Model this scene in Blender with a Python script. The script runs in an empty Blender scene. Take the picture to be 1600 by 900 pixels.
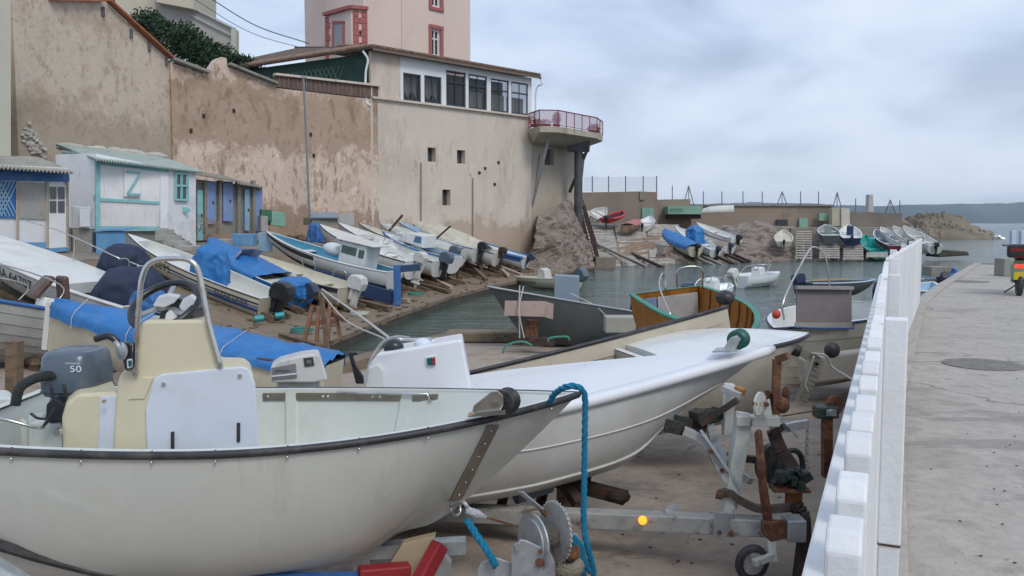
import bpy, math, random
from mathutils import Vector, Matrix, noise as mnoise
random.seed(7)
R = math.radians
SC = bpy.context.scene
COL = SC.collection
# ---------------------------------------------------------------- camera
F = 1333.0; CH = 3.5
PITCH = math.atan((450 - 348) / F)
cam_d = bpy.data.cameras.new('camera'); cam = bpy.data.objects.new('camera', cam_d); COL.objects.link(cam)
cam.location = (0, 0, CH); cam.rotation_euler = (math.pi / 2 - PITCH, 0, 0)
cam_d.lens = 36 * F / 1600; cam_d.clip_start = .05; cam_d.clip_end = 40000
SC.camera = cam
# ---------------------------------------------------------------- sky and light
SUN_EL, SUN_AZ = 46, 150      # azimuth clockwise from +Y: behind the camera, to the right
w = bpy.data.worlds.new('World'); SC.world = w; w.use_nodes = True
nt = w.node_tree; nt.nodes.clear()
def N(t, **k):
    n = nt.nodes.new(t)
    for a, b in k.items(): setattr(n, a, b)
    return n
out = N('ShaderNodeOutputWorld'); bg = N('ShaderNodeBackground'); sky = N('ShaderNodeTexSky')
sky.sky_type = 'NISHITA'; sky.sun_disc = False; sky.sun_elevation = R(SUN_EL); sky.sun_rotation = R(SUN_AZ); sky.dust_density = 2.5
tc = N('ShaderNodeTexCoord'); sep = N('ShaderNodeSeparateXYZ'); nt.links.new(tc.outputs['Generated'], sep.inputs[0])
# project the direction on a cloud layer: xy / (z + k)
ad = N('ShaderNodeMath', operation='ADD'); ad.inputs[1].default_value = .30; nt.links.new(sep.outputs['Z'], ad.inputs[0])
mx = N('ShaderNodeMath', operation='MAXIMUM'); mx.inputs[1].default_value = .05; nt.links.new(ad.outputs[0], mx.inputs[0])
dx = N('ShaderNodeMath', operation='DIVIDE'); dy = N('ShaderNodeMath', operation='DIVIDE')
nt.links.new(sep.outputs['X'], dx.inputs[0]); nt.links.new(mx.outputs[0], dx.inputs[1])
nt.links.new(sep.outputs['Y'], dy.inputs[0]); nt.links.new(mx.outputs[0], dy.inputs[1])
cb = N('ShaderNodeCombineXYZ'); nt.links.new(dx.outputs[0], cb.inputs[0]); nt.links.new(dy.outputs[0], cb.inputs[1])
n1 = N('ShaderNodeTexNoise'); n1.inputs['Scale'].default_value = 1.9; n1.inputs['Detail'].default_value = 8; n1.inputs['Roughness'].default_value = .50
n1.inputs['Distortion'].default_value = .35
nt.links.new(cb.outputs[0], n1.inputs['Vector'])
cr = N('ShaderNodeValToRGB'); e = cr.color_ramp.elements
e[0].position = .36; e[0].color = (2.5, 3.15, 4.25, 1); e[1].position = .68; e[1].color = (4.75, 5.3, 6.2, 1)
m_ = e.new(.5); m_.color = (3.7, 4.45, 5.65, 1)
nt.links.new(n1.outputs['Fac'], cr.inputs['Fac'])
# brighter, warmer belt low over the sea
rg = N('ShaderNodeMapRange'); rg.inputs['From Min'].default_value = .0; rg.inputs['From Max'].default_value = .22
rg.inputs['To Min'].default_value = .5; rg.inputs['To Max'].default_value = 0; nt.links.new(sep.outputs['Z'], rg.inputs['Value'])
mb_ = N('ShaderNodeMix', data_type='RGBA'); mb_.inputs['B'].default_value = (5.7, 6.0, 6.5, 1)
nt.links.new(rg.outputs[0], mb_.inputs['Factor']); nt.links.new(cr.outputs[0], mb_.inputs['A'])
mk = N('ShaderNodeMix', data_type='RGBA'); mk.inputs['Factor'].default_value = .93
nt.links.new(sky.outputs[0], mk.inputs['A']); nt.links.new(mb_.outputs['Result'], mk.inputs['B'])
nt.links.new(mk.outputs['Result'], bg.inputs['Color']); bg.inputs['Strength'].default_value = .12
nt.links.new(bg.outputs[0], out.inputs['Surface'])
sd = bpy.data.lights.new('sun', 'SUN'); sd.energy = 1.1; sd.angle = R(20); sd.color = (1, .95, .88)
sun = bpy.data.objects.new('sun', sd); COL.objects.link(sun)
az = R(SUN_AZ); dv = Vector((math.sin(az) * math.cos(R(SUN_EL)), math.cos(az) * math.cos(R(SUN_EL)), math.sin(R(SUN_EL))))
sun.rotation_euler = dv.to_track_quat('Z', 'Y').to_euler(); sun.location = dv * 60
SC.view_settings.view_transform = 'Standard'; SC.view_settings.look = 'None'; SC.view_settings.exposure = .50; SC.view_settings.gamma = 1
SC.view_settings.use_curve_mapping = False
# ---------------------------------------------------------------- projection helpers
_f = Vector((0, math.cos(PITCH), -math.sin(PITCH))); _u = Vector((0, math.sin(PITCH), math.cos(PITCH))); _r = Vector((1, 0, 0))
def ray(px, py): return _f + _r * ((px - 800) / F) + _u * ((450 - py) / F)
def W(px, py, Y):
    d = ray(px, py); return Vector((0, 0, CH)) + d * (Y / d.y)
def G(px, py, z):
    d = ray(px, py); return Vector((0, 0, CH)) + d * ((z - CH) / d.z)
# ---------------------------------------------------------------- materials
MATS = {}
def mat(name, col, rough=.6, metal=0, var=.12, scale=1.5, bump=.0, bscale=30, dirt=None, damt=0, dscale=2, dstretch=(1, 1, 1), dsharp=.12, spec=.5, dlow=.5, zb=None, cracks=0):
    if name in MATS: return MATS[name]
    m = bpy.data.materials.new(name); MATS[name] = m; m.use_nodes = True
    t = m.node_tree; L = t.links; b = t.nodes['Principled BSDF']
    b.inputs['Roughness'].default_value = rough; b.inputs['Metallic'].default_value = metal; b.inputs['Specular IOR Level'].default_value = spec
    co = t.nodes.new('ShaderNodeTexCoord')
    def nz(sc, det=5, rg=.6, st=None):
        n = t.nodes.new('ShaderNodeTexNoise'); n.inputs['Scale'].default_value = sc; n.inputs['Detail'].default_value = det; n.inputs['Roughness'].default_value = rg
        if st:
            mp = t.nodes.new('ShaderNodeMapping'); mp.inputs['Scale'].default_value = st; L.new(co.outputs['Object'], mp.inputs[0]); L.new(mp.outputs[0], n.inputs['Vector'])
        else: L.new(co.outputs['Object'], n.inputs['Vector'])
        return n
    c = (*col[:3], 1)
    n = nz(scale)
    r = t.nodes.new('ShaderNodeValToRGB'); r.color_ramp.elements[0].position = .3; r.color_ramp.elements[1].position = .7
    r.color_ramp.elements[0].color = (*[max(0, x * (1 - var)) for x in col[:3]], 1); r.color_ramp.elements[1].color = (*[min(1, x * (1 + var)) for x in col[:3]], 1)
    L.new(n.outputs['Fac'], r.inputs[0]); cur = r.outputs[0]
    if dirt is not None:
        ds = dirt if isinstance(dirt, list) else [(dirt, damt, dscale, dstretch, dsharp, dlow)]
        for (dc, da, dsx, dst, dsh, dl) in ds:
            n2 = nz(dsx, 8, .68, dst)
            mr = t.nodes.new('ShaderNodeMapRange'); mr.inputs['From Min'].default_value = dl; mr.inputs['From Max'].default_value = dl + dsh; mr.inputs['To Max'].default_value = da
            L.new(n2.outputs['Fac'], mr.inputs['Value'])
            mm = t.nodes.new('ShaderNodeMix'); mm.data_type = 'RGBA'; mm.inputs['B'].default_value = (*dc, 1)
            L.new(mr.outputs[0], mm.inputs['Factor']); L.new(cur, mm.inputs['A']); cur = mm.outputs['Result']
    if cracks:
        nn = nz(1.3, 4); va = t.nodes.new('ShaderNodeVectorMath'); va.operation = 'SCALE'; va.inputs['Scale'].default_value = 1.1; L.new(nn.outputs['Color'], va.inputs[0]); vb = t.nodes.new('ShaderNodeVectorMath'); L.new(va.outputs[0], vb.inputs[0]); L.new(co.outputs['Object'], vb.inputs[1])
        vo = t.nodes.new('ShaderNodeTexVoronoi'); vo.feature = 'DISTANCE_TO_EDGE'; vo.inputs['Scale'].default_value = cracks; L.new(vb.outputs[0], vo.inputs['Vector'])
        mr = t.nodes.new('ShaderNodeMapRange'); mr.inputs['From Min'].default_value = .0; mr.inputs['From Max'].default_value = .010; mr.inputs['To Min'].default_value = .75; mr.inputs['To Max'].default_value = 0; L.new(vo.outputs['Distance'], mr.inputs['Value'])
        n7 = nz(.5, 2); m7 = t.nodes.new('ShaderNodeMapRange'); m7.inputs['From Min'].default_value = .45; m7.inputs['From Max'].default_value = .6; L.new(n7.outputs['Fac'], m7.inputs['Value']); mu = t.nodes.new('ShaderNodeMath'); mu.operation = 'MULTIPLY'; L.new(mr.outputs[0], mu.inputs[0]); L.new(m7.outputs[0], mu.inputs[1])
        mm = t.nodes.new('ShaderNodeMix'); mm.data_type = 'RGBA'; mm.inputs['B'].default_value = (*[x * .25 for x in col[:3]], 1); L.new(mu.outputs[0], mm.inputs['Factor']); L.new(cur, mm.inputs['A']); cur = mm.outputs['Result']
    for (zc, z0_, z1_, zf_, za) in (zb or []):      # soft horizontal band of another colour, its edges broken up by noise
        sp_ = t.nodes.new('ShaderNodeSeparateXYZ'); L.new(co.outputs['Object'], sp_.inputs[0]); nb = nz(1.3, 12, .82); nb2 = nz(.16, 3)
        a1 = t.nodes.new('ShaderNodeMath'); a1.operation = 'MULTIPLY_ADD'; a1.inputs[1].default_value = 6.0; L.new(nb.outputs['Fac'], a1.inputs[0]); L.new(sp_.outputs['Z'], a1.inputs[2])
        a2 = t.nodes.new('ShaderNodeMath'); a2.operation = 'MULTIPLY_ADD'; a2.inputs[1].default_value = 4.0; L.new(nb2.outputs['Fac'], a2.inputs[0]); L.new(a1.outputs[0], a2.inputs[2])
        u1 = t.nodes.new('ShaderNodeMapRange'); u1.inputs['From Min'].default_value = z0_ + 5.0; u1.inputs['From Max'].default_value = z0_ + 5.0 + zf_; L.new(a2.outputs[0], u1.inputs['Value'])
        u2 = t.nodes.new('ShaderNodeMapRange'); u2.inputs['From Min'].default_value = z1_ + 5.0; u2.inputs['From Max'].default_value = z1_ + 5.0 - zf_; u2.inputs['To Max'].default_value = za; L.new(a2.outputs[0], u2.inputs['Value'])
        mu = t.nodes.new('ShaderNodeMath'); mu.operation = 'MULTIPLY'; L.new(u1.outputs[0], mu.inputs[0]); L.new(u2.outputs[0], mu.inputs[1])
        mm = t.nodes.new('ShaderNodeMix'); mm.data_type = 'RGBA'; mm.inputs['B'].default_value = (*zc, 1); L.new(mu.outputs[0], mm.inputs['Factor']); L.new(cur, mm.inputs['A']); cur = mm.outputs['Result']
    L.new(cur, b.inputs['Base Color'])
    if bump:
        n3 = nz(bscale, 6); bp = t.nodes.new('ShaderNodeBump'); bp.inputs['Strength'].default_value = bump; bp.inputs['Distance'].default_value = .05
        L.new(n3.outputs['Fac'], bp.inputs['Height']); L.new(bp.outputs[0], b.inputs['Normal'])
    n4 = nz(scale * 4); mr = t.nodes.new('ShaderNodeMapRange'); mr.inputs['To Min'].default_value = max(0, rough - .1); mr.inputs['To Max'].default_value = min(1, rough + .12)
    L.new(n4.outputs['Fac'], mr.inputs['Value']); L.new(mr.outputs[0], b.inputs['Roughness'])
    return m
rust = (.16, .055, .025)
def gel(name, col, rough=.22, amt=.45):   # painted or gelcoat hull, grimy
    return mat(name, col, rough, var=.05, scale=2, dirt=[((.30, .27, .21), amt, 1.6, (1, 1, .5), .35, .5), ((.12, .10, .075), .35, 9, (1, 1, .3), .1, .66)])
white = gel('white_gelcoat', (.70, .71, .69)); cream = gel('cream_gelcoat', (.55, .51, .40)); dull_white = gel('weathered_white_paint', (.62, .62, .58), .45, .6)
main_hull_m = mat('cream_white_hull', (.505, .505, .46), .16, var=.04, scale=1.1, dirt=[((.36, .35, .29), .45, 1.2, (1, 1, 1), .3, .5), ((.40, .38, .31), .5, 3.5, (2, 2, .15), .12, .56), ((.22, .21, .18), .4, 14, (.12, 1, 1.6), .03, .67)], spec=.6)
main_in = mat('pale_green_white_liner', (.60, .625, .595), .4, var=.05, scale=2, dirt=(.35, .33, .27), damt=.35, dscale=3, dsharp=.3)
console_cream = mat('cream_console_gelcoat', (.64, .58, .41), .38, var=.04, scale=3, dirt=(.42, .37, .25), damt=.3, dscale=4, dsharp=.3, bump=.02, bscale=60)
white_plastic = mat('bluish_white_plastic', (.62, .66, .74), .4, var=.04, dirt=(.4, .4, .4), damt=.25, dscale=5, dsharp=.2)
rubber = mat('black_rubber', (.028, .028, .032), .5, var=.3, scale=6, dirt=(.12, .11, .10), damt=.4, dscale=8)
dark = mat('dark_grime', (.02, .02, .02), .7)
steel = mat('stainless_steel', (.62, .60, .57), .22, 1, var=.08, scale=12, dirt=(.25, .2, .15), damt=.25, dscale=14)
steel_dull = mat('dull_stainless_plate', (.33, .30, .26), .38, .85, var=.12, scale=8, dirt=(.16, .12, .08), damt=.3, dscale=10)
galv = mat('galvanised_steel', (.40, .42, .43), .45, .55, var=.2, scale=9, dirt=[((.52, .54, .55), .5, 14, (1, 1, 1), .1, .5), (rust, .7, 5, (1, 1, 1), .06, .64)], bump=.05)
galv_rusty = mat('rusting_galvanised_steel', (.42, .42, .40), .55, .3, var=.2, scale=7, dirt=[(rust, .9, 4, (1, 1, 1), .08, .55)], bump=.1)
rusty = mat('rusty_iron', (.12, .05, .03), .85, .1, var=.5, scale=9, dirt=(.30, .14, .05), damt=.6, dscale=12, bump=.3)
dark_rust = mat('blackened_iron', (.05, .035, .03), .8, .2, var=.5, scale=9, dirt=(.16, .06, .03), damt=.5, dscale=8, bump=.3)
white_iron = mat('white_painted_iron_with_rust', (.55, .55, .50), .5, var=.1, scale=5, dirt=[(rust, .9, 7, (1, 1, .5), .06, .58)], bump=.05)
motor_grey = mat('blue_grey_cowl', (.085, .115, .15), .25, var=.08, scale=4, spec=.6)
motor_black = mat('black_cowl', (.018, .02, .024), .3, var=.3)
motor_navy = mat('navy_cowl', (.035, .05, .09), .3, var=.15)
motor_white = mat('white_cowl', (.62, .62, .60), .3, var=.06, dirt=(.3, .27, .22), damt=.4, dscale=5)
chrome = mat('chrome', (.7, .7, .7), .1, 1, var=.03)
wood = mat('weathered_timber', (.17, .115, .07), .8, var=.35, scale=6, dirt=(.07, .05, .035), damt=.6, dscale=4, dstretch=(1, 1, 6), bump=.3)
grey_wood = mat('grey_weathered_timber', (.30, .27, .23), .85, var=.3, scale=5, dirt=(.12, .10, .08), damt=.6, dscale=5, bump=.3)
ply = mat('pale_plywood', (.42, .33, .22), .7, var=.1)
red_p = mat('faded_red_vinyl', (.27, .02, .025), .5, var=.2, scale=5)
blue_tarp = mat('blue_tarpaulin', (.02, .155, .42), .42, var=.15, scale=3, bump=.6, bscale=3.2, dirt=(.10, .22, .42), damt=.35, dscale=2.5, dsharp=.3)
navy_tarp = mat('navy_cover', (.015, .025, .06), .7, var=.2, bump=.3, bscale=6)
cream_tarp = mat('cream_canvas_cover', (.50, .47, .38), .8, var=.1, bump=.3, bscale=5, dirt=(.3, .27, .2), damt=.5, dscale=2)
blue_paint = mat('sky_blue_paint', (.10, .28, .50), .55, var=.1, scale=3, dirt=(.28, .34, .38), damt=.4, dscale=4)
deep_blue = mat('deep_blue_paint', (.03, .13, .36), .5, var=.12, dirt=(.15, .2, .28), damt=.4, dscale=5)
lt_blue = mat('light_blue_paint', (.25, .42, .58), .6, var=.1, scale=2, dirt=(.4, .42, .42), damt=.4, dscale=4)
lilac_blue = mat('periwinkle_blue_paint', (.20, .29, .52), .6, var=.1, dirt=(.3, .33, .4), damt=.4, dscale=4)
turq = mat('turquoise_paint', (.22, .50, .52), .6, var=.12, scale=4, dirt=(.45, .5, .48), damt=.5, dscale=6)
teal_hull = mat('teal_gelcoat', (.03, .38, .33), .3, var=.1)
red_hull = mat('dark_red_antifouling', (.13, .02, .02), .6, var=.2)
red_boat_m = mat('red_plastic', (.35, .02, .03), .35, var=.15)
navy_paint = mat('navy_stripe', (.02, .03, .09), .4)
dark_teal = mat('dark_teal_interior', (.02, .11, .15), .5, var=.2)
teal_in = mat('teal_blue_interior', (.06, .25, .36), .5, var=.15)
green_rim = mat('green_gunwale_paint', (.04, .24, .17), .45, var=.15)
ochre = mat('orange_brown_varnish', (.32, .13, .012), .4, var=.2, scale=5, dirt=(.15, .06, .01), damt=.5, dscale=6)
grey_hull = mat('grey_hull_paint', (.075, .085, .088), .5, var=.15, dirt=(.05, .05, .045), damt=.5, dscale=2, dsharp=.3)
grey_box_m = mat('blue_grey_board', (.22, .28, .34), .6, var=.06)
pinkboard = mat('faded_pink_board', (.42, .32, .28), .7, var=.08, dirt=(.25, .18, .15), damt=.4, dscale=4)
greymat = mat('grey_textile_panel', (.20, .18, .18), .85, var=.12, scale=5, bump=.2, bscale=50, dirt=(.12, .11, .11), damt=.4, dscale=2, dsharp=.3)
fence_w = mat('white_fence_paint', (.78, .78, .785), .5, var=.04, scale=2, bump=.12, bscale=25, dirt=[((.52, .52, .49), .5, 5, (1, 1, .35), .2, .55), ((.40, .27, .16), .6, 14, (1, 1, .4), .04, .70), ((.42, .42, .40), .7, 30, (1, 1, .6), .03, .69)])
def vary(m, lo):      # each separate piece a little lighter or darker, as repainted pieces are
    t = m.node_tree; b = t.nodes['Principled BSDF']; src = b.inputs['Base Color'].links[0].from_socket; oi = t.nodes.new('ShaderNodeObjectInfo'); mr = t.nodes.new('ShaderNodeMapRange'); mr.inputs['To Min'].default_value = lo; t.links.new(oi.outputs['Random'], mr.inputs['Value'])
    v = t.nodes.new('ShaderNodeVectorMath'); v.operation = 'SCALE'; t.links.new(src, v.inputs[0]); t.links.new(mr.outputs[0], v.inputs['Scale']); t.links.new(v.outputs[0], b.inputs['Base Color'])
vary(fence_w, .84)
def concrete(name, col, sc=.35, dk=.5):
    return mat(name, col, .85, cracks=.28, var=.14, scale=sc * 30, bump=.32, bscale=28, dirt=[(tuple(x * .45 for x in col), dk, sc * 2.2, (1, 1, 1), .16, .52), (tuple(x * .55 for x in col), .55, sc * 9, (1, 1, 1), .10, .56), (tuple(x * .5 for x in col), .5, sc * 3, (.35, 1.6, 1), .04, .60), (tuple(x * .3 for x in col), .6, sc * 26, (1, 1, 1), .05, .66), (tuple(min(1, x * 1.35) for x in col), .4, sc * 5, (1, 1, 1), .2, .55)])
pier_m = concrete('pier_concrete', (.40, .365, .325)); slip_m = concrete('slip_concrete', (.345, .28, .225), .3, .85)
shore_m = concrete('brown_slip_concrete', (.21, .16, .11), .6, .75); terrace_m = concrete('terrace_concrete', (.25, .225, .19), .5, .6)
quay_dark = mat('wet_algae_concrete', (.055, .05, .035), .6, var=.4, scale=3, bump=.5, bscale=8)
block_m = concrete('concrete_block', (.26, .25, .22), .9, .5)
wall_w = (1, 1, .35)
gable_m = mat('old_beige_render', (.60, .50, .405), .9, var=.08, scale=.5, bump=.5, bscale=9, dirt=[((.38, .285, .195), .7, .35, (1, 1, 1), .12, .50), ((.34, .26, .18), .65, 1.5, (1, 1, .8), .10, .54), ((.26, .20, .14), .6, 4.5, (1, 1, .8), .06, .58), ((.60, .53, .43), .6, 2.2, (1, 1, 1), .08, .57)], zb=[((.30, .235, .165), 1.5, 6.2, .9, .5)])
stain_m = mat('stained_pink_render', (.62, .485, .40), .9, var=.10, scale=.8, bump=.5, bscale=7, dirt=[((.42, .31, .225), .75, .5, (1, 1, .9), .12, .50), ((.22, .14, .085), .7, 1.3, (1, 1, .38), .07, .56), ((.26, .17, .10), .6, 3.5, (1, 1, .6), .05, .57), ((.72, .62, .53), .7, 1.7, (1, 1, .8), .03, .60)], zb=[((.27, .17, .10), 4.6, 8.4, .5, .6), ((.24, .155, .095), -3, 1.9, .6, .7)])

build_m = mat('pale_pink_grey_render', (.60, .525, .455), .9, var=.06, scale=.6, bump=.3, bscale=7, dirt=[((.44, .345, .265), .7, .35, (1, 1, .45), .18, .50), ((.34, .27, .21), .6, 1.3, (1, 1, .25), .10, .57), ((.22, .16, .11), .85, 2.5, (1, 1, .6), .04, .655), ((.70, .62, .54), .6, 1.1, (1, 1, .6), .12, .57)], zb=[((.36, .26, .18), -3, 1.3, .6, .6)])
base_brown = mat('brown_masonry_base', (.25, .17, .11), .95, var=.3, scale=3, bump=.8, bscale=5, dirt=(.10, .07, .045), damt=.7, dscale=2)
cream_wall = mat('pale_cream_render', (.50, .48, .40), .85, var=.05, scale=.5, dirt=(.36, .33, .27), damt=.3, dscale=.6, dsharp=.3)
pink_w = mat('pale_pink_render', (.66, .53, .465), .85, var=.04, scale=.4, bump=.1, dirt=(.42, .32, .28), damt=.35, dscale=.5, dstretch=(1, 1, .3), dsharp=.25)
brick_red = mat('red_quoin_paint', (.36, .11, .105), .8, var=.12, scale=4)
tile_m = mat('terracotta_roof_tiles', (.24, .15, .105), .85, var=.35, scale=3, dirt=(.10, .08, .06), damt=.6, dscale=2)
para_m = mat('brown_parapet_tiles', (.13, .085, .07), .8, var=.3, scale=2)
frame_w = mat('white_window_frame', (.72, .73, .75), .5, var=.03)
frame_d = mat('dark_window_frame', (.03, .035, .045), .5)
glass_d = mat('window_glass', (.05, .055, .06), .06, var=.3, scale=.6, spec=.8)
curtain = mat('net_curtain', (.50, .50, .50), .9, var=.1)
green_d = mat('dark_green_woodwork', (.012, .05, .035), .7, var=.3)
maroon = mat('maroon_railing_paint', (.20, .02, .04), .5, var=.15)
geran = mat('red_geranium_flowers', (.30, .02, .025), .8, var=.4, scale=9)
rock_m = mat('coastal_limestone', (.235, .19, .16), .95, var=.25, scale=1.5, bump=1.0, bscale=2.2, dirt=[((.09, .065, .05), .85, 1.1, (1, 1, 2.5), .10, .50), ((.06, .045, .035), .8, 5, (1, 1, 1.5), .08, .56), ((.42, .37, .32), .6, 1.6, (1, 1, 1), .08, .6)])
isle_m = mat('island_rock', (.20, .165, .125), .9, var=.3, scale=.08, bump=1.0, bscale=.6, dirt=[((.09, .075, .055), .7, .14, (1, 1, 3), .1, .52), ((.22, .18, .13), .5, .1, (1, 1, 2), .1, .6)])
seawall_m = mat('brown_breakwater_render', (.27, .215, .17), .9, var=.15, scale=.3, bump=.4, bscale=4, dirt=[((.15, .12, .095), .6, .15, (1, 1, 1), .1, .5), ((.30, .25, .2), .4, .5, (1, 1, .5), .15, .6)])
hill_m = mat('far_hill_scrub', (.035, .055, .055), .95, var=.4, scale=.001, dirt=(.10, .11, .10), damt=.6, dscale=.0016, dsharp=.1)
corr_m = mat('corrugated_fibre_cement', (.36, .34, .29), .85, var=.2, scale=2, dirt=[((.20, .18, .14), .6, 1.5, (1, 1, 1), .2, .5)])
corr_t = mat('painted_corrugated_roof', (.38, .45, .42), .75, var=.2, scale=2, dirt=[((.45, .42, .36), .7, 1.0, (1, 1, 1), .2, .5)])
shed_w = mat('peeling_white_boards', (.80, .79, .79), .7, var=.06, scale=2, dirt=[((.30, .25, .20), .7, 3, (3, 3, .3), .05, .62), ((.42, .44, .5), .4, 1, (1, 1, 1), .2, .5)])
shed_in = mat('cream_grey_panel', (.33, .33, .31), .7, var=.1, dirt=(.2, .19, .17), damt=.4, dscale=2)
leaf_m = mat('dark_pine_foliage', (.018, .045, .018), .8, var=.5, scale=1.2)
bark_m = mat('bark', (.08, .055, .04), .95, var=.3)
rope_w = mat('pale_rope', (.50, .48, .44), .9, var=.1)
rope_b = mat('turquoise_blue_rope', (.01, .29, .52), .75, var=.2, scale=60, bump=.8, bscale=140)
rope_g = mat('green_line', (.05, .22, .20), .9)
mint = mat('mint_green_paint', (.20, .38, .29), .65, var=.15, dirt=(.3, .33, .28), damt=.4, dscale=3)
black_txt = mat('black_lettering', (.02, .02, .025), .5)
white_txt = mat('white_lettering', (.75, .76, .78), .5)
blue_txt = mat('blue_decal', (.03, .10, .30), .4)
buoy_m = mat('orange_red_float', (.50, .06, .03), .5, var=.1)
scoot_g = mat('pale_green_scooter_paint', (.22, .36, .22), .3, var=.05)
yellow_p = mat('yellow_number_plate', (.70, .50, .02), .5)
seat_br = mat('brown_vinyl', (.10, .055, .045), .5, var=.2)
screen_m = mat('tinted_screen', (.30, .28, .33), .15, var=.2, spec=.8)
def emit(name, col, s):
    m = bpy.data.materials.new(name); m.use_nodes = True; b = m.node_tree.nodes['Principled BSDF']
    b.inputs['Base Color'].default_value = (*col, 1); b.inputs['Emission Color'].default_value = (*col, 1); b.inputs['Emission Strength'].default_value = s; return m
amber_glow = emit('glowing_amber_reflector', (1, .40, .03), .9); tail_red = emit('lit_red_tail_lamp', (.9, .04, .02), 1.2)  # the amber one is for a reflector, its bright glint put in as emission
def see_through(name, col, alpha, rough=.1):
    m = mat(name, col, rough, var=.05); m.node_tree.nodes['Principled BSDF'].inputs['Alpha'].default_value = alpha; return m
perspex = see_through('clear_perspex', (.55, .58, .60), .35); mesh_fence = see_through('wire_mesh', (.35, .37, .4), .22, .6); rail_glass = see_through('pink_tinted_railing_panel', (.42, .28, .33), .6, .3)
# water
def water_mat():
    m = bpy.data.materials.new('sea_water'); m.use_nodes = True; t = m.node_tree; L = t.links; b = t.nodes['Principled BSDF']
    b.inputs['Roughness'].default_value = .07; b.inputs['IOR'].default_value = 1.33
    g = t.nodes.new('ShaderNodeNewGeometry')
    n = t.nodes.new('ShaderNodeTexNoise'); n.inputs['Scale'].default_value = .06; n.inputs['Detail'].default_value = 4; L.new(g.outputs['Position'], n.inputs['Vector'])
    r = t.nodes.new('ShaderNodeValToRGB'); r.color_ramp.elements[0].position = .35; r.color_ramp.elements[1].position = .65
    r.color_ramp.elements[0].color = (.060, .075, .055, 1); r.color_ramp.elements[1].color = (.055, .105, .088, 1); L.new(n.outputs['Fac'], r.inputs[0]); L.new(r.outputs[0], b.inputs['Base Color'])
    prev = None
    for sc, st, d in ((1.4, .55, .30), (5, .45, .08), (.22, .45, .6)):
        mp = t.nodes.new('ShaderNodeMapping'); mp.inputs['Scale'].default_value = (.55, 1.6, 1); mp.inputs['Rotation'].default_value = (0, 0, .25); L.new(g.outputs['Position'], mp.inputs[0])
        nn = t.nodes.new('ShaderNodeTexNoise'); nn.inputs['Scale'].default_value = sc; nn.inputs['Detail'].default_value = 3; L.new(mp.outputs[0], nn.inputs['Vector'])
        bp = t.nodes.new('ShaderNodeBump'); bp.inputs['Strength'].default_value = st; bp.inputs['Distance'].default_value = d; L.new(nn.outputs['Fac'], bp.inputs['Height'])
        if prev: L.new(prev.outputs[0], bp.inputs['Normal'])
        prev = bp
    L.new(prev.outputs[0], b.inputs['Normal']); return m
water = water_mat()
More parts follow.
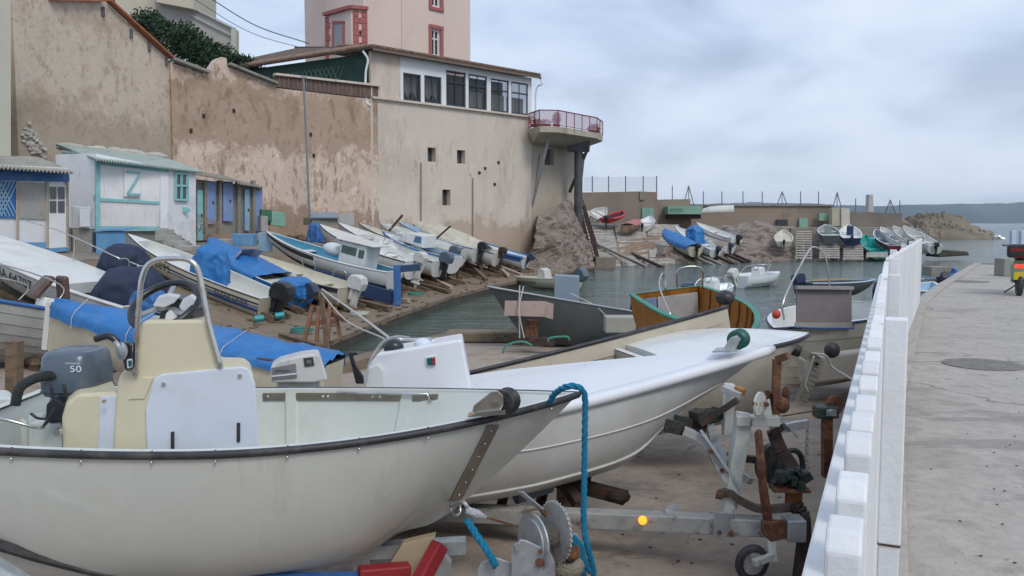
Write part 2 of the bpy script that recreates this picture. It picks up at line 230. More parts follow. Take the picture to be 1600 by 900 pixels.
# ---------------------------------------------------------------- mesh helpers
def tag(o, label=None, cat=None, group=None, kind=None):
    if label: o['label'] = label
    if cat: o['category'] = cat
    if group: o['group'] = group
    if kind: o['kind'] = kind
    return o
MW = {}
def thing(name, label, cat, loc=(0, 0, 0), group=None, rot=None):
    o = bpy.data.objects.new(name, None); COL.objects.link(o); o.empty_display_size = .2
    m = (rot.to_4x4() if rot is not None else Matrix.Identity(4)); m.translation = Vector(loc)
    o.matrix_world = m; MW[o.name] = m.copy(); return tag(o, label, cat, group)
class MB:
    def __init__(s): s.v = []; s.f = []
    def add(s, vs, fs):
        k = len(s.v); s.v += [Vector(v) for v in vs]; s.f += [tuple(i + k for i in f) for f in fs]; return s
    def box(s, c, d, rot=None):
        c = Vector(c); h = Vector(d) / 2; vs = [Vector((x * h.x, y * h.y, z * h.z)) for x in (-1, 1) for y in (-1, 1) for z in (-1, 1)]
        if rot is not None: vs = [rot @ v for v in vs]
        return s.add([c + v for v in vs], [(0, 1, 3, 2), (4, 6, 7, 5), (0, 4, 5, 1), (2, 3, 7, 6), (0, 2, 6, 4), (1, 5, 7, 3)])
    def bar(s, a, b, w, h, up=(0, 0, 1)):       # rectangular bar from a to b
        a = Vector(a); b = Vector(b); x = (b - a).normalized(); y = Vector(up).cross(x)
        if y.length < 1e-4: y = Vector((0, 1, 0)).cross(x)
        y.normalize(); z = x.cross(y); r = Matrix((x, y, z)).transposed(); return s.box((a + b) / 2, ((b - a).length, w, h), r)
    def tube(s, pts, r, n=8, caps=True, closed=False):
        pts = [Vector(p) for p in pts]; rs = r if isinstance(r, (list, tuple)) else [r] * len(pts); k = len(s.v); m = len(pts); pn = None
        for i, p in enumerate(pts):
            a = pts[(i - 1) % m] if (i > 0 or closed) else p; b = pts[(i + 1) % m] if (i < m - 1 or closed) else p
            t = (b - a)
            if t.length < 1e-9: t = Vector((0, 0, 1))
            t.normalize()
            if pn is None:
                pn = t.orthogonal().normalized()
            else:
                pn = pn - t * pn.dot(t)
                if pn.length < 1e-6: pn = t.orthogonal()
                pn.normalize()
            q = t.cross(pn)
            for j in range(n):
                an = 2 * math.pi * j / n; s.v.append(p + (pn * math.cos(an) + q * math.sin(an)) * rs[i])
        for i in range(m - 1 + (1 if closed else 0)):
            i2 = (i + 1) % m
            for j in range(n):
                j2 = (j + 1) % n; s.f.append((k + i * n + j, k + i * n + j2, k + i2 * n + j2, k + i2 * n + j))
        if caps and not closed:
            s.f.append(tuple(k + j for j in reversed(range(n)))); s.f.append(tuple(k + (m - 1) * n + j for j in range(n)))
        return s
    def prism(s, pts, ext):          # planar polygon swept by ext
        pts = [Vector(p) for p in pts]; n = len(pts); e = Vector(ext)
        return s.add(pts + [p + e for p in pts], [tuple(range(n)), tuple(reversed(range(n, 2 * n)))] + [(i, i + n, (i + 1) % n + n, (i + 1) % n) for i in range(n)])
    def quad(s, a, b, c, d): return s.add([a, b, c, d], [(0, 1, 2, 3)])
    def grid(s, rows, flip=False):
        n = len(rows[0]); fs = []
        for i in range(len(rows) - 1):
            for j in range(n - 1):
                q = (i * n + j, i * n + j + 1, (i + 1) * n + j + 1, (i + 1) * n + j); fs.append(tuple(reversed(q)) if flip else q)
        return s.add([p for r in rows for p in r], fs)
    def disc(s, c, axis, r, t, n=24, rin=0):      # cylinder centred on c along axis
        c = Vector(c); a = Vector(axis).normalized(); return s.tube([c - a * t / 2, c + a * t / 2], r, n)
    def torus(s, c, axis, r, rt, n=28, m=8):
        c = Vector(c); a = Vector(axis).normalized(); u = a.orthogonal().normalized(); v = a.cross(u)
        return s.tube([c + (u * math.cos(2 * math.pi * i / n) + v * math.sin(2 * math.pi * i / n)) * r for i in range(n)], rt, m, closed=True)
    def ball(s, c, r, n=10, m=7):
        c = Vector(c); rr = Vector(r) if not isinstance(r, (int, float)) else Vector((r, r, r)); rows = []
        for i in range(m + 1):
            th = math.pi * i / m; rows.append([c + Vector((rr.x * math.sin(th) * math.cos(2 * math.pi * j / n), rr.y * math.sin(th) * math.sin(2 * math.pi * j / n), rr.z * math.cos(th))) for j in range(n + 1)])
        return s.grid(rows)
    def xf(s, m):
        s.v = [m @ v for v in s.v]; return s
    def build(s, name, material, parent=None, smooth=False, bevel=0, world=True, sub=0, solid=0):
        me = bpy.data.meshes.new(name); vs = s.v
        if parent is not None and world:
            inv = MW[parent.name].inverted(); vs = [inv @ v for v in vs]
        off = Vector((0, 0, 0))
        if parent is None and vs:      # origin at the base of the piece
            lo = Vector([min(v[i] for v in vs) for i in range(3)]); hi = Vector([max(v[i] for v in vs) for i in range(3)]); off = Vector(((lo.x + hi.x) / 2, (lo.y + hi.y) / 2, lo.z)); vs = [v - off for v in vs]
        me.from_pydata([tuple(v) for v in vs], [], s.f); me.validate(); me.update()
        o = bpy.data.objects.new(name, me); COL.objects.link(o); me.materials.append(material)
        if parent is not None:
            o.parent = parent; MW[o.name] = MW[parent.name]
        else:
            o.location = off; MW[o.name] = Matrix.Translation(off)
        import bmesh
        bm = bmesh.new(); bm.from_mesh(me); bmesh.ops.remove_doubles(bm, verts=bm.verts, dist=1e-5); bmesh.ops.recalc_face_normals(bm, faces=bm.faces); bm.to_mesh(me); bm.free()
        if smooth:
            for p in me.polygons: p.use_smooth = True
        if smooth == 'auto':
            try: me.set_sharp_from_angle(angle=R(38))
            except Exception: pass
        if solid:
            q = o.modifiers.new('solid', 'SOLIDIFY'); q.thickness = solid
        if bevel:
            q = o.modifiers.new('bevel', 'BEVEL'); q.width = bevel; q.segments = 2; q.limit_method = 'ANGLE'
        if sub:
            q = o.modifiers.new('sub', 'SUBSURF'); q.levels = sub; q.render_levels = sub
        return o
def dupe(o, parent=None, loc=None):
    c = o.copy(); COL.objects.link(c); c.parent = parent
    if loc is not None: c.location = loc
    MW[c.name] = c.matrix_basis.copy() if parent is None else MW[parent.name]
    for ch in [x for x in bpy.data.objects if x.parent == o]: dupe(ch, c)
    return c
def spline(pts, n=8):          # Catmull-Rom through points
    P = [Vector(p) for p in pts]; P = [P[0] * 2 - P[1]] + P + [P[-1] * 2 - P[-2]]; o = []
    for i in range(1, len(P) - 2):
        a, b, c, d = P[i - 1:i + 3]
        for k in range(n):
            t = k / n; o.append(.5 * ((2 * b) + (c - a) * t + (2 * a - 5 * b + 4 * c - d) * t * t + (3 * b - a - 3 * c + d) * t ** 3))
    return o + [P[-2]]
def twisted(pts, r, pitch=.11, n=7):      # three strands laid round a path
    P = []; pts = [Vector(p) for p in pts]
    for a, b in zip(pts, pts[1:]):
        k = max(1, int((b - a).length / (pitch / 9)))
        for i in range(k): P.append(a.lerp(b, i / k))
    P.append(pts[-1]); m = MB(); fr = []; pn = None
    for i, p in enumerate(P):
        t = (P[min(i + 1, len(P) - 1)] - P[max(i - 1, 0)]).normalized(); pn = t.orthogonal().normalized() if pn is None else (pn - t * pn.dot(t)).normalized(); fr.append((pn.copy(), t.cross(pn)))
    for s_ in range(3):
        q = []; L_ = 0
        for i, p in enumerate(P):
            if i: L_ += (P[i] - P[i - 1]).length
            an = L_ / pitch * 2 * math.pi + s_ * 2.094; q.append(p + (fr[i][0] * math.cos(an) + fr[i][1] * math.sin(an)) * r * .5)
        m.tube(q, r * .56, n)
    return m
def text_mesh(s, size, extr=.0):
    cu = bpy.data.curves.new('t', 'FONT'); cu.body = s; cu.size = size; cu.align_x = 'CENTER'; cu.align_y = 'CENTER'
    o = bpy.data.objects.new('t', cu); COL.objects.link(o); dg = bpy.context.evaluated_depsgraph_get(); dg.update()
    me = bpy.data.meshes.new_from_object(o.evaluated_get(dg)); vs = [v.co.copy() for v in me.vertices]; fs = [tuple(p.vertices) for p in me.polygons]
    bpy.data.objects.remove(o); bpy.data.curves.remove(cu); bpy.data.meshes.remove(me); return vs, fs
def sstep(a, b, x):
    t = max(0, min(1, (x - a) / (b - a))); return t * t * (3 - 2 * t)
# ---------------------------------------------------------------- boats
class Boat:
    """open boat; x runs from the transom (0) to the bow tip (L) along the sheer chord, y to port, z up"""
    def __init__(s, name, label, bow, stern, B=1.7, D=.75, roll=0, group='boats hauled out on the slipways', cat='boat', hull=white, rail=rubber, inner=None, top=None,
                 tr=.78, pw=2.3, sag=.10, rake=.5, dbow=.55, e0=.62, e1=1.25, g=1.0, gw=.08, strakes=0, floor=.62, rail_r=.025, deck=0, thwarts=(.3, .6), stem=.45, lowband=None, strake_m=None, floor_only=False):
        s.__dict__.update(B=B, D=D, tr=tr, pw=pw, sag=sag, rake=rake, dbow=dbow, e0=e0, e1=e1, g=g, gw=gw, stem=stem)
        bow = Vector(bow); stern = Vector(stern); s.L = L = (bow - stern).length
        x = (bow - stern).normalized(); y = Vector((0, 0, 1)).cross(x).normalized(); z = x.cross(y)
        q = Matrix.Rotation(roll, 3, x); y = q @ y; z = q @ z; s.rot = Matrix((x, y, z)).transposed()
        s.M = s.rot.to_4x4(); s.M.translation = stern
        s.root = thing(name, label, cat, s.M @ Vector((L * .45, 0, -D)), group, s.rot)
        inner = inner or hull; top = top or hull; s.near = 1 if y.dot(Vector((0, 0, CH)) - stern) > 0 else -1
        T = [i / 30 for i in range(31)]; NS = 12
        m = MB()
        for sg in (1, -1):
            rows = []
            for t in T:
                row = []
                if strakes:
                    for k in range(strakes):
                        for e_, o_ in ((0, .014), (.97, .0)):
                            p = s.P(t, (k + e_) / strakes, sg)
                            p.y += sg * o_ * min(1, (1 - t) * 8); row.append(p)
                    row.append(s.P(t, 1, sg))
                else: row = [s.P(t, k / NS, sg) for k in range(NS + 1)]
                rows.append(row)
            m.grid(rows, sg < 0)
        tp = [s.P(0, k / NS, 1) for k in range(NS, -1, -1)] + [s.P(0, k / NS, -1) for k in range(1, NS + 1)]
        m.add(tp, [tuple(range(len(tp)))])
        s.hull = s.put(m, 'hull', hull, smooth='auto' if not strakes else False)
        if lowband:      # painted bottom, set a hair outside
            m = MB(); mat_, s0 = lowband
            for sg in (1, -1):
                m.grid([[s.P(t, s0 * k / 8, sg) + Vector((0, sg * .006, -.006)) for k in range(9)] for t in T[:-1]], sg < 0)
            s.put(m, 'bottom_paint', mat_, smooth='auto')
        # gunwale cap + liner
        m = MB()
        for sg in (1, -1): m.grid([[s.P(t, 1, sg) + Vector((0, 0, .012)), s.I(t, 1, sg) + Vector((0, 0, .014)), s.I(t, 1, sg) + Vector((0, 0, -.03))] for t in T], sg < 0)
        m.add([s.P(0, 1, 1) + Vector((0, 0, .012)), s.P(0, 1, -1) + Vector((0, 0, .012)), Vector((.07, -s.b(0) + gw, .014)), Vector((.07, s.b(0) - gw, .014))], [(0, 1, 2, 3)])
        s.put(m, 'gunwale', top, smooth='auto')
        zf = -D * floor; Ti = [.02 + .95 * i / 30 for i in range(31)]
        m = MB()
        for sg in (1, -1):
            rows = []
            for t in Ti:
                row = []
                for k in range(NS + 1):
                    p = s.I(t, k / NS, sg, .05); p.z = max(p.z, zf - s.sag * 0) ; row.append(p)
                rows.append(row)
            m.grid(rows, sg > 0)
        tp = [Vector((.05, s.I(.02, k / NS, 1, .05).y, max(zf, s.I(.02, k / NS, 1, .05).z))) for k in range(NS, -1, -1)]; tp += [Vector((p.x, -p.y, p.z)) for p in reversed(tp[:-1])]
        m.add(tp, [tuple(range(len(tp)))])
        s.put(m, 'liner', inner, smooth='auto'); s.zf = zf
        if rail:
            m = MB(); pts = [s.P(t, 1, 1) + Vector((0, .004, -.01)) for t in T] + [s.P(t, 1, -1) + Vector((0, -.004, -.01)) for t in reversed(T[:-1])]
            m.tube(pts, rail_r, 8); s.put(m, 'rub_rail', rail, smooth=True)
        for tt in thwarts:
            yb = s.I(tt, .9, 1).y; m = MB().box((L * tt, 0, s.zs(tt) - .2), (.26, 2 * yb - .05, .035)); s.put(m, 'thwart', top, bevel=.01)
        if deck:
            m = MB(); td = 1 - deck; rows = []
            for i in range(13):
                t = td + (1 - td) * i / 12; rows.append([Vector((L * t, s.I(t, 1, 1).y * k / 4, s.zs(t) + .015 + .018 * (1 - (k / 4) ** 2) * min(1, (1 - t) * 5))) for k in range(-4, 5)])
            m.grid(rows); r0 = rows[0]; m.add([p.copy() for p in r0] + [p + Vector((0, 0, -.25)) for p in r0], [(i, i + 1, i + 10, i + 9) for i in range(8)])
            s.put(m, 'foredeck', top, smooth='auto')
    def b(s, t):
        B2 = s.B / 2
        if t < .4: return B2 * (s.tr + (1 - s.tr) * math.sin(math.pi / 2 * t / .4))
        return B2 * (1 - ((t - .4) / .6) ** s.pw)
    def zs(s, t): return -s.sag * 4 * t * (1 - t)
    def d(s, t): return s.D * (1 - (1 - s.dbow) * max(0, (t - .5) / .5) ** 2.2) + s.zs(t) * .6
    def P(s, t, k, sg):
        e = s.e0 + (s.e1 - s.e0) * sstep(.3, 1, t); a = k * math.pi / 2
        x = s.L * t - s.rake * ((1 - s.stem) * (1 - max(0, math.sin(a)) ** .8) + s.stem * max(0, math.cos(a) if k < 1 else 0)) * sstep(.55, 1, t)
        return Vector((x, sg * s.b(t) * (math.sin(a) ** e if a > 0 else 0), s.zs(t) - s.d(t) * (max(0, math.cos(a)) ** s.g if k < 1 else 0)))
    def I(s, t, k, sg, dn=0):
        p = s.P(t, k, sg); bb = s.b(t); f = max(0, bb - s.gw) / bb if bb > 1e-6 else 0; p.y *= f; p.z = s.zs(t) + (p.z - s.zs(t)) * .92
        if k == 1: p.z = s.zs(t)
        p.x = min(p.x, s.L - s.gw * .7); return p
    def put(s, m, name, material, parent=None, **k):
        m.xf(s.M); return m.build(name, material, parent or s.root, **k)
    def side_text(s, txt, t, k, sg, size, material=black_txt, stretch=1.0, name='registration_lettering', slant=0):
        vs, fs = text_mesh(txt, size); sg = s.near if sg < 0 else -s.near      # -1 means the side that faces the pier
        def onhull(x, z):
            tt = t; p = None
            # find k for height z, t for x
            tt = max(0.01, min(.97, x / s.L)); kk = k
            for _ in range(6):
                lo, hi = .02, .999
                for _ in range(14):
                    mid = (lo + hi) / 2
                    if s.P(tt, mid, sg).z < z: lo = mid
                    else: hi = mid
                kk = lo; tt = max(.01, min(.985, tt + (x - s.P(tt, kk, sg).x) / s.L))
            return s.P(tt, kk, sg)
        c = s.P(t, k, sg); out = []
        for v in vs:
            x = c.x - sg * v.x * stretch; z = s.zs((x) / s.L) + (c.z - s.zs(t)) + v.y + v.x * slant
            p = onhull(x, z); q = Vector((0, sg, -.35)).normalized(); out.append(p + q * .008)
        # back faces need not be closed: it is a thin vinyl mark
        m = MB().add(out, fs); return s.put(m, name, material)
    def stripe(s, t0, t1, k0, k1, sg, material, name='hull_stripe', off=.007):
        sg = s.near if sg < 0 else -s.near; m = MB(); m.grid([[s.P(t0 + (t1 - t0) * i / 16, k0 + (k1 - k0) * j / 2, sg) + Vector((0, sg * off, 0)) for j in range(3)] for i in range(17)], sg < 0); return s.put(m, name, material)
    def tarp(s, label, t0=0, t1=1, ridge=.25, drop=.16, material=blue_tarp, name='tarpaulin', wav=.03, seed=1, name_group=None):
        m = MB(); rows = []
        for i in range(45):
            t = t0 + (t1 - t0) * i / 44; row = []
            for j in range(-12, 13):
                u = j / 12; b_ = s.b(min(t, .995)) + .045; 
                if abs(u) > .8:
                    q = (abs(u) - .8) / .2; y = math.copysign(b_ + .012 * q, u); z = s.zs(t) + .03 - (drop + .03) * q
                else:
                    y = b_ * u / .8; z = s.zs(t) + .03 + ridge * (1 - (abs(u) / .8) ** 1.3) * (math.sin(math.pi * min(1, max(0, (i + 3) / 50))) ** .5)
                n_ = mnoise.noise(Vector((t * 9 + seed * 7, u * 2.5, seed))) * wav * 1.6 + mnoise.noise(Vector((t * 24, u * 5 + seed, 3))) * wav * .8
                x = s.L * t; row.append(Vector((x, y + math.copysign(max(0, n_) * (abs(u) > .75), u), z + n_)))
            rows.append(row)
        m.grid(rows); m.xf(s.M); o = m.build(name, material, None, smooth=True); tag(o, label, 'tarpaulin'); 
        if name_group: o['group'] = name_group
        return o
    def outboard(s, cowl=motor_black, leg=None, tilt=0, sc=1, y=0, txt=None, x=-.06, z=.0, big=1):
        leg = leg or cowl; M = Matrix.Translation((x, y, z)) @ Matrix.Rotation(-tilt, 4, 'Y') @ Matrix.Scale(sc, 4)
        # tilt positive: the leg swings up and aft
        m = MB(); m.box((-.05, 0, -.12), (.10, .20, .34)); m.box((-.16, 0, -.30), (.15, .12, .55)); m.box((-.17, 0, -.62), (.22, .05, .28)); m.prism([(-.42, -.015, -.55), (-.05, -.015, -.50), (-.05, -.015, -.57), (-.42, -.015, -.59)], (0, .03, 0))
        m.tube([(-.33, 0, -.75), (-.25, 0, -.75), (.0, 0, -.75), (.06, 0, -.74)], [.045, .055, .05, .015], 10); m.prism([(-.22, -.012, -.78), (-.08, -.012, -.78), (-.14, -.012, -.92), (-.22, -.012, -.92)], (0, .024, 0))
        m.xf(M); root = s.put(m, 'outboard_motor', leg, bevel=.012)
        m = MB(); prof = [(.10, .0), (.13, .12), (.12, .27), (.05, .36), (-.12, .40), (-.30, .36), (-.36, .22), (-.33, .02)]; rows = []
        for k, wd in ((-1, .0), (-.98, .6), (-.85, .9), (-.4, 1), (.4, 1), (.85, .9), (.98, .6), (1, 0)):
            yy = .155 * big * k; cx, cz = -.11, .18
            rows.append([Vector((cx + (a - cx) * (wd * .25 + .75 if wd else .55), yy, cz + (b_ - cz) * (wd * .25 + .75 if wd else .55))) for a, b_ in prof + prof[:1]])
        m.grid(rows); m.add(rows[0][:-1], [tuple(range(8))]); m.add(rows[-1][:-1], [tuple(range(8))])
        m.xf(M); s.put(m, 'cowl', cowl, parent=root, smooth=False, bevel=.012)
        m = MB()
        for k in range(3):
            a = k * 2.094; c, sn = math.cos(a), math.sin(a); m.add([(-.34, -.03 * sn, -.75 + .03 * c), (-.36, .03 * c + .11 * -sn, -.75 + .03 * sn + .11 * c), (-.33, -.13 * sn, -.75 + .13 * c), (-.32, -.03 * c - .10 * sn, -.75 - .03 * sn + .10 * c)], [(0, 1, 2, 3)])
        m.disc((-.35, 0, -.75), (1, 0, 0), .028, .06, 10); m.xf(M); s.put(m, 'propeller', motor_black, parent=root)
        if txt:
            pass
        return root
    def windscreen(s, t, h=.3, wd=.7, material=perspex, lean=.22):
        m = MB(); y = s.I(t, 1, 1).y * wd; x = s.L * t; z = s.zs(t) + .03; m.add([(x - .12, -y, z), (x + .15, -y * .6, z), (x + .15, y * .6, z), (x - .12, y, z), (x - .12 - lean, -y, z + h), (x + .1 - lean, -y * .6, z + h), (x + .1 - lean, y * .6, z + h), (x - .12 - lean, y, z + h)], [(0, 1, 5, 4), (1, 2, 6, 5), (2, 3, 7, 6)])
        return s.put(m, 'windscreen', material)
    def console(s, t, h=.55, wd=.5, ln=.45, material=None, wheel=True):
        x = s.L * t; z0 = s.zf; z1 = s.zf + h + .35; y = wd / 2
        m = MB().prism([(x - ln / 2, -y, z0), (x + ln / 2, -y, z0), (x + ln * .35, -y, z1 - .1), (x + ln * .1, -y, z1), (x - ln * .3, -y, z1 - .12)], (0, wd, 0)); o = s.put(m, 'console', material or white, bevel=.015)
        if wheel: s.put(MB().torus((x - ln * .42, 0, z1 - .05), (-.8, 0, .5), .15, .014, 20, 6), 'steering_wheel', motor_black, smooth=True)
        return o
    def rails(s, paths, r=.012, material=steel, name='grab_rail', n=6):
        for p in paths: s.put(MB().tube(spline(p, 6), r, n), name, material, smooth=True)
def heap(c, r, seed, square=.75, fold=.16, rotz=0):
    """cloth heaped over something boxy: squared ellipsoid, sagging skirts, creases"""
    rows = []; c = Vector(c); q = Matrix.Rotation(rotz, 3, 'Z')
    for i in range(33):
        th = math.pi * .5 * i / 24 if i <= 24 else math.pi * .5; dn = max(0, i - 24) / 8; row = []
        for j in range(65):
            ph = 2 * math.pi * (j % 64) / 64; f = lambda v: math.copysign(abs(v) ** square, v)
            d = Vector((f(math.sin(th) * math.cos(ph)), f(math.sin(th) * math.sin(ph)), f(math.cos(th)) - dn))
            v_ = 1 - math.cos(th); cr_ = math.sin(ph * 5 + seed + 1.5 * mnoise.noise(Vector((ph, i * .1, seed)))) * .5 + math.sin(ph * 11 + seed * 2) * .25; n_ = mnoise.noise(d * 1.6 + Vector((seed, 0, 0))) * .9 + mnoise.noise(d * 4 + Vector((0, seed, 0))) * .35
            k = 1 + fold * (n_ + cr_ * (v_ ** 1.5 + dn * .4)); row.append(c + q @ Vector((d.x * r[0] * k, d.y * r[1] * k, d.z * r[2] * (1 + fold * n_ * .8) - (fold * .4 * cr_ * r[2] if i > 24 else 0))))
        rows.append(row)
    return MB().grid(rows)
# ---------------------------------------------------------------- setting
def S(o): return tag(o, kind='structure')
def poly_top(pts, z0, z1): return MB().prism([(x, y, z0) for x, y in pts], (0, 0, z1 - z0))
S(MB().add([(-9000, -400, 0), (9000, -400, 0), (9000, 22000, 0), (-9000, 22000, 0)], [(0, 1, 2, 3)]).build('sea', water))
def lerp_tab(tab, x):
    if x <= tab[0][0]: return tab[0][1]
    for (a, b), (c, d) in zip(tab, tab[1:]):
        if x <= c: return b + (d - b) * (x - a) / (c - a)
    return tab[-1][1]
NSH = [(-5.2, 18.3), (-3.8, 19), (-1.7, 24.0), (-.4, 24.3), (3, 22.5), (8, 19.9), (12, 19.5)]
def slip_z(x, y):
    d = lerp_tab(NSH, x) - y
    return .12 + .052 * d + (max(0, -5 - x) * .16)
rows = []
for i in range(61):
    x = -22 + 34 * i / 60; ysh = lerp_tab(NSH, x) if x > -5.2 else 15.5
    rows.append([Vector((x, -4 + (ysh + 4) * j / 50, slip_z(x, -4 + (ysh + 4) * j / 50) + mnoise.noise(Vector((x * .7, j * .25, 0))) * .015)) for j in range(51)])
m = MB().grid(rows); m.grid([[r[-1] for r in rows], [r[-1] + Vector((0, 0, -2)) for r in rows]]); S(m.build('near_slipway_ground', slip_m, smooth='auto'))
S(poly_top([(-4.7, 18.75), (-5.1, 18.2), (-3.5, 19.0), (-1.4, 24.1), (-1.7, 24.35), (-3.9, 19.25)], -1, .42).build('near_quay_kerb', shore_m, bevel=.04))
m = MB().box((6.9, 19.4, .32), (4.4, .9, .75), Matrix.Rotation(-.25, 3, 'Z')); S(m.build('low_quay_kerb', terrace_m, bevel=.05))
m = MB().box((-.55, 24.0, .3), (2.6, .7, .3), Matrix.Rotation(-.03, 3, 'Z')); S(m.build('quay_slab', shore_m, bevel=.05))
# left slipway: strips parallel to the shore
SH = [Vector((-5.6, 13)), Vector((-5.25, 17.5))] + [G(a, b, .35).xy for a, b in ((505, 540), (600, 500), (700, 465), (770, 447), (812, 440), (862, 430), (930, 417))]
GP = [(0, .35), (3, .5), (8, 2.15), (10.5, 2.62), (40, 2.7)]
SHf = []
for a, b in zip(SH, SH[1:]):
    for k in range(6): SHf.append(a + (b - a) * k / 6)
SHf.append(SH[-1])
def left_n(i):
    a = SHf[max(0, i - 4)]; b = SHf[min(len(SHf) - 1, i + 4)]; t = (b - a).normalized(); return Vector((-t.y, t.x))
def gz_left(x, y):
    best = 9e9
    for i, p in enumerate(SHf):
        d = (Vector((x, y)) - p).length
        if d < best: best = d
    return lerp_tab(GP, best)
offs = [0, .5, 1, 2, 3, 4, 5, 6, 7, 8, 9, 10, 11, 13, 17, 24, 34, 60, 110]
rows = []
for i, p in enumerate(SHf):
    n = Vector((-.985, .17)); rows.append([Vector((p.x + n.x * o, p.y + n.y * o, lerp_tab(GP, o) + mnoise.noise(Vector((p.x * .8 + o, p.y * .8, 1))) * .04)) for o in offs])
S(MB().grid([r[:11] for r in rows]).build('left_slipway_ground', shore_m, smooth='auto'))
S(MB().grid([r[10:] for r in rows]).build('terrace_ground', terrace_m, smooth='auto'))
S(MB().grid([[r[0] + Vector((0, 0, -.02)) for r in rows], [r[0] + Vector((.08, 0, -1.6)) for r in rows]]).build('left_quay_face', quay_dark))
m = MB()
for a, b in zip(rows, rows[1:]): m.bar(a[0] + Vector((-.12, 0, -.02)), b[0] + Vector((-.12, 0, -.02)), .3, .14)
S(m.build('left_quay_edge', shore_m))
# pier
PE = [(-2.42, -5), (3.02, 7.1), (7.5, 15.95), (9.9, 20), (17.3, 31.9), (60, 33), (60, -5)]
S(poly_top(PE, -1.5, 1.98).build('pier_paving', pier_m))
m = MB()
for a, b in zip(PE[:5], PE[1:5]):
    A = Vector((*a, 1.99)); B = Vector((*b, 1.99)); n = (B - A).normalized(); n = Vector((n.y, -n.x, 0)); m.bar(A + n * .13, B + n * .13, .24, .05)
S(m.build('pier_edge_kerb', pier_m, bevel=.01))
def manhole(px, py, r, label):
    c = G(px, py, 1.98); t = MB().tube([c + Vector((0, 0, .001)), c + Vector((0, 0, .009))], r, 28); o = t.build('manhole_cover', mat('dark_iron_cover', (.21, .195, .175), .85, var=.3, scale=8, bump=.6, bscale=40)); tag(o, label, 'manhole cover')
manhole(1536, 570, .40, 'dark round manhole cover nearest the camera on the grey pier'); manhole(1512, 440, .50, 'round manhole cover halfway along the pier'); manhole(1538, 412, .5, 'farthest manhole cover by the end of the pier')
m = MB()
for y_, x0_, x1_ in ((9.4, 4.4, 20), (19.5, 9.9, 30)): m.box(((x0_ + x1_) / 2, y_, 1.981), (x1_ - x0_, .012, .006), Matrix.Rotation(.02, 3, 'Z'))
S(m.build('pier_joints', mat('dark_joint', (.20, .18, .16), .9)))  # thin dark strips for the expansion joints
# wall on a vertical plane
def plane_pt(px, py, P, Q):
    d = ray(px, py); P = Vector(P); Q = Vector(Q); e = Q - P; n = Vector((e.y, -e.x)); t = (n.dot(P)) / (n.x * d.x + n.y * d.y); return Vector((0, 0, CH)) + d * t
def uz(px, py, P, Q):
    p = plane_pt(px, py, P, Q); P = Vector(P); Q = Vector(Q); return ((p.xy - P).dot((Q - P).normalized()), p.z)
def wall_px(name, P, Q, px, th, material, z0=1.5, parent=None, **k):
    pts = [plane_pt(a, b, P, Q) for a, b in px]; P = Vector(P); Q = Vector(Q); e = (Q - P).normalized(); n = Vector((-e.y, e.x, 0))
    if n.y < 0: n = -n
    poly = pts + [Vector((pts[-1].x, pts[-1].y, z0)), Vector((pts[0].x, pts[0].y, z0))]
    return MB().prism(poly, n * th).build(name, material, parent, **k)
def wall_holes(name, P, Q, u0, u1, z0, z1, holes, th, material, parent=None, **k):
    P = Vector(P); Q = Vector(Q); e = (Q - P).normalized(); n = Vector((-e.y, e.x))
    if n.y < 0: n = -n
    def p(u, z, d=0): return Vector((P.x + e.x * u + n.x * d, P.y + e.y * u + n.y * d, z))
    us = sorted({u0, u1} | {h[0] for h in holes} | {h[1] for h in holes}); zs = sorted({z0, z1} | {h[2] for h in holes} | {h[3] for h in holes}); m = MB()
    for a, b in zip(us, us[1:]):
        for c, d in zip(zs, zs[1:]):
            um, zm = (a + b) / 2, (c + d) / 2
            if any(h[0] < um < h[1] and h[2] < zm < h[3] for h in holes): continue
            m.quad(p(a, c), p(b, c), p(b, d), p(a, d)); m.quad(p(a, c, th), p(a, d, th), p(b, d, th), p(b, c, th))
    for h in holes:
        a, b, c, d = h[:4]; m.quad(p(a, c), p(a, c, th), p(b, c, th), p(b, c)); m.quad(p(a, d), p(b, d), p(b, d, th), p(a, d, th)); m.quad(p(a, c), p(a, d), p(a, d, th), p(a, c, th)); m.quad(p(b, c), p(b, c, th), p(b, d, th), p(b, d))
    m.quad(p(u0, z1), p(u1, z1), p(u1, z1, th), p(u0, z1, th)); m.quad(p(u0, z0), p(u0, z1), p(u0, z1, th), p(u0, z0, th)); m.quad(p(u1, z0), p(u1, z0, th), p(u1, z1, th), p(u1, z1))
    return m.build(name, material, parent, **k), p
A0 = (-19.9, 34); A1 = (-17.45, 43.8); A2 = (-13.3, 47.8); A3 = (-8.45, 52.4); A4 = (1.4, 62); A5 = (5.0, 67.5)
t = thing('gabled_house', 'tall blank beige rendered gable with red tiled verge behind the sheds', 'building', (-18.6, 39, 2.6))
wall_px('gable_wall', A0, A1, [(16, -60), (120, -60), (140, -22), (165, 4), (268, 97)], 8, gable_m, parent=t)
m = MB()
for a, b in (((166, 2), (268, 94)),):
    p = plane_pt(*a, A0, A1); q = plane_pt(*b, A0, A1); nrm = Vector((-.97, .24, 0)); m.bar(p + Vector((.1, -.05, .05)), q + Vector((.1, -.05, .05)), .35, .10)
m.build('roof_verge', mat('verge_tiles', (.33, .12, .06), .85, var=.3, scale=5), t)
m = MB(); p = plane_pt(75, -2, A0, A1); q = plane_pt(158, 0, A0, A1); m.bar(p + Vector((.12, -.05, 0)), q + Vector((.12, -.05, 0)), .3, .16); m.build('red_coping', mat('verge_red', (.42, .14, .08), .85, var=.2), t)
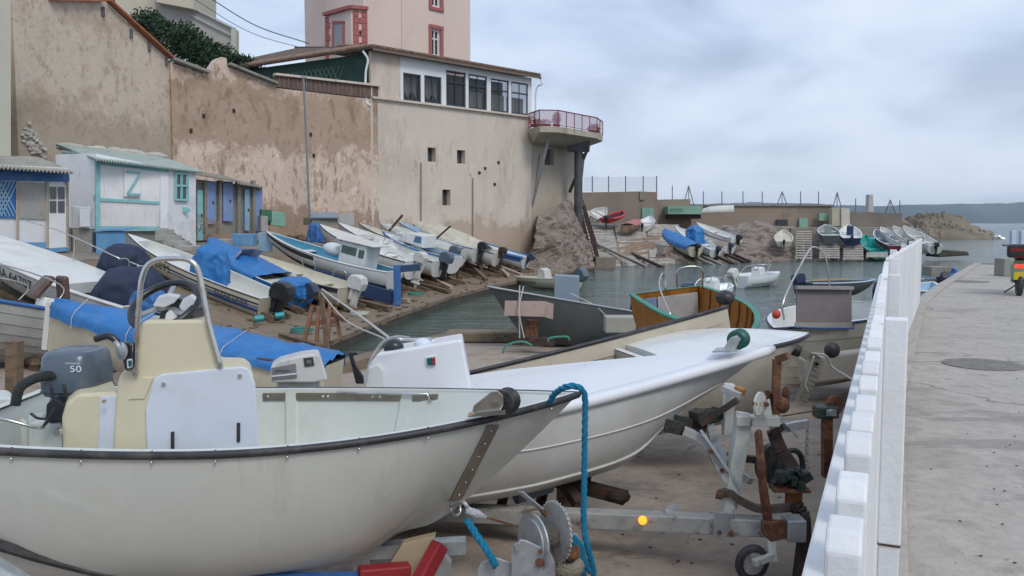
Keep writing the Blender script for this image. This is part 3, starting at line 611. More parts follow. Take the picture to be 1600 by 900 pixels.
for i, (a, b) in enumerate(((161, 19), (205, 53), (233, 74), (260, 96))):
    p = plane_pt(a, b, A0, A1); MB().box(p + Vector((.03, -.06, 0)), (.14, .12, .42), Matrix.Rotation(.24, 3, 'Z')).build('wall_anchor', mat('grey_iron', (.10, .10, .11), .7), t)
p = plane_pt(174, 2, A0, A1); MB().tube([p, p + Vector((.0, -.1, 2))], .16, 10).build('chimney_pipe', dark, t)
# tumbled stone patch low on the gable
m = MB(); rs = random.Random(4)
for i in range(90):
    a = rs.random(); px = 40 + a * 50 + rs.gauss(0, 5); py = 190 + a * 85 + rs.random() * 28 * (1 + a * .4); q = plane_pt(px, py, A0, A1); sz = rs.uniform(.12, .3)
    m.box(q + Vector((.02, -.02, 0)), (sz, .16, sz * .7), Matrix.Rotation(rs.uniform(-.5, .5), 3, 'Y') @ Matrix.Rotation(rs.uniform(0, 3), 3, 'Z'))
m.build('exposed_rubble_patch', mat('white_rubble', (.48, .45, .40), .9, var=.3, scale=3, bump=.5), t, bevel=.04)
t = MB().prism([W(-120, -80, 31), W(17, -80, 31), W(17, 380, 31), W(-120, 380, 31)], (-5, 4, 0)).build('corner_house_wall', cream_wall); tag(t, 'pale greenish cream house corner cut by the left picture edge', 'building')
# stained wall
t = thing('retaining_wall', 'high stained brown and pink plastered wall above the sheds and boats', 'wall', (-14, 47, 2.6))
m = MB()
wall_px('wall', A1, A2, [(266, 97), (324, 118), (326, 112), (340, 92), (346, 89), (354, 91), (355, 104), (392, 118), (431, 134)], .7, stain_m, parent=t)
wall_px('tall_wall_section', A2, A3, [(428, 137), (590, 156)], .75, stain_m, parent=t)
m = MB(); p = [plane_pt(268, 95, A1, A2), plane_pt(324, 116, A1, A2)]; m.bar(p[0] + Vector((.1, -.1, .08)), p[1] + Vector((.1, -.1, .08)), .5, .14); p = [plane_pt(356, 102, A1, A2), plane_pt(392, 117, A1, A2), plane_pt(430, 132, A1, A2)]
for a, b in zip(p, p[1:]): m.bar(a + Vector((.1, -.1, .06)), b + Vector((.1, -.1, .06)), .4, .12)
m.build('coping', block_m, t)
wall_px('tile_parapet', A2, A3, [(431, 117), (591, 136)], .25, para_m, z0=plane_pt(500, 144, A2, A3).z, parent=t)
m = MB(); p = plane_pt(429, 116, A2, A3); q = plane_pt(592, 134, A2, A3); m.bar(p, q, .35, .12); m.build('parapet_capping', build_m, t)
m = MB(); p = plane_pt(430, 116, A2, A3)
for k in range(23):
    a = plane_pt(436 + k * 7, 120 + k * .8, A2, A3); b = plane_pt(436 + k * 7, 136 + k * .8, A2, A3); m.bar(a + Vector((.03, -.03, 0)), b + Vector((.03, -.03, 0)), .03, .03, up=(1, 0, 0))
m.build('parapet_ribs', mat('pale_joint', (.25, .19, .16), .8), t)
# brown base of the walls
for k, (px, py) in enumerate(((318, 181), (298, 204), (490, 243), (485, 210), (365, 173))):
    p = plane_pt(px, py, *((A1, A2) if px < 430 else (A2, A3))); MB().box(p, (.13, .16, .19), Matrix.Rotation(.78, 3, 'Z') @ Matrix.Rotation(.2 - k * .1, 3, 'Y')).build('drain_hole', dark, t)
pl = thing('metal_pole', 'slim grey metal pole standing against the stained brown wall', 'pole', W(484, 345, 46)); pt = W(474, 120, 45.5); MB().tube([W(484, 345, 46), W(478, 200, 45.8), pt], [.07, .06, .05], 8).build('pole', mat('pole_grey', (.25, .27, .30), .5, .3), pl); MB().box(pt, (.3, .12, .1)).build('pole_cap', galv, pl)
# the harbour building
b = thing('harbour_building', 'pale pink rendered building with glazed veranda and tiled roof above the boats', 'building', (-3.5, 57.2, 2.4))
sill = plane_pt(700, 168, A3, A4).z
def hole(x0, y0, x1, y1, P, Q):
    u0, z1 = uz(x0, y0, P, Q); u1, z0 = uz(x1, y1, P, Q); return (u0, u1, z0, z1)
hs = [hole(668, 230, 681, 253, A3, A4), hole(714, 234, 727, 256, A3, A4), hole(691, 296, 704, 321, A3, A4)]
LU = (Vector(A4) - Vector(A3)).length
wl, pp = wall_holes('wall', A3, A4, -.15, LU, .3, sill, hs, .5, build_m, b)
for h in hs:
    MB().add([pp(h[0] - .05, h[2] - .05, .42), pp(h[1] + .05, h[2] - .05, .42), pp(h[1] + .05, h[3] + .05, .42), pp(h[0] - .05, h[3] + .05, .42)], [(0, 1, 2, 3)]).build('window', glass_d, b)
    f = MB(); um = (h[0] + h[1]) / 2
    for u in (h[0] + .05, um, h[1] - .05): f.bar(pp(u, h[2], .36), pp(u, h[3], .36), .05, .05, up=(1, 0, 0))
    f.build('window_bars', mat('grey_brown_frame', (.16, .13, .11), .8), b)
MB().bar(pp(-.1, sill + .04, .1), pp(LU + .1, sill + .04, .1), .62, .12).build('sill_ledge', build_m, b)
# veranda storey
ztop = plane_pt(700, 100, A3, A4).z
hs = []
for (x0, y0, x1, y1) in ((630, 113, 658, 160), (663, 117, 690, 163), (697, 109, 728, 169), (732, 115, 761, 174), (767, 122, 795, 179), (799, 127, 825, 182)):
    hs.append(hole(x0, y0, x1, y1, A3, A4))
hs = [(a, b_, max(c, sill + .14), min(d, ztop - .14)) for a, b_, c, d in hs]
us = uz(626, 140, A3, A4)[0]
wl2, pp = wall_holes('veranda_panel', A3, A4, us, LU, sill + .1, ztop, hs, .18, frame_w, b)
wall_holes('veranda_pier', A3, A4, -.1, us, sill + .1, ztop, [], .2, build_m, b)
for i, h in enumerate(hs):
    o = MB().add([pp(h[0] - .05, h[2] - .05, .12), pp(h[1] + .05, h[2] - .05, .12), pp(h[1] + .05, h[3] + .05, .12), pp(h[0] - .05, h[3] + .05, .12)], [(0, 1, 2, 3)]).build('window', see_through('veranda_glass', (.06, .065, .075), .55, .05), b)
    f = MB(); um = (h[0] + h[1]) / 2
    for u in (h[0] + .06, um, h[1] - .06): f.bar(pp(u, h[2], .07), pp(u, h[3], .07), .10, .07, up=(1, 0, 0))
    zz = [h[2] + .05, h[3] - .05] + ([h[3] - .75] if i > 1 else [])
    for z_ in zz: f.bar(pp(h[0], z_, .06), pp(h[1], z_, .06), .07, .09)
    f.build('frame', frame_d, o)
    if i in (0, 1, 3, 4, 5):
        r_ = []; ztp = h[3] if i < 2 else h[2] + 1.2
        for k in range(25):
            u = h[0] + (h[1] - h[0]) * k / 24; zb = h[2] + (.25 + .35 * abs(math.sin(k / 24 * math.pi * 2)) if i < 2 else 0); r_.append([pp(u, zb, .5 + .04 * math.sin(k * 2.1)), pp(u, ztp, .5 + .04 * math.sin(k * 2.1))])
        MB().grid(r_).build('net_curtain', curtain, o)
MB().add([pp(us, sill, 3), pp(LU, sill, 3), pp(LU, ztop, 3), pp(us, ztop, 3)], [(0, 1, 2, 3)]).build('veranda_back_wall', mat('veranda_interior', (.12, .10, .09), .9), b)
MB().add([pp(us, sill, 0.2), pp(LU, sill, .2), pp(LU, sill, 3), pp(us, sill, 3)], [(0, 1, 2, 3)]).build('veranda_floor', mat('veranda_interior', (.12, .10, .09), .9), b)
# side wall of green lattice, roof
E0 = Vector((*A3, 0)); LB = Vector((-17.6, 58.2, 0))
ze = plane_pt(600, 82, A3, A4).z
m = MB(); e2 = (LB - E0); m.prism([E0 + Vector((0, .2, sill)), LB + Vector((0, 0, sill)), LB + Vector((0, 0, ze - .1)), E0 + Vector((0, .2, ze - .1))], (.1, .2, 0)); m.build('green_veranda_side', green_d, b)
m = MB(); n_ = Vector((-e2.y, e2.x, 0)).normalized() * -.12
for k in range(16):
    for s_ in (1, -1):
        c0 = E0 + e2 * (.25 + .035 * k) + Vector((0, 0, ze - 1.6)) - n_; m.bar(c0, c0 + e2 * .05 * s_ + Vector((0, 0, .9)), .05, .03)
m.build('lattice', mat('faded_green_lattice', (.10, .16, .13), .8), b)
m = MB(); k0 = E0 + Vector((0, 0, 0)) + Vector((.12, -.12, 0))
m.tube(spline([E0 + Vector((-.5, -.3, ze - .1)), E0 + Vector((-.2, -.3, ze - .6)), E0 + Vector((-.35, -.25, ze - 1.4)), E0 + Vector((-.35, -.25, ze - 3.0)), E0 + Vector((-.1, -.2, ze - 3.3))], 4), .07, 6); m.build('downpipe', frame_w, b)
ud = uz(592, 78, A3, A4)[0] - .3; back = Vector((-.698, .716, 0))
P3 = Vector((*A3, 0)); P4 = Vector((*A4, 0)); d34 = (P4 - P3).normalized()
fr = P3 - d34 * .3 - back * .5 + Vector((0, 0, ze)); fl = P4 + d34 * .4 - back * .5 + Vector((0, 0, ze))
m = MB(); m.prism([fr, fl, fl + Vector((0, 0, .12)), fr + Vector((0, 0, .12))], back * 9 + Vector((0, 0, 1.3)))
side = (LB - E0).normalized(); lr = LB + side * .6 + Vector((0, -.5, ze - .1)); m.add([fr, lr, lr + back * 6 + Vector((0, 0, .8)), fr + back * 9 + Vector((0, 0, 1.3)), fr + Vector((0, 0, .12)), lr + Vector((0, 0, .12))], [(0, 1, 2, 3), (0, 4, 5, 1), (4, 5, 2, 3)])
rf = m.build('roof', mat('roof_underside_boards', (.13, .10, .08), .9), b)
m = MB(); L_ = (fl - fr).length; nt_ = 62
for k in range(nt_):
    c = fr + d34 * (L_ * (k + .5) / nt_) + Vector((0, 0, .17)) - back * .08; m.tube([c, c + back * 4 + Vector((0, 0, .58))], .088, 7)
for k in range(48):
    c = fr + (lr - fr) * ((k + .5) / 48) + Vector((0, 0, .16)); m.tube([c + Vector((.05, -.08, 0)), c + back * 2 + Vector((0, 0, .25))], .10, 7)
m.build('roof_tiles', tile_m, rf, smooth='auto')
MB().bar(fr + Vector((0, 0, -.04)) - back * .05, fl + Vector((0, 0, -.04)) - back * .05, .1, .16).build('fascia', mat('brown_fascia', (.16, .11, .09), .8), rf)
m = MB(); q = fl + Vector((0, 0, -.1)); m.tube(spline([q, q + Vector((.1, -.1, -.4)), q + Vector((-.3, .1, -.8)), q + Vector((-.35, .1, -3.4))], 5), .06, 6); m.build('downpipe', frame_w, b)
# right end wing below the balcony
LV = (Vector(A5) - Vector(A4)).length
h = hole(851, 232, 866, 259, A4, A5)
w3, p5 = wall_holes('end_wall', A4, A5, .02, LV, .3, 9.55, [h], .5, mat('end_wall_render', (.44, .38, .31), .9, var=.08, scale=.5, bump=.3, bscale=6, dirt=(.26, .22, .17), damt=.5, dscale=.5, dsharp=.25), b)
MB().add([p5(h[0] - .05, h[2] - .05, .4), p5(h[1] + .05, h[2] - .05, .4), p5(h[1] + .05, h[3] + .05, .4), p5(h[0] - .05, h[3] + .05, .4)], [(0, 1, 2, 3)]).build('window', mat('brown_shutter', (.12, .09, .08), .8), b)
MB().prism([(5.0, 67.5, .3), (5.0, 67.5, 9.55), (5.0, 67.5, 9.55), (-3, 74, 9.55), (-3, 74, .3)][:2] + [(-3, 74, 9.55), (-3, 74, .3)], (.02, .5, 0)).build('rear_wall', build_m, b)
for px0, y0, px1, y1 in ((657, 254, 657, 345), (738, 278, 738, 385), (843, 240, 832, 322)):
    P_, Q_ = (A3, A4) if px0 < 830 else (A4, A5); a = plane_pt(px0, y0, P_, Q_); c = plane_pt(px1, y1, P_, Q_); MB().bar(a + Vector((.05, -.06, 0)), c + Vector((.05, -.06, 0)), .09, .06, up=(1, 0, 0)).build('wall_pipe', mat('grey_pipe', (.24, .22, .20), .7), b)
for px, py in ((757, 263), (772, 288), (778, 254), (748, 270)):
    a = plane_pt(px, py, A3, A4); MB().ball(a, (.16, .06, .12), 7, 5).build('wall_hook', dark_rust, b)
# balcony
zb = 9.75; bp_ = [Vector((1.2, 61.6)), Vector((1.9, 59.6)), Vector((3.2, 59.8)), Vector((6.3, 64.0)), Vector((7.0, 66.6)), Vector((5.0, 67.6))]
bal = MB().prism([(p.x, p.y, zb) for p in bp_], (0, 0, .42)).build('balcony_slab', mat('balcony_concrete', (.42, .38, .31), .85, var=.1, dirt=(.2, .17, .13), damt=.5, dscale=1), b)
m = MB(); m.prism([(1.35, 61.9, zb - .55), (2.2, 60.6, zb - .02), (3.2, 60.8, zb - .02), (5.9, 64.4, zb - .02), (6.3, 66.4, zb - .02), (5.0, 67.4, zb - .6)], (0, 0, -.001)); m = MB()
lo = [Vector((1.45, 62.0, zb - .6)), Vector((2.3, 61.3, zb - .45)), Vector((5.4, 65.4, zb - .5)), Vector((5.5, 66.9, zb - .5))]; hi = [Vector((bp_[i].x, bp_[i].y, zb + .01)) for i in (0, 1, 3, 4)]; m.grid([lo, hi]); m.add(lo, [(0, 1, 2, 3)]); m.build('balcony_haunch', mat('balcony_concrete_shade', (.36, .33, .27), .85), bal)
rl = MB(); gl = MB(); rp = [Vector((p.x, p.y, 0)) for p in (bp_[0], bp_[1], bp_[2], bp_[3], bp_[4])]
for a, c in zip(rp, rp[1:]):
    n_ = max(1, round((c - a).length / 1.15))
    for k in range(n_ + 1):
        p = a + (c - a) * k / n_; rl.bar(p + Vector((0, 0, zb + .4)), p + Vector((0, 0, zb + 1.5)), .06, .06, up=(1, 0, 0))
    rl.bar(a + Vector((0, 0, zb + 1.5)), c + Vector((0, 0, zb + 1.5)), .07, .07); rl.bar(a + Vector((0, 0, zb + .5)), c + Vector((0, 0, zb + .5)), .05, .05)
    gl.quad(a + Vector((0, 0, zb + .55)), c + Vector((0, 0, zb + .55)), c + Vector((0, 0, zb + 1.45)), a + Vector((0, 0, zb + 1.45)))
rl.build('railing', maroon, bal); gl.build('railing_panels', rail_glass, bal)
def clump(m, c, r, n, sz, rs, flat=1):
    for _ in range(n):
        d = Vector((rs.gauss(0, 1), rs.gauss(0, 1), rs.gauss(0, 1))).normalized() * (rs.random() ** .4); p = Vector(c) + Vector((d.x * r[0], d.y * r[1], d.z * r[2])); a = Vector((rs.gauss(0, 1), rs.gauss(0, 1), rs.gauss(0, 1))).normalized(); u = a.orthogonal().normalized() * sz * rs.uniform(.6, 1.3); v = a.cross(u).normalized() * sz * rs.uniform(.3, .7)
        m.add([p - u, p - v * .8, p + u, p + v], [(0, 1, 2, 3)])
rs = random.Random(3)
for i, (c, r_, lb) in enumerate((((2.0, 60.5, zb + .75), (.9, .3, .25), 'row of red potted flowers at the near end of the balcony'), ((3.1, 60.2, zb + .95), (.3, .3, .5), 'tall red flower pot at the front corner of the balcony'), ((6.1, 64.3, zb + .75), (.5, .5, .4), 'red flower pot at the seaward end of the balcony'))):
    fl_ = thing('flower_pot', lb, 'flower pot', (c[0], c[1], zb + .42), 'flower pots on the balcony'); m = MB(); clump(m, c, r_, 260, .09, rs); m.build('flowers', geran, fl_); MB().box((c[0], c[1], zb + .54), (r_[0] * 1.6, .3, .2)).build('pot', maroon, fl_)
# balcony supports
m = MB(); m.bar(W(858, 214, 60.5), W(832, 320, 61), .22, .18, up=(1, 0, 0)); m.build('raking_strut', mat('grey_steel', (.16, .17, .18), .6), bal)
m = MB(); c = W(904, 240, 64.5); m.tube([Vector((c.x, 64.5, zb - .5)), Vector((c.x, 64.5, 2.0))], .32, 10); m.box((c.x, 64.6, zb - .5), (1.6, .8, .9)); m.bar(W(920, 228, 64), W(890, 300, 66), .2, .2, up=(1, 0, 0)); m.bar(W(912, 240, 64.6), W(903, 330, 64.4), .2, .2, up=(1, 0, 0)); m.build('support_column', mat('dark_steel', (.07, .075, .08), .6, var=.3), bal)
# rock under the building corner
def rock(name, label, c, r, seed, n=60, mt=rock_m, low=None, sc=.6, amp=.35, group=None, flatb=True):
    rows = []
    for i in range(n // 2 + 1):
        th = math.pi * i / (n // 2); row = []
        for j in range(n + 1):
            ph = 2 * math.pi * (j % n) / n; d = Vector((math.sin(th) * math.cos(ph), math.sin(th) * math.sin(ph), math.cos(th))); p = Vector((d.x * r[0], d.y * r[1], d.z * r[2])); q = p * sc
            f = 1 + amp * mnoise.noise(q * .8 + Vector((seed, 0, 0))) + amp * .5 * mnoise.noise(q * 2.2 + Vector((0, seed, 0))) + amp * .3 * abs(mnoise.noise(q * 5)) + amp * .12 * mnoise.noise(q * 12); row.append(Vector(c) + p * f)
        rows.append(row)
    o = MB().grid(rows).build(name, mt, None, smooth=False)
    if label: tag(o, label, 'rock', group)
    return o
def crag(name, label, base, top, seed, mt=rock_m, depth=3, nu=60, nv=40, amp=.7, group=None, kind=None):
    """rough rock face lofted between a foot line and a crest line"""
    B_ = spline(base, 10); T_ = spline(top, 10); rows = []
    for j in range(nv + 1):
        v = j / nv; row = []
        for i in range(nu + 1):
            u = i / nu * (len(B_) - 1); k = min(int(u), len(B_) - 2); f = u - k; u2 = i / nu * (len(T_) - 1); k2 = min(int(u2), len(T_) - 2); f2 = u2 - k2
            a = B_[k].lerp(B_[k + 1], f); c = T_[k2].lerp(T_[k2 + 1], f2); p = a.lerp(c, v); q = p * .5 + Vector((seed, seed, 0))
            w_ = math.sin(math.pi * min(1, v * 1.1 + .05)) * .8 + .3; n_ = mnoise.noise(q) * .9 + mnoise.noise(q * 2.3) * .6 + (abs(mnoise.noise(Vector((q.x * 3, q.y * 3, q.z * 5)))) - .2) * .7 + (abs(mnoise.noise(q * 9)) - .2) * .22
            row.append(p + Vector((n_ * .5, -n_, n_ * .35)) * amp * w_)
        rows.append(row)
    m = MB().grid(rows); m.grid([rows[-1], [p + Vector((0, depth, -.3)) for p in rows[-1]], [p + Vector((0, depth, -5)) for p in rows[-1]]])
    m.grid([[r[0] for r in rows], [r[0] + Vector((0, depth, 0)) for r in rows]]); m.grid([[r[-1] for r in rows], [r[-1] + Vector((0, depth, 0)) for r in rows]])
    o = m.build(name, mt, None); 
    return tag(o, label, 'rock', group, kind)
crag('rock', 'pinkish limestone crag propping the end wall under the balcony', [W(822, 432, 57), W(862, 432, 56.5), W(905, 430, 58), W(932, 424, 61)], [W(842, 336, 60), W(864, 328, 61.2), W(887, 312, 63), W(902, 330, 65.5)], 3, depth=3, amp=.5)
# tower
tw = thing('tower_house', 'tall pale pink house with brick red quoins rising behind the tiled roof', 'building', (-7, 66, 3))
TL = Vector((-10.7, 62.8)); TR = Vector((-3.36, 70)); dT = (TR - TL).normalized(); LT = (TR - TL).length; TB = Vector((-16.3, 68.5))
def holeT(x0, y0, x1, y1): return hole(x0, y0, x1, y1, TL, TR)
h1 = holeT(674, 45, 688, 88); h2 = holeT(674, -40, 688, 12)
_, pT = wall_holes('front_wall', TL, TR, 0, LT, 3, 34, [h1, h2], .35, pink_w, tw)
MB().prism([(TL.x, TL.y, 3), (TL.x, TL.y, 34), (TB.x, TB.y, 34), (TB.x, TB.y, 3)], (.2, .3, 0)).build('side_wall', pink_w, tw)
MB().prism([(TR.x, TR.y, 3), (TR.x, TR.y, 34), (TR.x - 7, TR.y + 6.5, 34), (TR.x - 7, TR.y + 6.5, 3)], (-.3, -.1, 0)).build('far_wall', pink_w, tw)
for h in (h1, h2):
    o = MB().add([pT(h[0] - .1, h[2] - .1, .28), pT(h[1] + .1, h[2] - .1, .28), pT(h[1] + .1, h[3] + .1, .28), pT(h[0] - .1, h[3] + .1, .28)], [(0, 1, 2, 3)]).build('window', glass_d, tw)
    f = MB(); um = (h[0] + h[1]) / 2
    for u in (h[0] + .07, um, h[1] - .07): f.bar(pT(u, h[2], .2), pT(u, h[3], .2), .12, .1, up=(1, 0, 0))
    for z_ in (h[2] + .06, (h[2] + h[3]) / 2 + .3, h[3] - .06): f.bar(pT(h[0], z_, .2), pT(h[1], z_, .2), .1, .1)
    f.build('frame', frame_w, o)
    f = MB()
    for u in (h[0] - .14, h[1] + .14): f.bar(pT(u, h[2] - .3, -.02), pT(u, h[3] + .3, -.02), .12, .28, up=(d34.x, d34.y, 0)) if 0 else f.box(pT(u, (h[2] + h[3]) / 2, -.02), (.28, .12, h[3] - h[2] + .6), Matrix.Rotation(math.atan2(dT.y, dT.x), 3, 'Z'))
    for z_ in (h[3] + .2, h[2] - .2): f.box(pT((h[0] + h[1]) / 2, z_, -.045), (h[1] - h[0] + .56, .14, .25), Matrix.Rotation(math.atan2(dT.y, dT.x), 3, 'Z'))
    f.build('window_surround', brick_red, o)
MB().box(pT(uz(628, 50, TL, TR)[0], 18, -.04), (.1, .08, 30), Matrix.Rotation(.77, 3, 'Z')).build('wall_pipe', pink_w, tw)
# canted bay on the corner
bay = [W(509, 50, 64.0), W(549, 50, 61.9), W(574, 50, 62.3)]; b2 = [Vector((p.x, p.y)) for p in bay]
ztb = W(540, 10, 61.6).z
m = MB().prism([(b2[0].x, b2[0].y, 3), (b2[1].x, b2[1].y, 3), (b2[2].x, b2[2].y, 3), (-11, 64.6, 3), (-14, 66.5, 3)], (0, 0, ztb - 3)); by = m.build('canted_bay', pink_w, tw)
m = MB(); q = [Vector((p.x, p.y, ztb)) for p in b2]; m.bar(q[0] + Vector((-.1, -.1, 0)), q[1] + Vector((0, -.15, 0)), .25, .24); m.bar(q[1] + Vector((0, -.15, .005)), q[2] + Vector((.1, -.1, .005)), .25, .24); m.build('bay_cornice', brick_red, by)
def quoins(P_, Q_, u, dr_):
    e_ = (Q_ - P_).normalized(); n_ = Vector((e_.y, -e_.x)); q_ = Matrix.Rotation(math.atan2(e_.y, e_.x), 3, 'Z'); m = MB()
    for k in range(14):
        z_ = ztb - .42 - k * .44
        if z_ < 13.0: break
        w_ = .58 if k % 2 else .40; c_ = P_ + e_ * (u + dr_ * w_ / 2) + n_ * .02; m.box((c_.x, c_.y, z_), (w_, .10, .39), q_)
    m.build('quoins', brick_red, by)
quoins(b2[0], b2[1], 0, 1); quoins(b2[1], b2[2], .12, 1); quoins(b2[1], b2[2], (b2[2] - b2[1]).length, -1)
base_plane_ = (b2[0], b2[1])
def on_bay(x0, y0, x1, y1, off, th_): 
    q_ = [plane_pt(x, y, *base_plane_) for x, y in ((x0, y0), (x1, y0), (x1, y1), (x0, y1))]; e_ = (b2[1] - b2[0]).normalized(); n_ = Vector((e_.y, -e_.x, 0)); n_ = n_ if n_.y < 0 else -n_; return MB().prism([p + n_ * off for p in q_], -n_ * th_)
o = on_bay(523, 37, 537, 84, .05, .1).build('bay_window', mat('grey_shutter', (.33, .31, .32), .7), by)
for q_ in ((520.5, 34, 523, 84), (537, 34, 539, 84), (520.5, 33, 539, 37)): on_bay(*q_, .09, .12).build('window_surround', brick_red, o)
# apartments and tree top left
ap = thing('apartment_building', 'cream modern apartment block with stepped balconies behind the dark tree', 'building', W(250, 200, 85))
MB().prism([W(168, 40, 82), W(168, -80, 82), W(243, -80, 82), W(243, 15, 82), W(300, 40, 82), W(300, 60, 82)], (0, 9, 0)).build('wall', mat('apartment_cream', (.56, .50, .40), .8, var=.04), ap)
MB().prism([W(244, 3, 79), W(244, -80, 79), W(302, -80, 79), W(302, 14, 79)], (0, 6, 0)).build('upper_floor', mat('apartment_cream', (.56, .50, .40), .8, var=.04), ap)
MB().prism([W(244, 3, 80), W(302, 14, 80), W(367, 46, 80), W(367, 90, 80), W(244, 90, 80)], (0, .6, 0)).build('balcony_wall', mat('apartment_grey', (.38, .36, .33), .8, var=.08), ap)
m = MB(); m.bar(W(300, 11, 79.8), W(368, 45, 79.8), .25, .12); m.bar(W(300, 24, 79.8), W(362, 55, 79.8), .15, .08); m.build('balcony_rail', mat('light_rail', (.5, .5, .48), .6), ap); MB().prism([W(361, 45, 79.5), W(369, 46, 79.5), W(369, 90, 79.5), W(361, 90, 79.5)], (0, .8, 0)).build('balcony_post', cream_wall, ap)
tree = thing('evergreen_tree', 'dense dark green evergreen rising behind the gabled wall', 'tree', W(300, 170, 62))
rs = random.Random(11); crown = MB(); lobes = []
for k in range(60):
    a = rs.random(); px = 203 + 188 * a; top = 22 + (20 * abs(a - .3) if a < .3 else 0) + max(0, a - .28) * 108 + rs.uniform(-4, 5); py = top + 8 + rs.random() ** 1.3 * (120 - top) * .9; lobes.append((px, py, rs.uniform(57, 66)))
for px, py, Y in lobes:
    r_ = rs.uniform(.7, 1.25); clump(crown, W(px, py, Y), (r_ * 1.15, r_, r_ * .8), 300, .15, rs)
crown.build('crown', leaf_m, tree)
tb = W(300, 170, 62); m = MB(); m.tube([tb, tb + Vector((.3, 0, 2)), tb + Vector((0, .3, 4))], [.3, .25, .15], 8)
for k in range(7): a = rs.choice(lobes); m.tube([tb + Vector((.2, 0, 2.5)), W(*a)], [.12, .04], 6)
m.build('trunk', bark_m, tree)
def wire(pts, r, label):
    tag(MB().tube(spline(pts, 10), r, 5).build('overhead_wire', mat('wire', (.05, .05, .06), .6)), label, 'wire')
wire([W(320, -8, 60), W(400, 40, 62), W(483, 68, 64)], .035, 'upper thin black overhead wire running to the pink tower'); wire([W(296, -6, 60), W(390, 50, 62), W(483, 78, 64)], .022, 'lower thin overhead wire running to the pink tower')
# ---------------------------------------------------------------- sheds
def corr(a, b_, c, d, n, amp, name, material, parent):
    """wavy sheet; a-b is the eave, d-c the ridge"""
    a, b_, c, d = map(Vector, (a, b_, c, d)); rows = []; nrm = (b_ - a).cross(d - a).normalized()
    if nrm.z < 0: nrm = -nrm
    for i in range(n * 6 + 1):
        u = i / (n * 6); o_ = nrm * amp * math.cos(i / 6 * 2 * math.pi); rows.append([a.lerp(b_, u) + o_, d.lerp(c, u) + o_])
    return MB().grid(rows).build(name, material, parent, solid=.02)
def shed_pt(px, py, Y): return W(px, py, Y)
s1 = thing('boat_shed', 'blue and white boat shed with lattice window and half glazed door', 'shed', W(50, 392, 27))
gz = 2.62
def strip(px0, y0, px1, y1, Y0, Y1, yb0, yb1, th=.1): return [W(px0, y0, Y0), W(px1, y1, Y1), W(px1, yb1, Y1), W(px0, yb0, Y0)]
PB = None
def base_plane(a, b_):
    global PB
    PB = (Vector(a).xy, Vector(b_).xy) if a is not None else None
def BP(px, py, off=.02):
    p = plane_pt(px, py, *PB); n = (PB[1] - PB[0]).normalized(); n = Vector((n.y, -n.x, 0)); return p + (n if n.y < 0 else -n) * off
def panel(parent, name, material, px0, t0, b0, px1, t1, b1, Y0, Y1, th=.06, proud=0, **k):
    p = [W(px0, t0, Y0), W(px1, t1, Y1), W(px1, b1, Y1), W(px0, b0, Y0)]
    if PB and th < 1: p = [plane_pt(px0, t0, *PB), plane_pt(px1, t1, *PB), plane_pt(px1, b1, *PB), plane_pt(px0, b0, *PB)]
    n = (p[1] - p[0]).cross(p[3] - p[0]).normalized()
    if n.y < 0: n = -n
    p = [q - n * proud for q in p]; return MB().prism(p, n * th).build(name, material, parent, **k)
Y0, Y1 = 26, 27.5
panel(s1, 'wall', mat('shed_white_paint', (.68, .69, .70), .7, var=.06, dirt=[(rust, .5, 5, (2, 2, .3), .05, .66)]), -60, 255, 415, 107, 262, 390, 25, Y1, th=3)
base_plane(W(-60, 300, 25), W(107, 300, Y1)); panel(s1, 'fascia_board', deep_blue, -60, 262, 281, 107, 268, 284, 25, Y1, proud=.06)
panel(s1, 'lattice_window', deep_blue, -30, 282, 340, 26, 284, 341, 25.5, 26.4, proud=.03)
m = MB()
for k in range(14):
    x = -30 + k * 6
    for a_, c_ in (((x, 285), (x + 26, 338)), ((x + 26, 285), (x, 338))):
        if max(a_[0], c_[0]) < 27: m.bar(BP(a_[0], a_[1], .05), BP(c_[0], c_[1], .05), .03, .03)
m.build('window_lattice', lt_blue, s1)
panel(s1, 'grey_panel', shed_in, 28, 284, 341, 70, 286, 343, 26.4, 27.0, proud=.03)
dr = panel(s1, 'door', mat('shed_white_paint', (.5, .5, .5), .7), 75, 287, 388, 102, 289, 386, 27.05, 27.4, proud=.06)
for (x0, y0, x1, y1) in ((76, 292, 86, 311), (89, 292, 99, 311), (76, 314, 86, 332), (89, 314, 99, 332)): panel(dr, 'pane', glass_d, x0, y0, y1, x1, y0, y1, 27.1, 27.3, proud=.09, th=.03)
panel(s1, 'kick_board', blue_paint, -60, 380, 420, 107, 378, 391, 25, Y1, proud=.055)
m = MB()
for x in (26, 73, 104): m.bar(BP(x, 283, .06), BP(x, 388, .06), .07, .05, up=(1, 0, 0))
m.build('rusty_posts', mat('rust_streaked_post', (.40, .33, .26), .8, var=.3), s1)
corr(W(-70, 258, 24.2), W(116, 271, 26.9), W(60, 247, 30), W(-70, 243, 29), 30, .04, 'corrugated_roof', corr_m, s1)
base_plane(None, None)
s2 = thing('boat_shed', 'white plank shed with turquoise trim and wavy pale roof on blocks', 'shed', W(225, 365, 32))
panel(s2, 'wall', shed_w, 150, 240, 358, 262, 262, 357, 30.5, 33, th=2.5)
MB().prism([W(96, 234, 33.4), W(151, 243, 30.55), W(151, 358, 30.55), W(141, 354, 31), W(121, 305, 32)], (0, .08, 0)).build('side_wall', shed_w, s2)
m = MB()
for k in range(12):
    a = k / 12; m.bar(W(97 + 53 * a, 237 + 6 * a, 33.3 - 2.9 * a), W(140 + 10 * a if a < .3 else min(150, 128 + 25 * a), 300 + 56 * min(1, a * 1.3), 33.3 - 2.9 * a), .03, .04, up=(1, 0, 0))
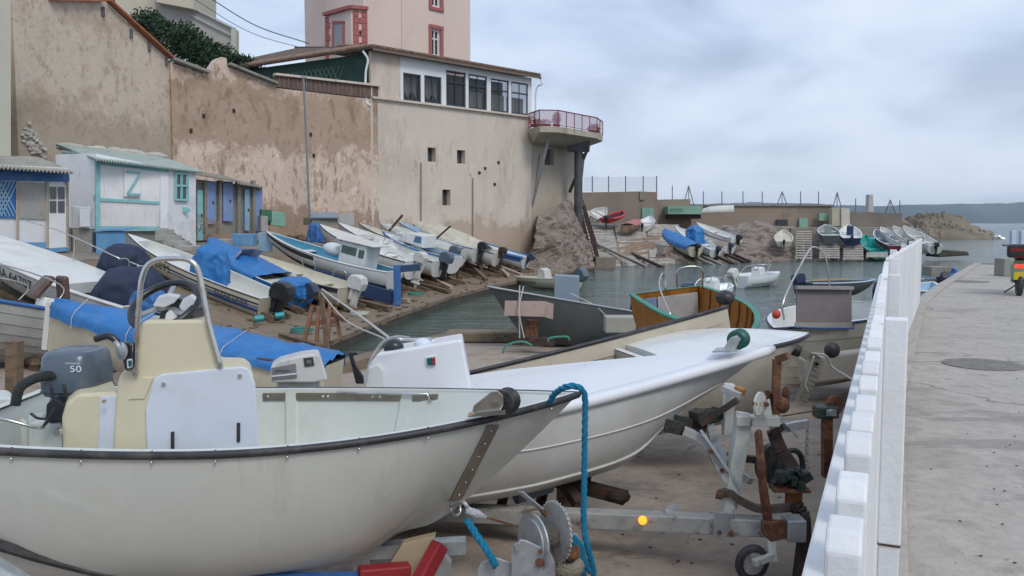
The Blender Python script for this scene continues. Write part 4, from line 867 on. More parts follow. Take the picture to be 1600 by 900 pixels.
panel(s2, 'plaster_end_wall', mat('white_plaster', (.70, .70, .72), .85, var=.05, dirt=(.36, .36, .36), damt=.4, dscale=1.5), 262, 262, 357, 306, 266, 385, 33, 34.2, th=2.5)
panel(s2, 'fascia', turq, 98, 237, 249, 151, 249, 258, 33.2, 30.5, proud=.04)
base_plane(W(150, 300, 30.5), W(262, 300, 33)); panel(s2, 'trim_post', turq, 148, 245, 362, 155, 246, 360, 30.4, 30.6, proud=.07)
panel(s2, 'trim_rail', turq, 152, 309, 314, 248, 315, 319, 30.5, 32.7, proud=.05); panel(s2, 'trim_rail', turq, 152, 353, 361, 249, 355, 361, 30.5, 32.7, proud=.05)
MB().bar(W(121, 308, 31.9), W(150, 310, 30.45), .04, .22).build('trim_rail', turq, s2); panel(s2, 'trim_rail', turq, 152, 252, 257, 262, 265, 270, 30.5, 33, proud=.05)
m = MB()
for k in range(38):
    x = 156 + k * 2.75; m.bar(BP(x, 258 + (x - 150) * .12, .01), BP(x, 353, .01), .02, .03, up=(1, 0, 0))
m.build('board_battens', shed_w, s2)
ht = panel(s2, 'hatch', shed_w, 192, 262, 307, 217, 264, 308, 31.4, 31.9, proud=.09)
m = MB(); m.bar(BP(195, 268, .15), BP(216, 269, .15), .03, .07); m.bar(BP(195, 303, .15), BP(216, 304, .15), .03, .07); m.bar(BP(196, 302, .15), BP(216, 270, .15), .03, .06); m.build('hatch_brace', turq, ht)
panel(s2, 'door', shed_w, 249, 274, 357, 261, 276, 357, 32.7, 33, proud=.07)
base_plane(W(262, 300, 33), W(306, 300, 34.2)); wn = panel(s2, 'window', glass_d, 273, 272, 311, 291, 274, 312, 33.3, 33.8, proud=.04)
m = MB()
for x in (273, 282, 291): m.bar(BP(x, 271, .06), BP(x, 312, .06), .08, .08, up=(1, 0, 0))
for y in (271, 290, 312): m.bar(BP(272, y, .07), BP(292, y + .5, .07), .08, .08)
m.build('window_frame', turq, wn)
MB().ball(BP(286, 328, 0), (.3, .02, .13), 12, 5).build('blue_paint_splash', turq, s2)
base_plane(None, None); panel(s2, 'foundation', block_m, 150, 358.5, 400, 306, 358.5, 392, 30.5, 34.2, th=2.4)
corr(W(150, 250, 29.9), W(318, 270, 34.3), W(245, 243, 37), W(86, 226, 34), 44, .045, 'corrugated_roof', corr_t, s2)
m = MB(); rs = random.Random(5)
for k in range(26): a = k / 25; m.ball(W(100 + 150 * a, 229 + 16 * a + rs.uniform(-1, 1), 34.6 + 1.8 * a), (.35, .3, rs.uniform(.08, .2)), 8, 5)
m.build('mortar_flashing', mat('pale_mortar', (.45, .42, .37), .9, var=.2), s2)
s3 = thing('concrete_locker_row', 'low row of grey concrete lockers with pale blue doors by the white shed', 'shed', W(365, 362, 40))
panel(s3, 'wall', block_m, 306, 280, 366, 410, 292, 364, 38, 41.5, th=2.4)
base_plane(W(306, 300, 38), W(410, 300, 41.5))
for (x0, y0, b0, x1, y1, b1, mm) in ((306, 297, 376, 314, 297, 375, turq), (320, 283, 350, 334, 284, 350, lilac_blue), (346, 283, 345, 361, 284, 346, lilac_blue), (380, 296, 360, 387, 296, 361, lt_blue), (397, 298, 361, 407, 299, 362, lilac_blue)):
    YY = 37.9 + 3.5 * (x0 - 306) / 104; d_ = panel(s3, 'door', mm, x0, y0, b0, x1, y1, b1, YY, YY + .3, proud=.12); c_ = BP((x0 * .3 + x1 * .7), (y0 + b0) / 2, .15); MB().box(c_, (.05, .05, .12)).build('handle', dark_rust, d_)
for x in (316, 339, 368, 392): YY = 38 + 3.5 * (x - 306) / 104; panel(s3, 'pier', block_m, x, 282, 365, x + 4, 282, 365, YY, YY + .1, proud=.16, th=.2)
base_plane(None, None); corr(W(306, 272, 37.2), W(373, 283, 39.2), W(350, 275, 43), W(290, 266, 41), 20, .04, 'corrugated_roof', corr_m, s3); corr(W(370, 286, 39.2), W(412, 293, 41), W(400, 288, 44), W(365, 281, 42), 10, .04, 'corrugated_roof', corr_m, s3)
# ---------------------------------------------------------------- breakwater, far quay, island, hills
def slab(name, label, px, Y, th, material, cat='wall', parent=None, dY=0, **k):
    """outline standing at distance Y (dY metres further per picture width), th deep"""
    pts = [W(a, b, Y + dY * (a - 1100) / 500) for a, b in px]; o = MB().prism(pts, (0, th, 0)).build(name, material, parent, **k)
    if label: tag(o, label, cat)
    return o
bw = thing('breakwater_wall', 'long low brown harbour wall closing the far side of the cove', 'wall', W(1150, 350, 95))
slab('wall', None, [(1080, 321), (1300, 321), (1300, 372), (1080, 372)], 95, 2, seawall_m, parent=bw)
slab('capping', None, [(1079, 319.5), (1301, 319.5), (1301, 322), (1079, 322)], 94.8, 2.4, terrace_m, parent=bw)
slab('end_section', None, [(1299, 330), (1410, 333.5), (1410, 358), (1299, 362)], 95.5, 2, mat('grey_breakwater_render', (.20, .175, .15), .9, var=.2, scale=.4, bump=.4), parent=bw)
slab('middle_section', None, [(1024, 312), (1079, 311), (1079, 366), (1024, 366)], 93, 3, seawall_m, parent=bw)
hw = slab('high_wall_block', 'tall brown end block of the harbour wall carrying the wire fence', [(895, 301), (1000, 299), (1027, 300), (1027, 372), (895, 372)], 90, 3, seawall_m)
m = MB(); m.prism([W(1000, 299, 89.8), W(1007, 300, 89.8), W(1007, 312, 89.8), W(1000, 312, 89.8)], (0, .3, 0)); o = m.build('wall_pier', terrace_m, hw)
fn = thing('wire_fence', 'tall wire mesh fence on posts along the top of the high brown wall block', 'fence', W(970, 300, 91))
for x in (925.5, 951, 977.5, 1005, 1026): MB().tube([W(x, 300, 91), W(x, 275, 91)], .06, 6).build('post', mat('fence_post_grey', (.16, .17, .18), .6), fn)
m = MB(); m.quad(W(912, 299, 91), W(1026, 299, 91), W(1026, 276, 91), W(912, 277, 91)); m.build('wire_mesh', mesh_fence, fn)
for x, y0, y1 in ((1050.5, 290, 312), (1099, 299, 321), (1128, 299, 321), (1161, 299, 321), (1191, 299, 321), (1251, 299, 321), (1279, 299, 321), (1337, 310, 332), (1406, 313, 334)):
    tag(MB().tube([W(x, y1, 95.8), W(x, y0, 95.8)], .055, 6).build('fence_post', mat('fence_post_grey', (.16, .17, .18), .6)), 'bare slim grey post standing on the breakwater wall', 'post', 'bare posts along the breakwater wall')
for i, (x, yt, yb, lb) in enumerate(((1076, 290, 320, 'tripod mast at the step where the breakwater wall drops'), (1222, 299, 321, 'three legged mast on the breakwater midway between bare posts'), (1308, 300, 330, 'tripod mast behind the beige cabinets'), (1391, 312, 334, 'tripod mast nearest the seaward end of the breakwater'))):
    m = MB()
    for dx in (-8, 0, 8): m.tube([W(x + dx, yb, 96 + (2 if dx else 0)), W(x, yt, 96.5)], .05, 5)
    tag(m.build('tripod_mast', mat('fence_post_grey', (.16, .17, .18), .6)), lb, 'mast', 'tripod masts on the breakwater')
tag(slab('white_obelisk', None, [(1357, 331), (1358.5, 304), (1364, 304), (1365, 331)], 103, 1, mat('pale_obelisk', (.50, .46, .44), .8)), 'pale square beacon pillar beyond the breakwater wall', 'beacon')
cbx = thing('utility_cabinets', 'pair of beige metal cabinets standing against the breakwater wall', 'cabinet', W(1314, 352, 93))
slab('cabinet', None, [(1300, 326), (1313, 325), (1313, 353), (1300, 353)], 93, 1, mat('beige_metal', (.42, .38, .29), .6), parent=cbx, bevel=.02); slab('cabinet', None, [(1314.5, 325), (1328, 326), (1328, 354), (1314.5, 354)], 92.8, 1, mat('pale_beige_metal', (.50, .48, .42), .6), parent=cbx, bevel=.02)
tag(slab('mint_cabinet', None, [(1280, 333), (1292, 333), (1292, 345), (1280, 345)], 94, .5, mint, bevel=.03), 'small mint green box hung on the breakwater wall beside the cabinets', 'box')
tag(slab('mint_door', None, [(1249, 341), (1262, 341), (1262, 355), (1249, 355)], 94.6, .3, mint), 'faded green hatch door low in the breakwater wall', 'door')
tag(slab('dark_hatch', None, [(1213.5, 343), (1231, 343), (1231, 353.5), (1213.5, 353.5)], 94.6, .3, mat('dark_hatch', (.03, .035, .04), .6)), 'dark rectangular hatch in the breakwater wall', 'hatch')
gb = thing('mint_boat_box', 'long mint green hut roof with graffiti against the wall by the upturned boat', 'hut', W(1070, 340, 91))
slab('upper_wall', None, [(1044, 322.5), (1098, 321.5), (1098, 334.5), (1044, 334.5)], 90.5, 3, mint, parent=gb); slab('recess', None, [(1045, 335), (1095, 335), (1095, 342), (1045, 342)], 91.2, 2, dark_rust, parent=gb)
m = MB()
for x in (1050, 1057, 1064): m.torus(W(x, 327, 90.35), (0, 1, 0), .16, .035, 12, 4)
m.build('graffiti', mat('green_graffiti', (.08, .2, .15), .7), gb)
# far quay ledge and rock faces
S(MB().prism([W(1040, 362, 88), W(1240, 356, 90), W(1240, 352, 96), W(1040, 352, 96)], (0, 0, -3)).build('far_terrace', terrace_m))
m = MB(); q = [W(1236, 357, 84.5), W(1420, 357, 86.5), W(1425, 350, 96), W(1236, 350, 96)]; z_ = 3.0; m.prism([(p.x, p.y, z_) for p in q], (0, 0, -4)); S(m.build('far_quay', terrace_m))
crag('rock', 'low pale rock bank with a mossy foot under the far boats', [W(1018, 412, 72), W(1080, 412, 74), W(1160, 411, 76), W(1240, 409, 78.5), W(1330, 408, 79.5), W(1402, 405, 80)], [W(1040, 386, 74), W(1100, 380, 78), W(1160, 374, 80), W(1240, 372, 83), W(1330, 366, 85), W(1405, 364, 86)], 9, nu=150, nv=26, amp=.5, depth=8)
crag('rock', 'pale pinkish boulder mound between the grey ramp boat and the far wall', [W(1128, 404, 79), W(1165, 402, 78), W(1200, 400, 79), W(1240, 398, 82)], [W(1135, 356, 88), W(1165, 347, 89), W(1195, 346, 89), W(1240, 362, 88)], 5, nu=60, nv=40, amp=.8, depth=3)
# plank ramp far left
ra = thing('timber_slipway', 'weathered grey plank ramp running up from the water to the high wall', 'slipway', W(980, 400, 75))
bl, br, tr_, tl = W(926, 419, 66.5), W(1056, 411, 73), W(1062, 352, 88), W(905, 350, 86)
def bil(u, v): return bl.lerp(br, u).lerp(tl.lerp(tr_, u), v)
m = MB(); NP = 30
for k in range(NP):
    v0, v1 = k / NP, (k + .86) / NP; jit = rs.uniform(-.02, .02)
    for (u0, u1) in ((0, .33), (.34, .66), (.67, 1)):
        j = rs.uniform(-.06, .06); a, b_, c, d = bil(u0, v0), bil(u1 - .01, v0), bil(u1 - .01, v1), bil(u0, v1); up = Vector((0, 0, j + .06)); m.add([a + up, b_ + up, c + up, d + up, a - Vector((0, 0, .1)), b_ - Vector((0, 0, .1)), c - Vector((0, 0, .1)), d - Vector((0, 0, .1))], [(0, 1, 2, 3), (0, 4, 5, 1), (1, 5, 6, 2), (3, 2, 6, 7), (0, 3, 7, 4)])
m.build('planking', mat('silvery_planks', (.36, .33, .29), .85, var=.35, scale=1.2, dirt=(.10, .08, .06), damt=.5, dscale=2), ra)
m = MB(); m.add([bl + Vector((0, 0, -.12)), br + Vector((0, 0, -.12)), tr_ + Vector((0, 0, -.12)), tl + Vector((0, 0, -.12)), bl + Vector((0, 0, -1.5)), br + Vector((0, 0, -1.5))], [(0, 1, 2, 3), (0, 4, 5, 1)]); m.build('ramp_bed', base_brown, ra)
tag(MB().box(W(945, 411, 63), (1.5, 1.2, .9)).build('mooring_block', mat('mooring_block_c', (.22, .19, .15), .9, var=.2, bump=.5), bevel=.06), 'square brown concrete block with rope loops at the foot of the crag', 'mooring block')
# steel stair by the crag
st = thing('steel_stair', 'rusted dark steel stair with handrail climbing beside the crag', 'stair', W(920, 410, 64))
m = MB()
for dx in (0, 9): m.bar(W(903 + dx, 322, 68), W(926 + dx, 408, 63), .14, .3, up=(1, 0, 0))
for k in range(16): a = k / 15; m.bar(W(903 + 23 * a, 325 + 82 * a, 68 - 5 * a), W(913 + 23 * a, 325 + 82 * a, 68 - 5 * a), .3, .05)
m.build('stair_flight', dark_rust, st); m = MB()
for k in range(7): a = k / 6; p = W(908 + 25 * a, 326 + 80 * a, 67.7 - 5 * a); m.bar(p, p + Vector((0, 0, 1.1)), .06, .06, up=(1, 0, 0))
m.bar(W(908, 305, 67.7), W(934, 385, 62.7), .07, .07, up=(1, 0, 0)); m.bar(W(908, 315, 67.7), W(934, 395, 62.7), .05, .05, up=(1, 0, 0)); m.build('handrail', dark_rust, st)
# island and hills
rows = []
for j in range(40):
    v = j / 39; row = []
    for i in range(110):
        u = i / 109; x = 87 + 19.5 * u; y = 180 + 22 * v; e_ = lerp_tab([(0, .3), (.08, .86), (.3, 1.02), (.42, 1.0), (.6, .82), (.8, .5), (.93, .22), (1, -.1)], u); pr = math.sin(math.pi * min(1, v * 1.0)) ** .6 if 0 < v < 1 else 0
        q = Vector((x * .35, y * .35, 0)); z = -1 + 6.6 * e_ * pr + (mnoise.noise(q) * 1.2 + (abs(mnoise.noise(q * 2.5 + Vector((0, y * .4, 0)))) - .3) * 1.5 + mnoise.noise(q * 8) * .4) * pr; z = (z + round(z * 1.4 + x * .12) / 1.4 - x * .12 / 1.4) / 2 if pr > .2 else z; row.append(Vector((x + mnoise.noise(q * 2) * .9, y, z)))
    rows.append(row)
tag(MB().grid(rows).build('rocky_islet', isle_m), 'low brown rocky islet in the sea just past the breakwater end', 'islet')
rock('skerry', 'small dark rock awash beside the islet tip', W(1533, 371, 195), (3.8, 3, 1.6), 12, n=28, mt=isle_m)
crag('rock', 'pale rocks just beyond the seaward end of the wall', [W(1400, 372, 150), W(1445, 372, 150)], [W(1405, 338, 155), W(1424, 350, 155)], 4, nu=20, nv=16, amp=1, depth=8)
rows = []
for j in range(12):
    v = j / 11; row = []
    for i in range(220):
        u = i / 219; x = -500 + 8000 * u; y = 6200 + 1500 * v; q = Vector((x * .0022, y * .0022, 5)); h_ = 158 + 26 * mnoise.noise(q * .9) + 16 * mnoise.noise(q * 2.2) + 8 * mnoise.noise(q * 6) + 3 * mnoise.noise(q * 16)
        row.append(Vector((x, y, -3 + h_ * math.sin(math.pi * min(1, v * .98 + .0)) ** .75 + (4 * mnoise.noise(q * 12) if 0 < j < 11 else 0))))
    rows.append(row)
S(MB().grid(rows).build('far_hills', hill_m, smooth=True))
tag(slab('low_jetty', None, [(1466, 389), (1512, 393), (1516, 399), (1466, 402)], 78, 2.5, quay_dark, bevel=.1), 'low dark jetty stub running out past the fence end', 'jetty')
h = MB().box((2500, 4200, 125), (9000, 9400, 252)).build('haze', mat('haze_tmp', (1, 1, 1))); tag(h, kind='stuff')
hm = bpy.data.materials.new('haze_air'); hm.use_nodes = True; hm.node_tree.nodes.remove(hm.node_tree.nodes['Principled BSDF']); vn = hm.node_tree.nodes.new('ShaderNodeVolumePrincipled'); vn.inputs['Density'].default_value = .00007; vn.inputs['Color'].default_value = (.70, .84, 1, 1); hm.node_tree.links.new(vn.outputs[0], hm.node_tree.nodes['Material Output'].inputs['Volume']); h.data.materials.clear(); h.data.materials.append(hm)
# far boats
FG = 'boats on the far quay'
b = Boat('dinghy', 'white upturned looking dinghy leaning below the high wall, second from the stair', W(948, 324, 85), W(925, 338, 84), B=1.7, D=.6, hull=dull_white, rail=None, roll=.5, group=FG)
b = Boat('dinghy', 'small white dinghy farthest left below the high wall, partly behind the stair', W(908, 326, 84.5), W(918, 331, 83), B=1.2, D=.5, hull=dull_white, rail=None, group=FG, thwarts=())
b = Boat('inflatable_boat', 'red boat with black engine hauled up on the grey plank ramp', W(973, 330, 86), W(948, 342, 82.5), B=1.7, D=.45, hull=red_boat_m, inner=motor_black, rail=red_boat_m, rail_r=.14, group=FG); b.outboard(motor_black)
b = Boat('rowing_boat', 'small brown boat with a striped cover beside the red one', W(998, 342, 85), W(978, 352, 80), B=1.5, D=.7, hull=base_brown, rail=None, group=FG, thwarts=(.4,)); b.tarp('red blue and white striped cloth heaped on the small brown boat', .1, .8, .3, .1, material=mat('striped_cloth', (.4, .15, .15), .8, var=.5, scale=4))
b = Boat('rowing_boat', 'white open dinghy facing the water above the plank ramp, stern with dark engine', W(1016, 337, 88), W(1004, 353, 83.5), B=1.8, D=.6, hull=white, group=FG); b.outboard(motor_black, sc=.8)
tag(MB().box(W(1012, 333, 90), (1.2, .4, 1.1)).build('small_mint_locker', mint), 'small mint green locker behind the white dinghy', 'locker')
b = Boat('motor_boat', 'beige boat under a bright blue cover at the foot of the far ramp', W(1036, 360, 78), W(1088, 386, 73.5), B=2.0, D=.9, hull=cream, group=FG); b.tarp('bright blue cover over the beige boat on the far ramp', .05, .98, .45, .3, seed=3); b.outboard(motor_black)
b = Boat('motor_boat', 'white motor boat beside the blue covered one with a navy engine', W(1054, 352, 80), W(1120, 390, 75), B=1.9, D=.8, hull=white, group=FG); b.outboard(motor_navy, leg=motor_black); t_ = MB(); clump
o = heap(W(1085, 368, 77.5), (.8, .8, .9), 3).build('cover', blue_tarp, smooth=True); tag(o, 'blue hood over the console of the white boat on the far ramp', 'tarpaulin')
b = Boat('motor_boat', 'white boat with blue engine lying lowest over the timber rails', W(1070, 358, 83), W(1140, 385, 77), B=1.8, D=.8, hull=dull_white, group=FG); b.outboard(motor_navy)
b = Boat('motor_boat', 'long white boat with red tube and black outboard on the pale rock', W(1088, 347, 84), W(1152, 373, 79), B=1.9, D=.8, hull=white, group=FG); b.outboard(motor_black, sc=1.2); b.rails([[(1.6, -.8, 0), (1.6, -.8, .5), (2.6, -.6, .55), (2.9, -.5, .1)]], .03)
b = Boat('upturned_boat', 'white boat lying upside down on the terrace below the breakwater wall', W(1087, 333, 91), W(1147, 329, 90), B=1.5, D=.55, hull=dull_white, rail=None, roll=math.pi * .93, group=FG, thwarts=())
b = Boat('dinghy', 'small square white dinghy seen from astern at the rock bank', W(1224, 358, 82), W(1225, 378, 78), B=1.7, D=.5, hull=cream, rail=None, group=FG); b.outboard(motor_black, sc=.7)
specs = [('motor_boat', 'grey green boat on pallets, first of the four facing stern on', (1290, 350), (1299, 368), white, grey_hull, navy_paint, mat('grey_green_liner', (.25, .28, .26), .6)),
         ('motor_boat', 'white decked boat with dark blue hull above the middle pallet rack', (1326, 350), (1331, 372), white, navy_paint, None, white),
         ('motor_boat', 'bright turquoise boat on the far quay', (1352, 366), (1374, 393), teal_hull, teal_hull, None, teal_hull),
         ('motor_boat', 'white rimmed boat with dark red hull next to the turquoise one', (1368, 358), (1403, 384), white, red_hull, None, mat('cool_grey_liner', (.3, .34, .38), .5))]
for i, (n_, lb, bo, se, tp_, hl, lowm, inn) in enumerate(specs):
    b = Boat(n_, lb, W(*bo, 84.5), W(*se, 78.2 - .1 * i), B=2.0, D=.75, hull=hl, top=tp_, rail=None, inner=inn, group=FG, lowband=(lowm, .7) if lowm else None)
    b.console(.55, wd=.6, material=navy_paint if i == 1 else inn, wheel=False)
    if i == 1: b.outboard(motor_navy, sc=.9)
for i, (bo, se, lb) in enumerate((((1376, 354), (1420, 380), 'long white hull leaning seaward beyond the red bottomed boat'), ((1396, 352), (1444, 384), 'narrow grey white hull with a mast along it near the seaward end'), ((1412, 352), (1462, 384), 'outermost white boat on the far quay with a dark engine'))):
    b = Boat('motor_boat', lb, W(*bo, 84.5 - i), W(*se, 78 - i * 1.0), B=1.8, D=.8, hull=dull_white if i else white, group=FG)
    if i != 1: b.outboard(motor_navy if i == 0 else motor_black)
    b.rails([[(1, .7, .05), (1.2, .6, .6), (3.2, .3, .7), (3.8, .2, .1)]], .03)
def pallet(px0, px1, y0, y1, Y0, Y1, label, n=9):
    t = thing('pallet_ramp', label, 'boat ramp', W((px0 + px1) / 2, y1, Y0), 'pallet ramps on the far quay'); a = W(px0, y0, Y1); b_ = W(px1, y0, Y1); c = W(px0 - 1, y1, Y0); d = W(px1 + 1, y1, Y0)
    m = MB()
    for k in range(n): v = (k + .5) / n; m.bar(a.lerp(c, v), b_.lerp(d, v), .16, .09)
    m.build('slats', mat('bleached_slats', (.50, .47, .43), .85, var=.25, scale=3), t); m = MB()
    for u in (.05, .5, .95): m.bar(a.lerp(b_, u) + Vector((0, .05, -.12)), c.lerp(d, u) + Vector((0, .05, -.12)), .14, .14)
    m.build('stringers', grey_wood, t)
pallet(1244, 1268, 360, 405, 77, 82.5, 'tall narrow pallet ramp standing empty left of the grey green boat', 12); pallet(1281, 1311, 379, 404, 76.6, 79.5, 'pallet ramp under the grey green boat'); pallet(1318, 1348, 382, 406, 76.5, 79.4, 'pallet ramp under the dark blue bottomed boat'); pallet(1354, 1386, 394, 402, 76.5, 77.8, 'dark pallet ramp under the turquoise boat', 4)
for i, (a, b_, Ya, Yb) in enumerate((((1100, 392), (1150, 414), 78, 72), ((1088, 396), (1130, 415), 77, 71.5), ((1112, 388), (1166, 411), 79, 74), ((1076, 398), (1118, 416), 76, 71), ((962, 385), (1036, 418), 78, 67), ((925, 378), (1010, 417), 76, 66), ((1130, 390), (1172, 409), 79, 75))):
    tag(MB().bar(W(*a, Ya), W(*b_, Yb), .25, .2).build('timber_rail', grey_wood if i % 2 else dark_rust), 'weathered timber rail sloping into the water below the far boats', 'rail', 'timber rails on the far slope')
# ---------------------------------------------------------------- boats on the left slipway
LG = 'boats hauled out on the left slipway'
def cradle(b, label, mm=wood, t0=.12, t1=.75):
    """two sloping timbers and two cross chocks between keel and ground"""
    t = thing('boat_cradle', label, 'cradle', b.M @ Vector((b.L * .4, 0, -b.D)), 'cradles under the hauled out boats')
    def gp(p):
        g = gz_left(p.x, p.y) if p.y > 17.5 or p.x < -5.4 else slip_z(p.x, p.y); return g
    for sy in (-1, 1):
        a = b.M @ Vector((-.3, sy * b.B * .22, 0)); c = b.M @ Vector((b.L * .85, sy * b.B * .2, 0)); a.z = gp(a) + .09; c.z = gp(c) + .09; MB().bar(a, c, .12, .14).build('skid', mm, t)
    for tt in (t0, t1):
        k = b.M @ Vector((b.L * tt, 0, -b.d(tt) - .02)); g = gp(k)
        for sy in (-1, 1):
            q = b.M @ Vector((b.L * tt, sy * b.B * .24, -b.d(tt) * .9)); g = gp(q); 
            if q.z > g + .05: MB().bar((q.x, q.y, g), (q.x, q.y, q.z + .08), .12, .12, up=(1, 0, 0)).build('chock', mm, t)
        a = b.M @ Vector((b.L * tt, -b.B * .34, -b.d(tt) * .95 - .06)); c = b.M @ Vector((b.L * tt, b.B * .34, -b.d(tt) * .95 - .06)); MB().bar(a, c, .14, .1).build('cross_beam', mm, t)
# farthest first
b = Boat('fishing_boat', 'white boat with bright blue topside stripe, farthest along the left slipway', W(722, 370, 54), W(824, 402, 52.5), B=2.0, D=.75, hull=white, rail=deep_blue, rail_r=.09, inner=white, group=LG, lowband=(white, .3)); b.stripe(.02, .97, .72, .985, -1, deep_blue); b.outboard(motor_navy, tilt=.5); cradle(b, 'timber cradle under the farthest blue striped boat')
b = Boat('motor_boat', 'cream canvas covered boat with raised ridge near the crag', W(645, 350, 50), W(780, 395, 48), B=2.2, D=.8, hull=dull_white, group=LG); b.tarp('cream canvas cover tented over a boat below the pink wall', .15, .95, .55, .12, material=cream_tarp, seed=4); b.outboard(dark_rust, sc=1.0); cradle(b, 'timber cradle under the canvas covered boat')
b = Boat('motor_boat', 'white covered boat with registration 133268 on its bow', W(592, 347, 48), W(722, 392, 46), B=2.3, D=.95, hull=dull_white, group=LG); b.tarp('pale grey cover stretched over the long white boat', .05, .9, .2, .1, material=mat('pale_grey_cover', (.46, .46, .42), .8, bump=.2, bscale=4), seed=5); b.side_text('133268', .42, .72, -1, .30); cradle(b, 'timber cradle under the boat numbered 133268')
b = Boat('cuddy_boat', 'white cuddy boat with blue gunwale band and windscreen', W(598, 362, 44), W(712, 402, 42), B=1.9, D=.85, hull=white, rail=deep_blue, rail_r=.05, inner=lt_blue, deck=.4, group=LG); cradle(b, 'timber cradle under the cuddy boat')
m = MB(); m.prism([(1.6, -.6, .0), (3.2, -.6, .0), (2.7, -.6, .5), (1.7, -.6, .62)], (0, 1.2, 0)); cb_ = b.put(m, 'cabin', white, bevel=.03); m = MB()
m.prism([(1.75, -.615, .2), (2.2, -.615, .16), (2.15, -.615, .48), (1.8, -.615, .52)], (0, .01, 0)); m.prism([(1.75, .605, .2), (2.2, .605, .16), (2.15, .605, .48), (1.8, .605, .52)], (0, .01, 0)); b.put(m, 'cabin_window', mat('blue_tinted_window', (.08, .16, .28), .15), parent=cb_); b.side_text('943', .08, .65, -1, .26)
b = Boat('motor_boat', 'plain white boat with light blue inside, between the cuddy boat and the numbered one', W(622, 346, 49), W(748, 388, 47.3), B=2.0, D=.8, hull=white, inner=lt_blue, rail=deep_blue, group=LG); b.outboard(motor_black, sc=1.1)
b = Boat('motor_boat', 'white boat with rubber strip and dark grey outboard tucked behind the folded screen boat', W(560, 348, 45.5), W(704, 396, 43.6), B=2.1, D=.85, hull=dull_white, inner=cream, rail=rubber, group=LG); b.outboard(motor_grey, leg=motor_black, sc=1.2)
b = Boat('motor_boat', 'white motor boat with a tall folded white screen and navy outboard', W(527, 347, 43), W(690, 408, 40.5), B=2.2, D=.8, hull=white, group=LG, deck=.3); b.windscreen(.45, .45); b.outboard(motor_grey, leg=motor_black, sc=1.35); b.rails([[(4.6, -.4, .02), (4.4, -.5, .5), (3.0, -.7, .5), (2.9, -.75, .02)], [(4.6, .4, .02), (4.4, .5, .5), (3.0, .7, .5), (2.9, .75, .02)]], .014); cradle(b, 'timber cradle under the boat with the folded screen'); b.side_text('VX 49', .1, .65, -1, .22)
b = Boat('motor_boat', 'white motor boat with a white outboard, between the cabin boat and the navy engine', W(499, 350, 40), W(650, 408, 37.5), B=2.1, D=.85, hull=white, group=LG, deck=.45); b.outboard(motor_white, sc=1.25); b.windscreen(.5, .3); cradle(b, 'timber cradle under the white engine boat'); b.rails([[(.1, -.7, .02), (.0, -.7, .35), (.9, -.8, .4), (1.2, -.8, .02)]], .018)
b = Boat('cabin_boat', 'small white cabin boat with teal inside, black rubbing strake and wheelhouse', W(416, 361, 35.5), W(618, 424, 33), B=1.9, D=.85, hull=white, inner=teal_in, rail=white, group=LG, tr=.62, thwarts=(.68,), sag=.14, e0=.75, lowband=(mat('blue_antifouling', (.03, .06, .13), .7), .55)); b.stripe(.5, .99, .78, .93, -1, rubber)
L = b.L; z0 = b.zs(.3)
m = MB(); m.prism([(1.15, -.5, -.35), (2.35, -.5, -.35), (2.35, -.5, .62), (1.15, -.5, .70)], (0, 1.0, 0)); cb_ = b.put(m, 'wheelhouse', white, bevel=.02)
b.put(MB().box((1.68, 0, .73), (1.75, 1.2, .06), Matrix.Rotation(.05, 3, 'Y')), 'cabin_roof', white, parent=cb_, bevel=.02)
for x0, x1 in ((1.22, 1.48), (1.58, 2.28)):
    for sy in (-.51, .505): b.put(MB().prism([(x0, sy, .2), (x1, sy, .18), (x1, sy, .5), (x0, sy, .52)], (0, .006, 0)), 'window', mat('green_grey_glass', (.08, .13, .12), .1), parent=cb_)
b.put(MB().ball((2.95, 0, .1), (.5, .42, .28), 14, 8), 'white_cover', mat('white_sheet', (.62, .66, .68), .6, bump=.3, bscale=5), smooth=True)
b.rails([[(.2, -.55, .02), (.1, -.6, .45), (.9, -.65, .5), (1.0, -.6, .02)]], .012)
sk = thing('boat_trailer', 'dark blue steel trailer and post under the cabin boat', 'trailer', G(622, 476, .4))
c = G(621, 477, .42); m = MB(); m.box(c + Vector((0, 0, .75)), (.25, .25, 1.5)); m.build('post', deep_blue, sk, bevel=.01)
m = MB(); m.bar(c + Vector((0, .1, 1.35)), c + Vector((.8, .5, 1.4)), .12, .25, up=(0, 0, 1)); m.bar(c + Vector((-.2, .2, .25)), c + Vector((-3.4, 1.0, 1.1)), .18, .5); m.bar(c + Vector((0, 1.0, .2)), c + Vector((-3.4, 2.0, 1.1)), .15, .4); m.build('frame', mat('navy_steel', (.02, .045, .11), .6), sk)
b = Boat('motor_boat', 'cream motor boat numbered MX 87 with a white outboard', W(356, 385, 32), W(548, 449, 30), B=2.05, D=.75, hull=cream, inner=mat('cream_liner', (.56, .52, .42), .5), rail=rubber, group=LG, thwarts=(.25, .5)); b.stripe(.0, .98, .86, .99, -1, rubber); b.outboard(motor_white, sc=1.35, tilt=.05); b.side_text('MX 87', .42, .72, -1, .27); cradle(b, 'timber cradle under the cream boat'); b.rails([[(2.6, -.75, .02), (2.7, -.7, .28), (2.2, -.75, .28), (2.1, -.8, .02)], [(1.3, -.75, .02), (1.2, -.7, .3), (.8, -.75, .3), (.7, -.8, .02)]], .012)
b = Boat('motor_boat', 'blue topped boat with a violet tinted screen, second from the front on the slipway', W(325, 371, 30.3), W(476, 452, 28.4), B=1.85, D=.75, hull=mat('bright_blue_gelcoat', (.03, .17, .42), .3), inner=cream, rail=None, top=white, group=LG, lowband=(cream, .45)); b.windscreen(.62, .38, material=screen_m); b.outboard(motor_navy, leg=mat('grey_leg', (.35, .36, .37), .4), tilt=.6, sc=1.05); cradle(b, 'timber cradle under the blue topped boat')
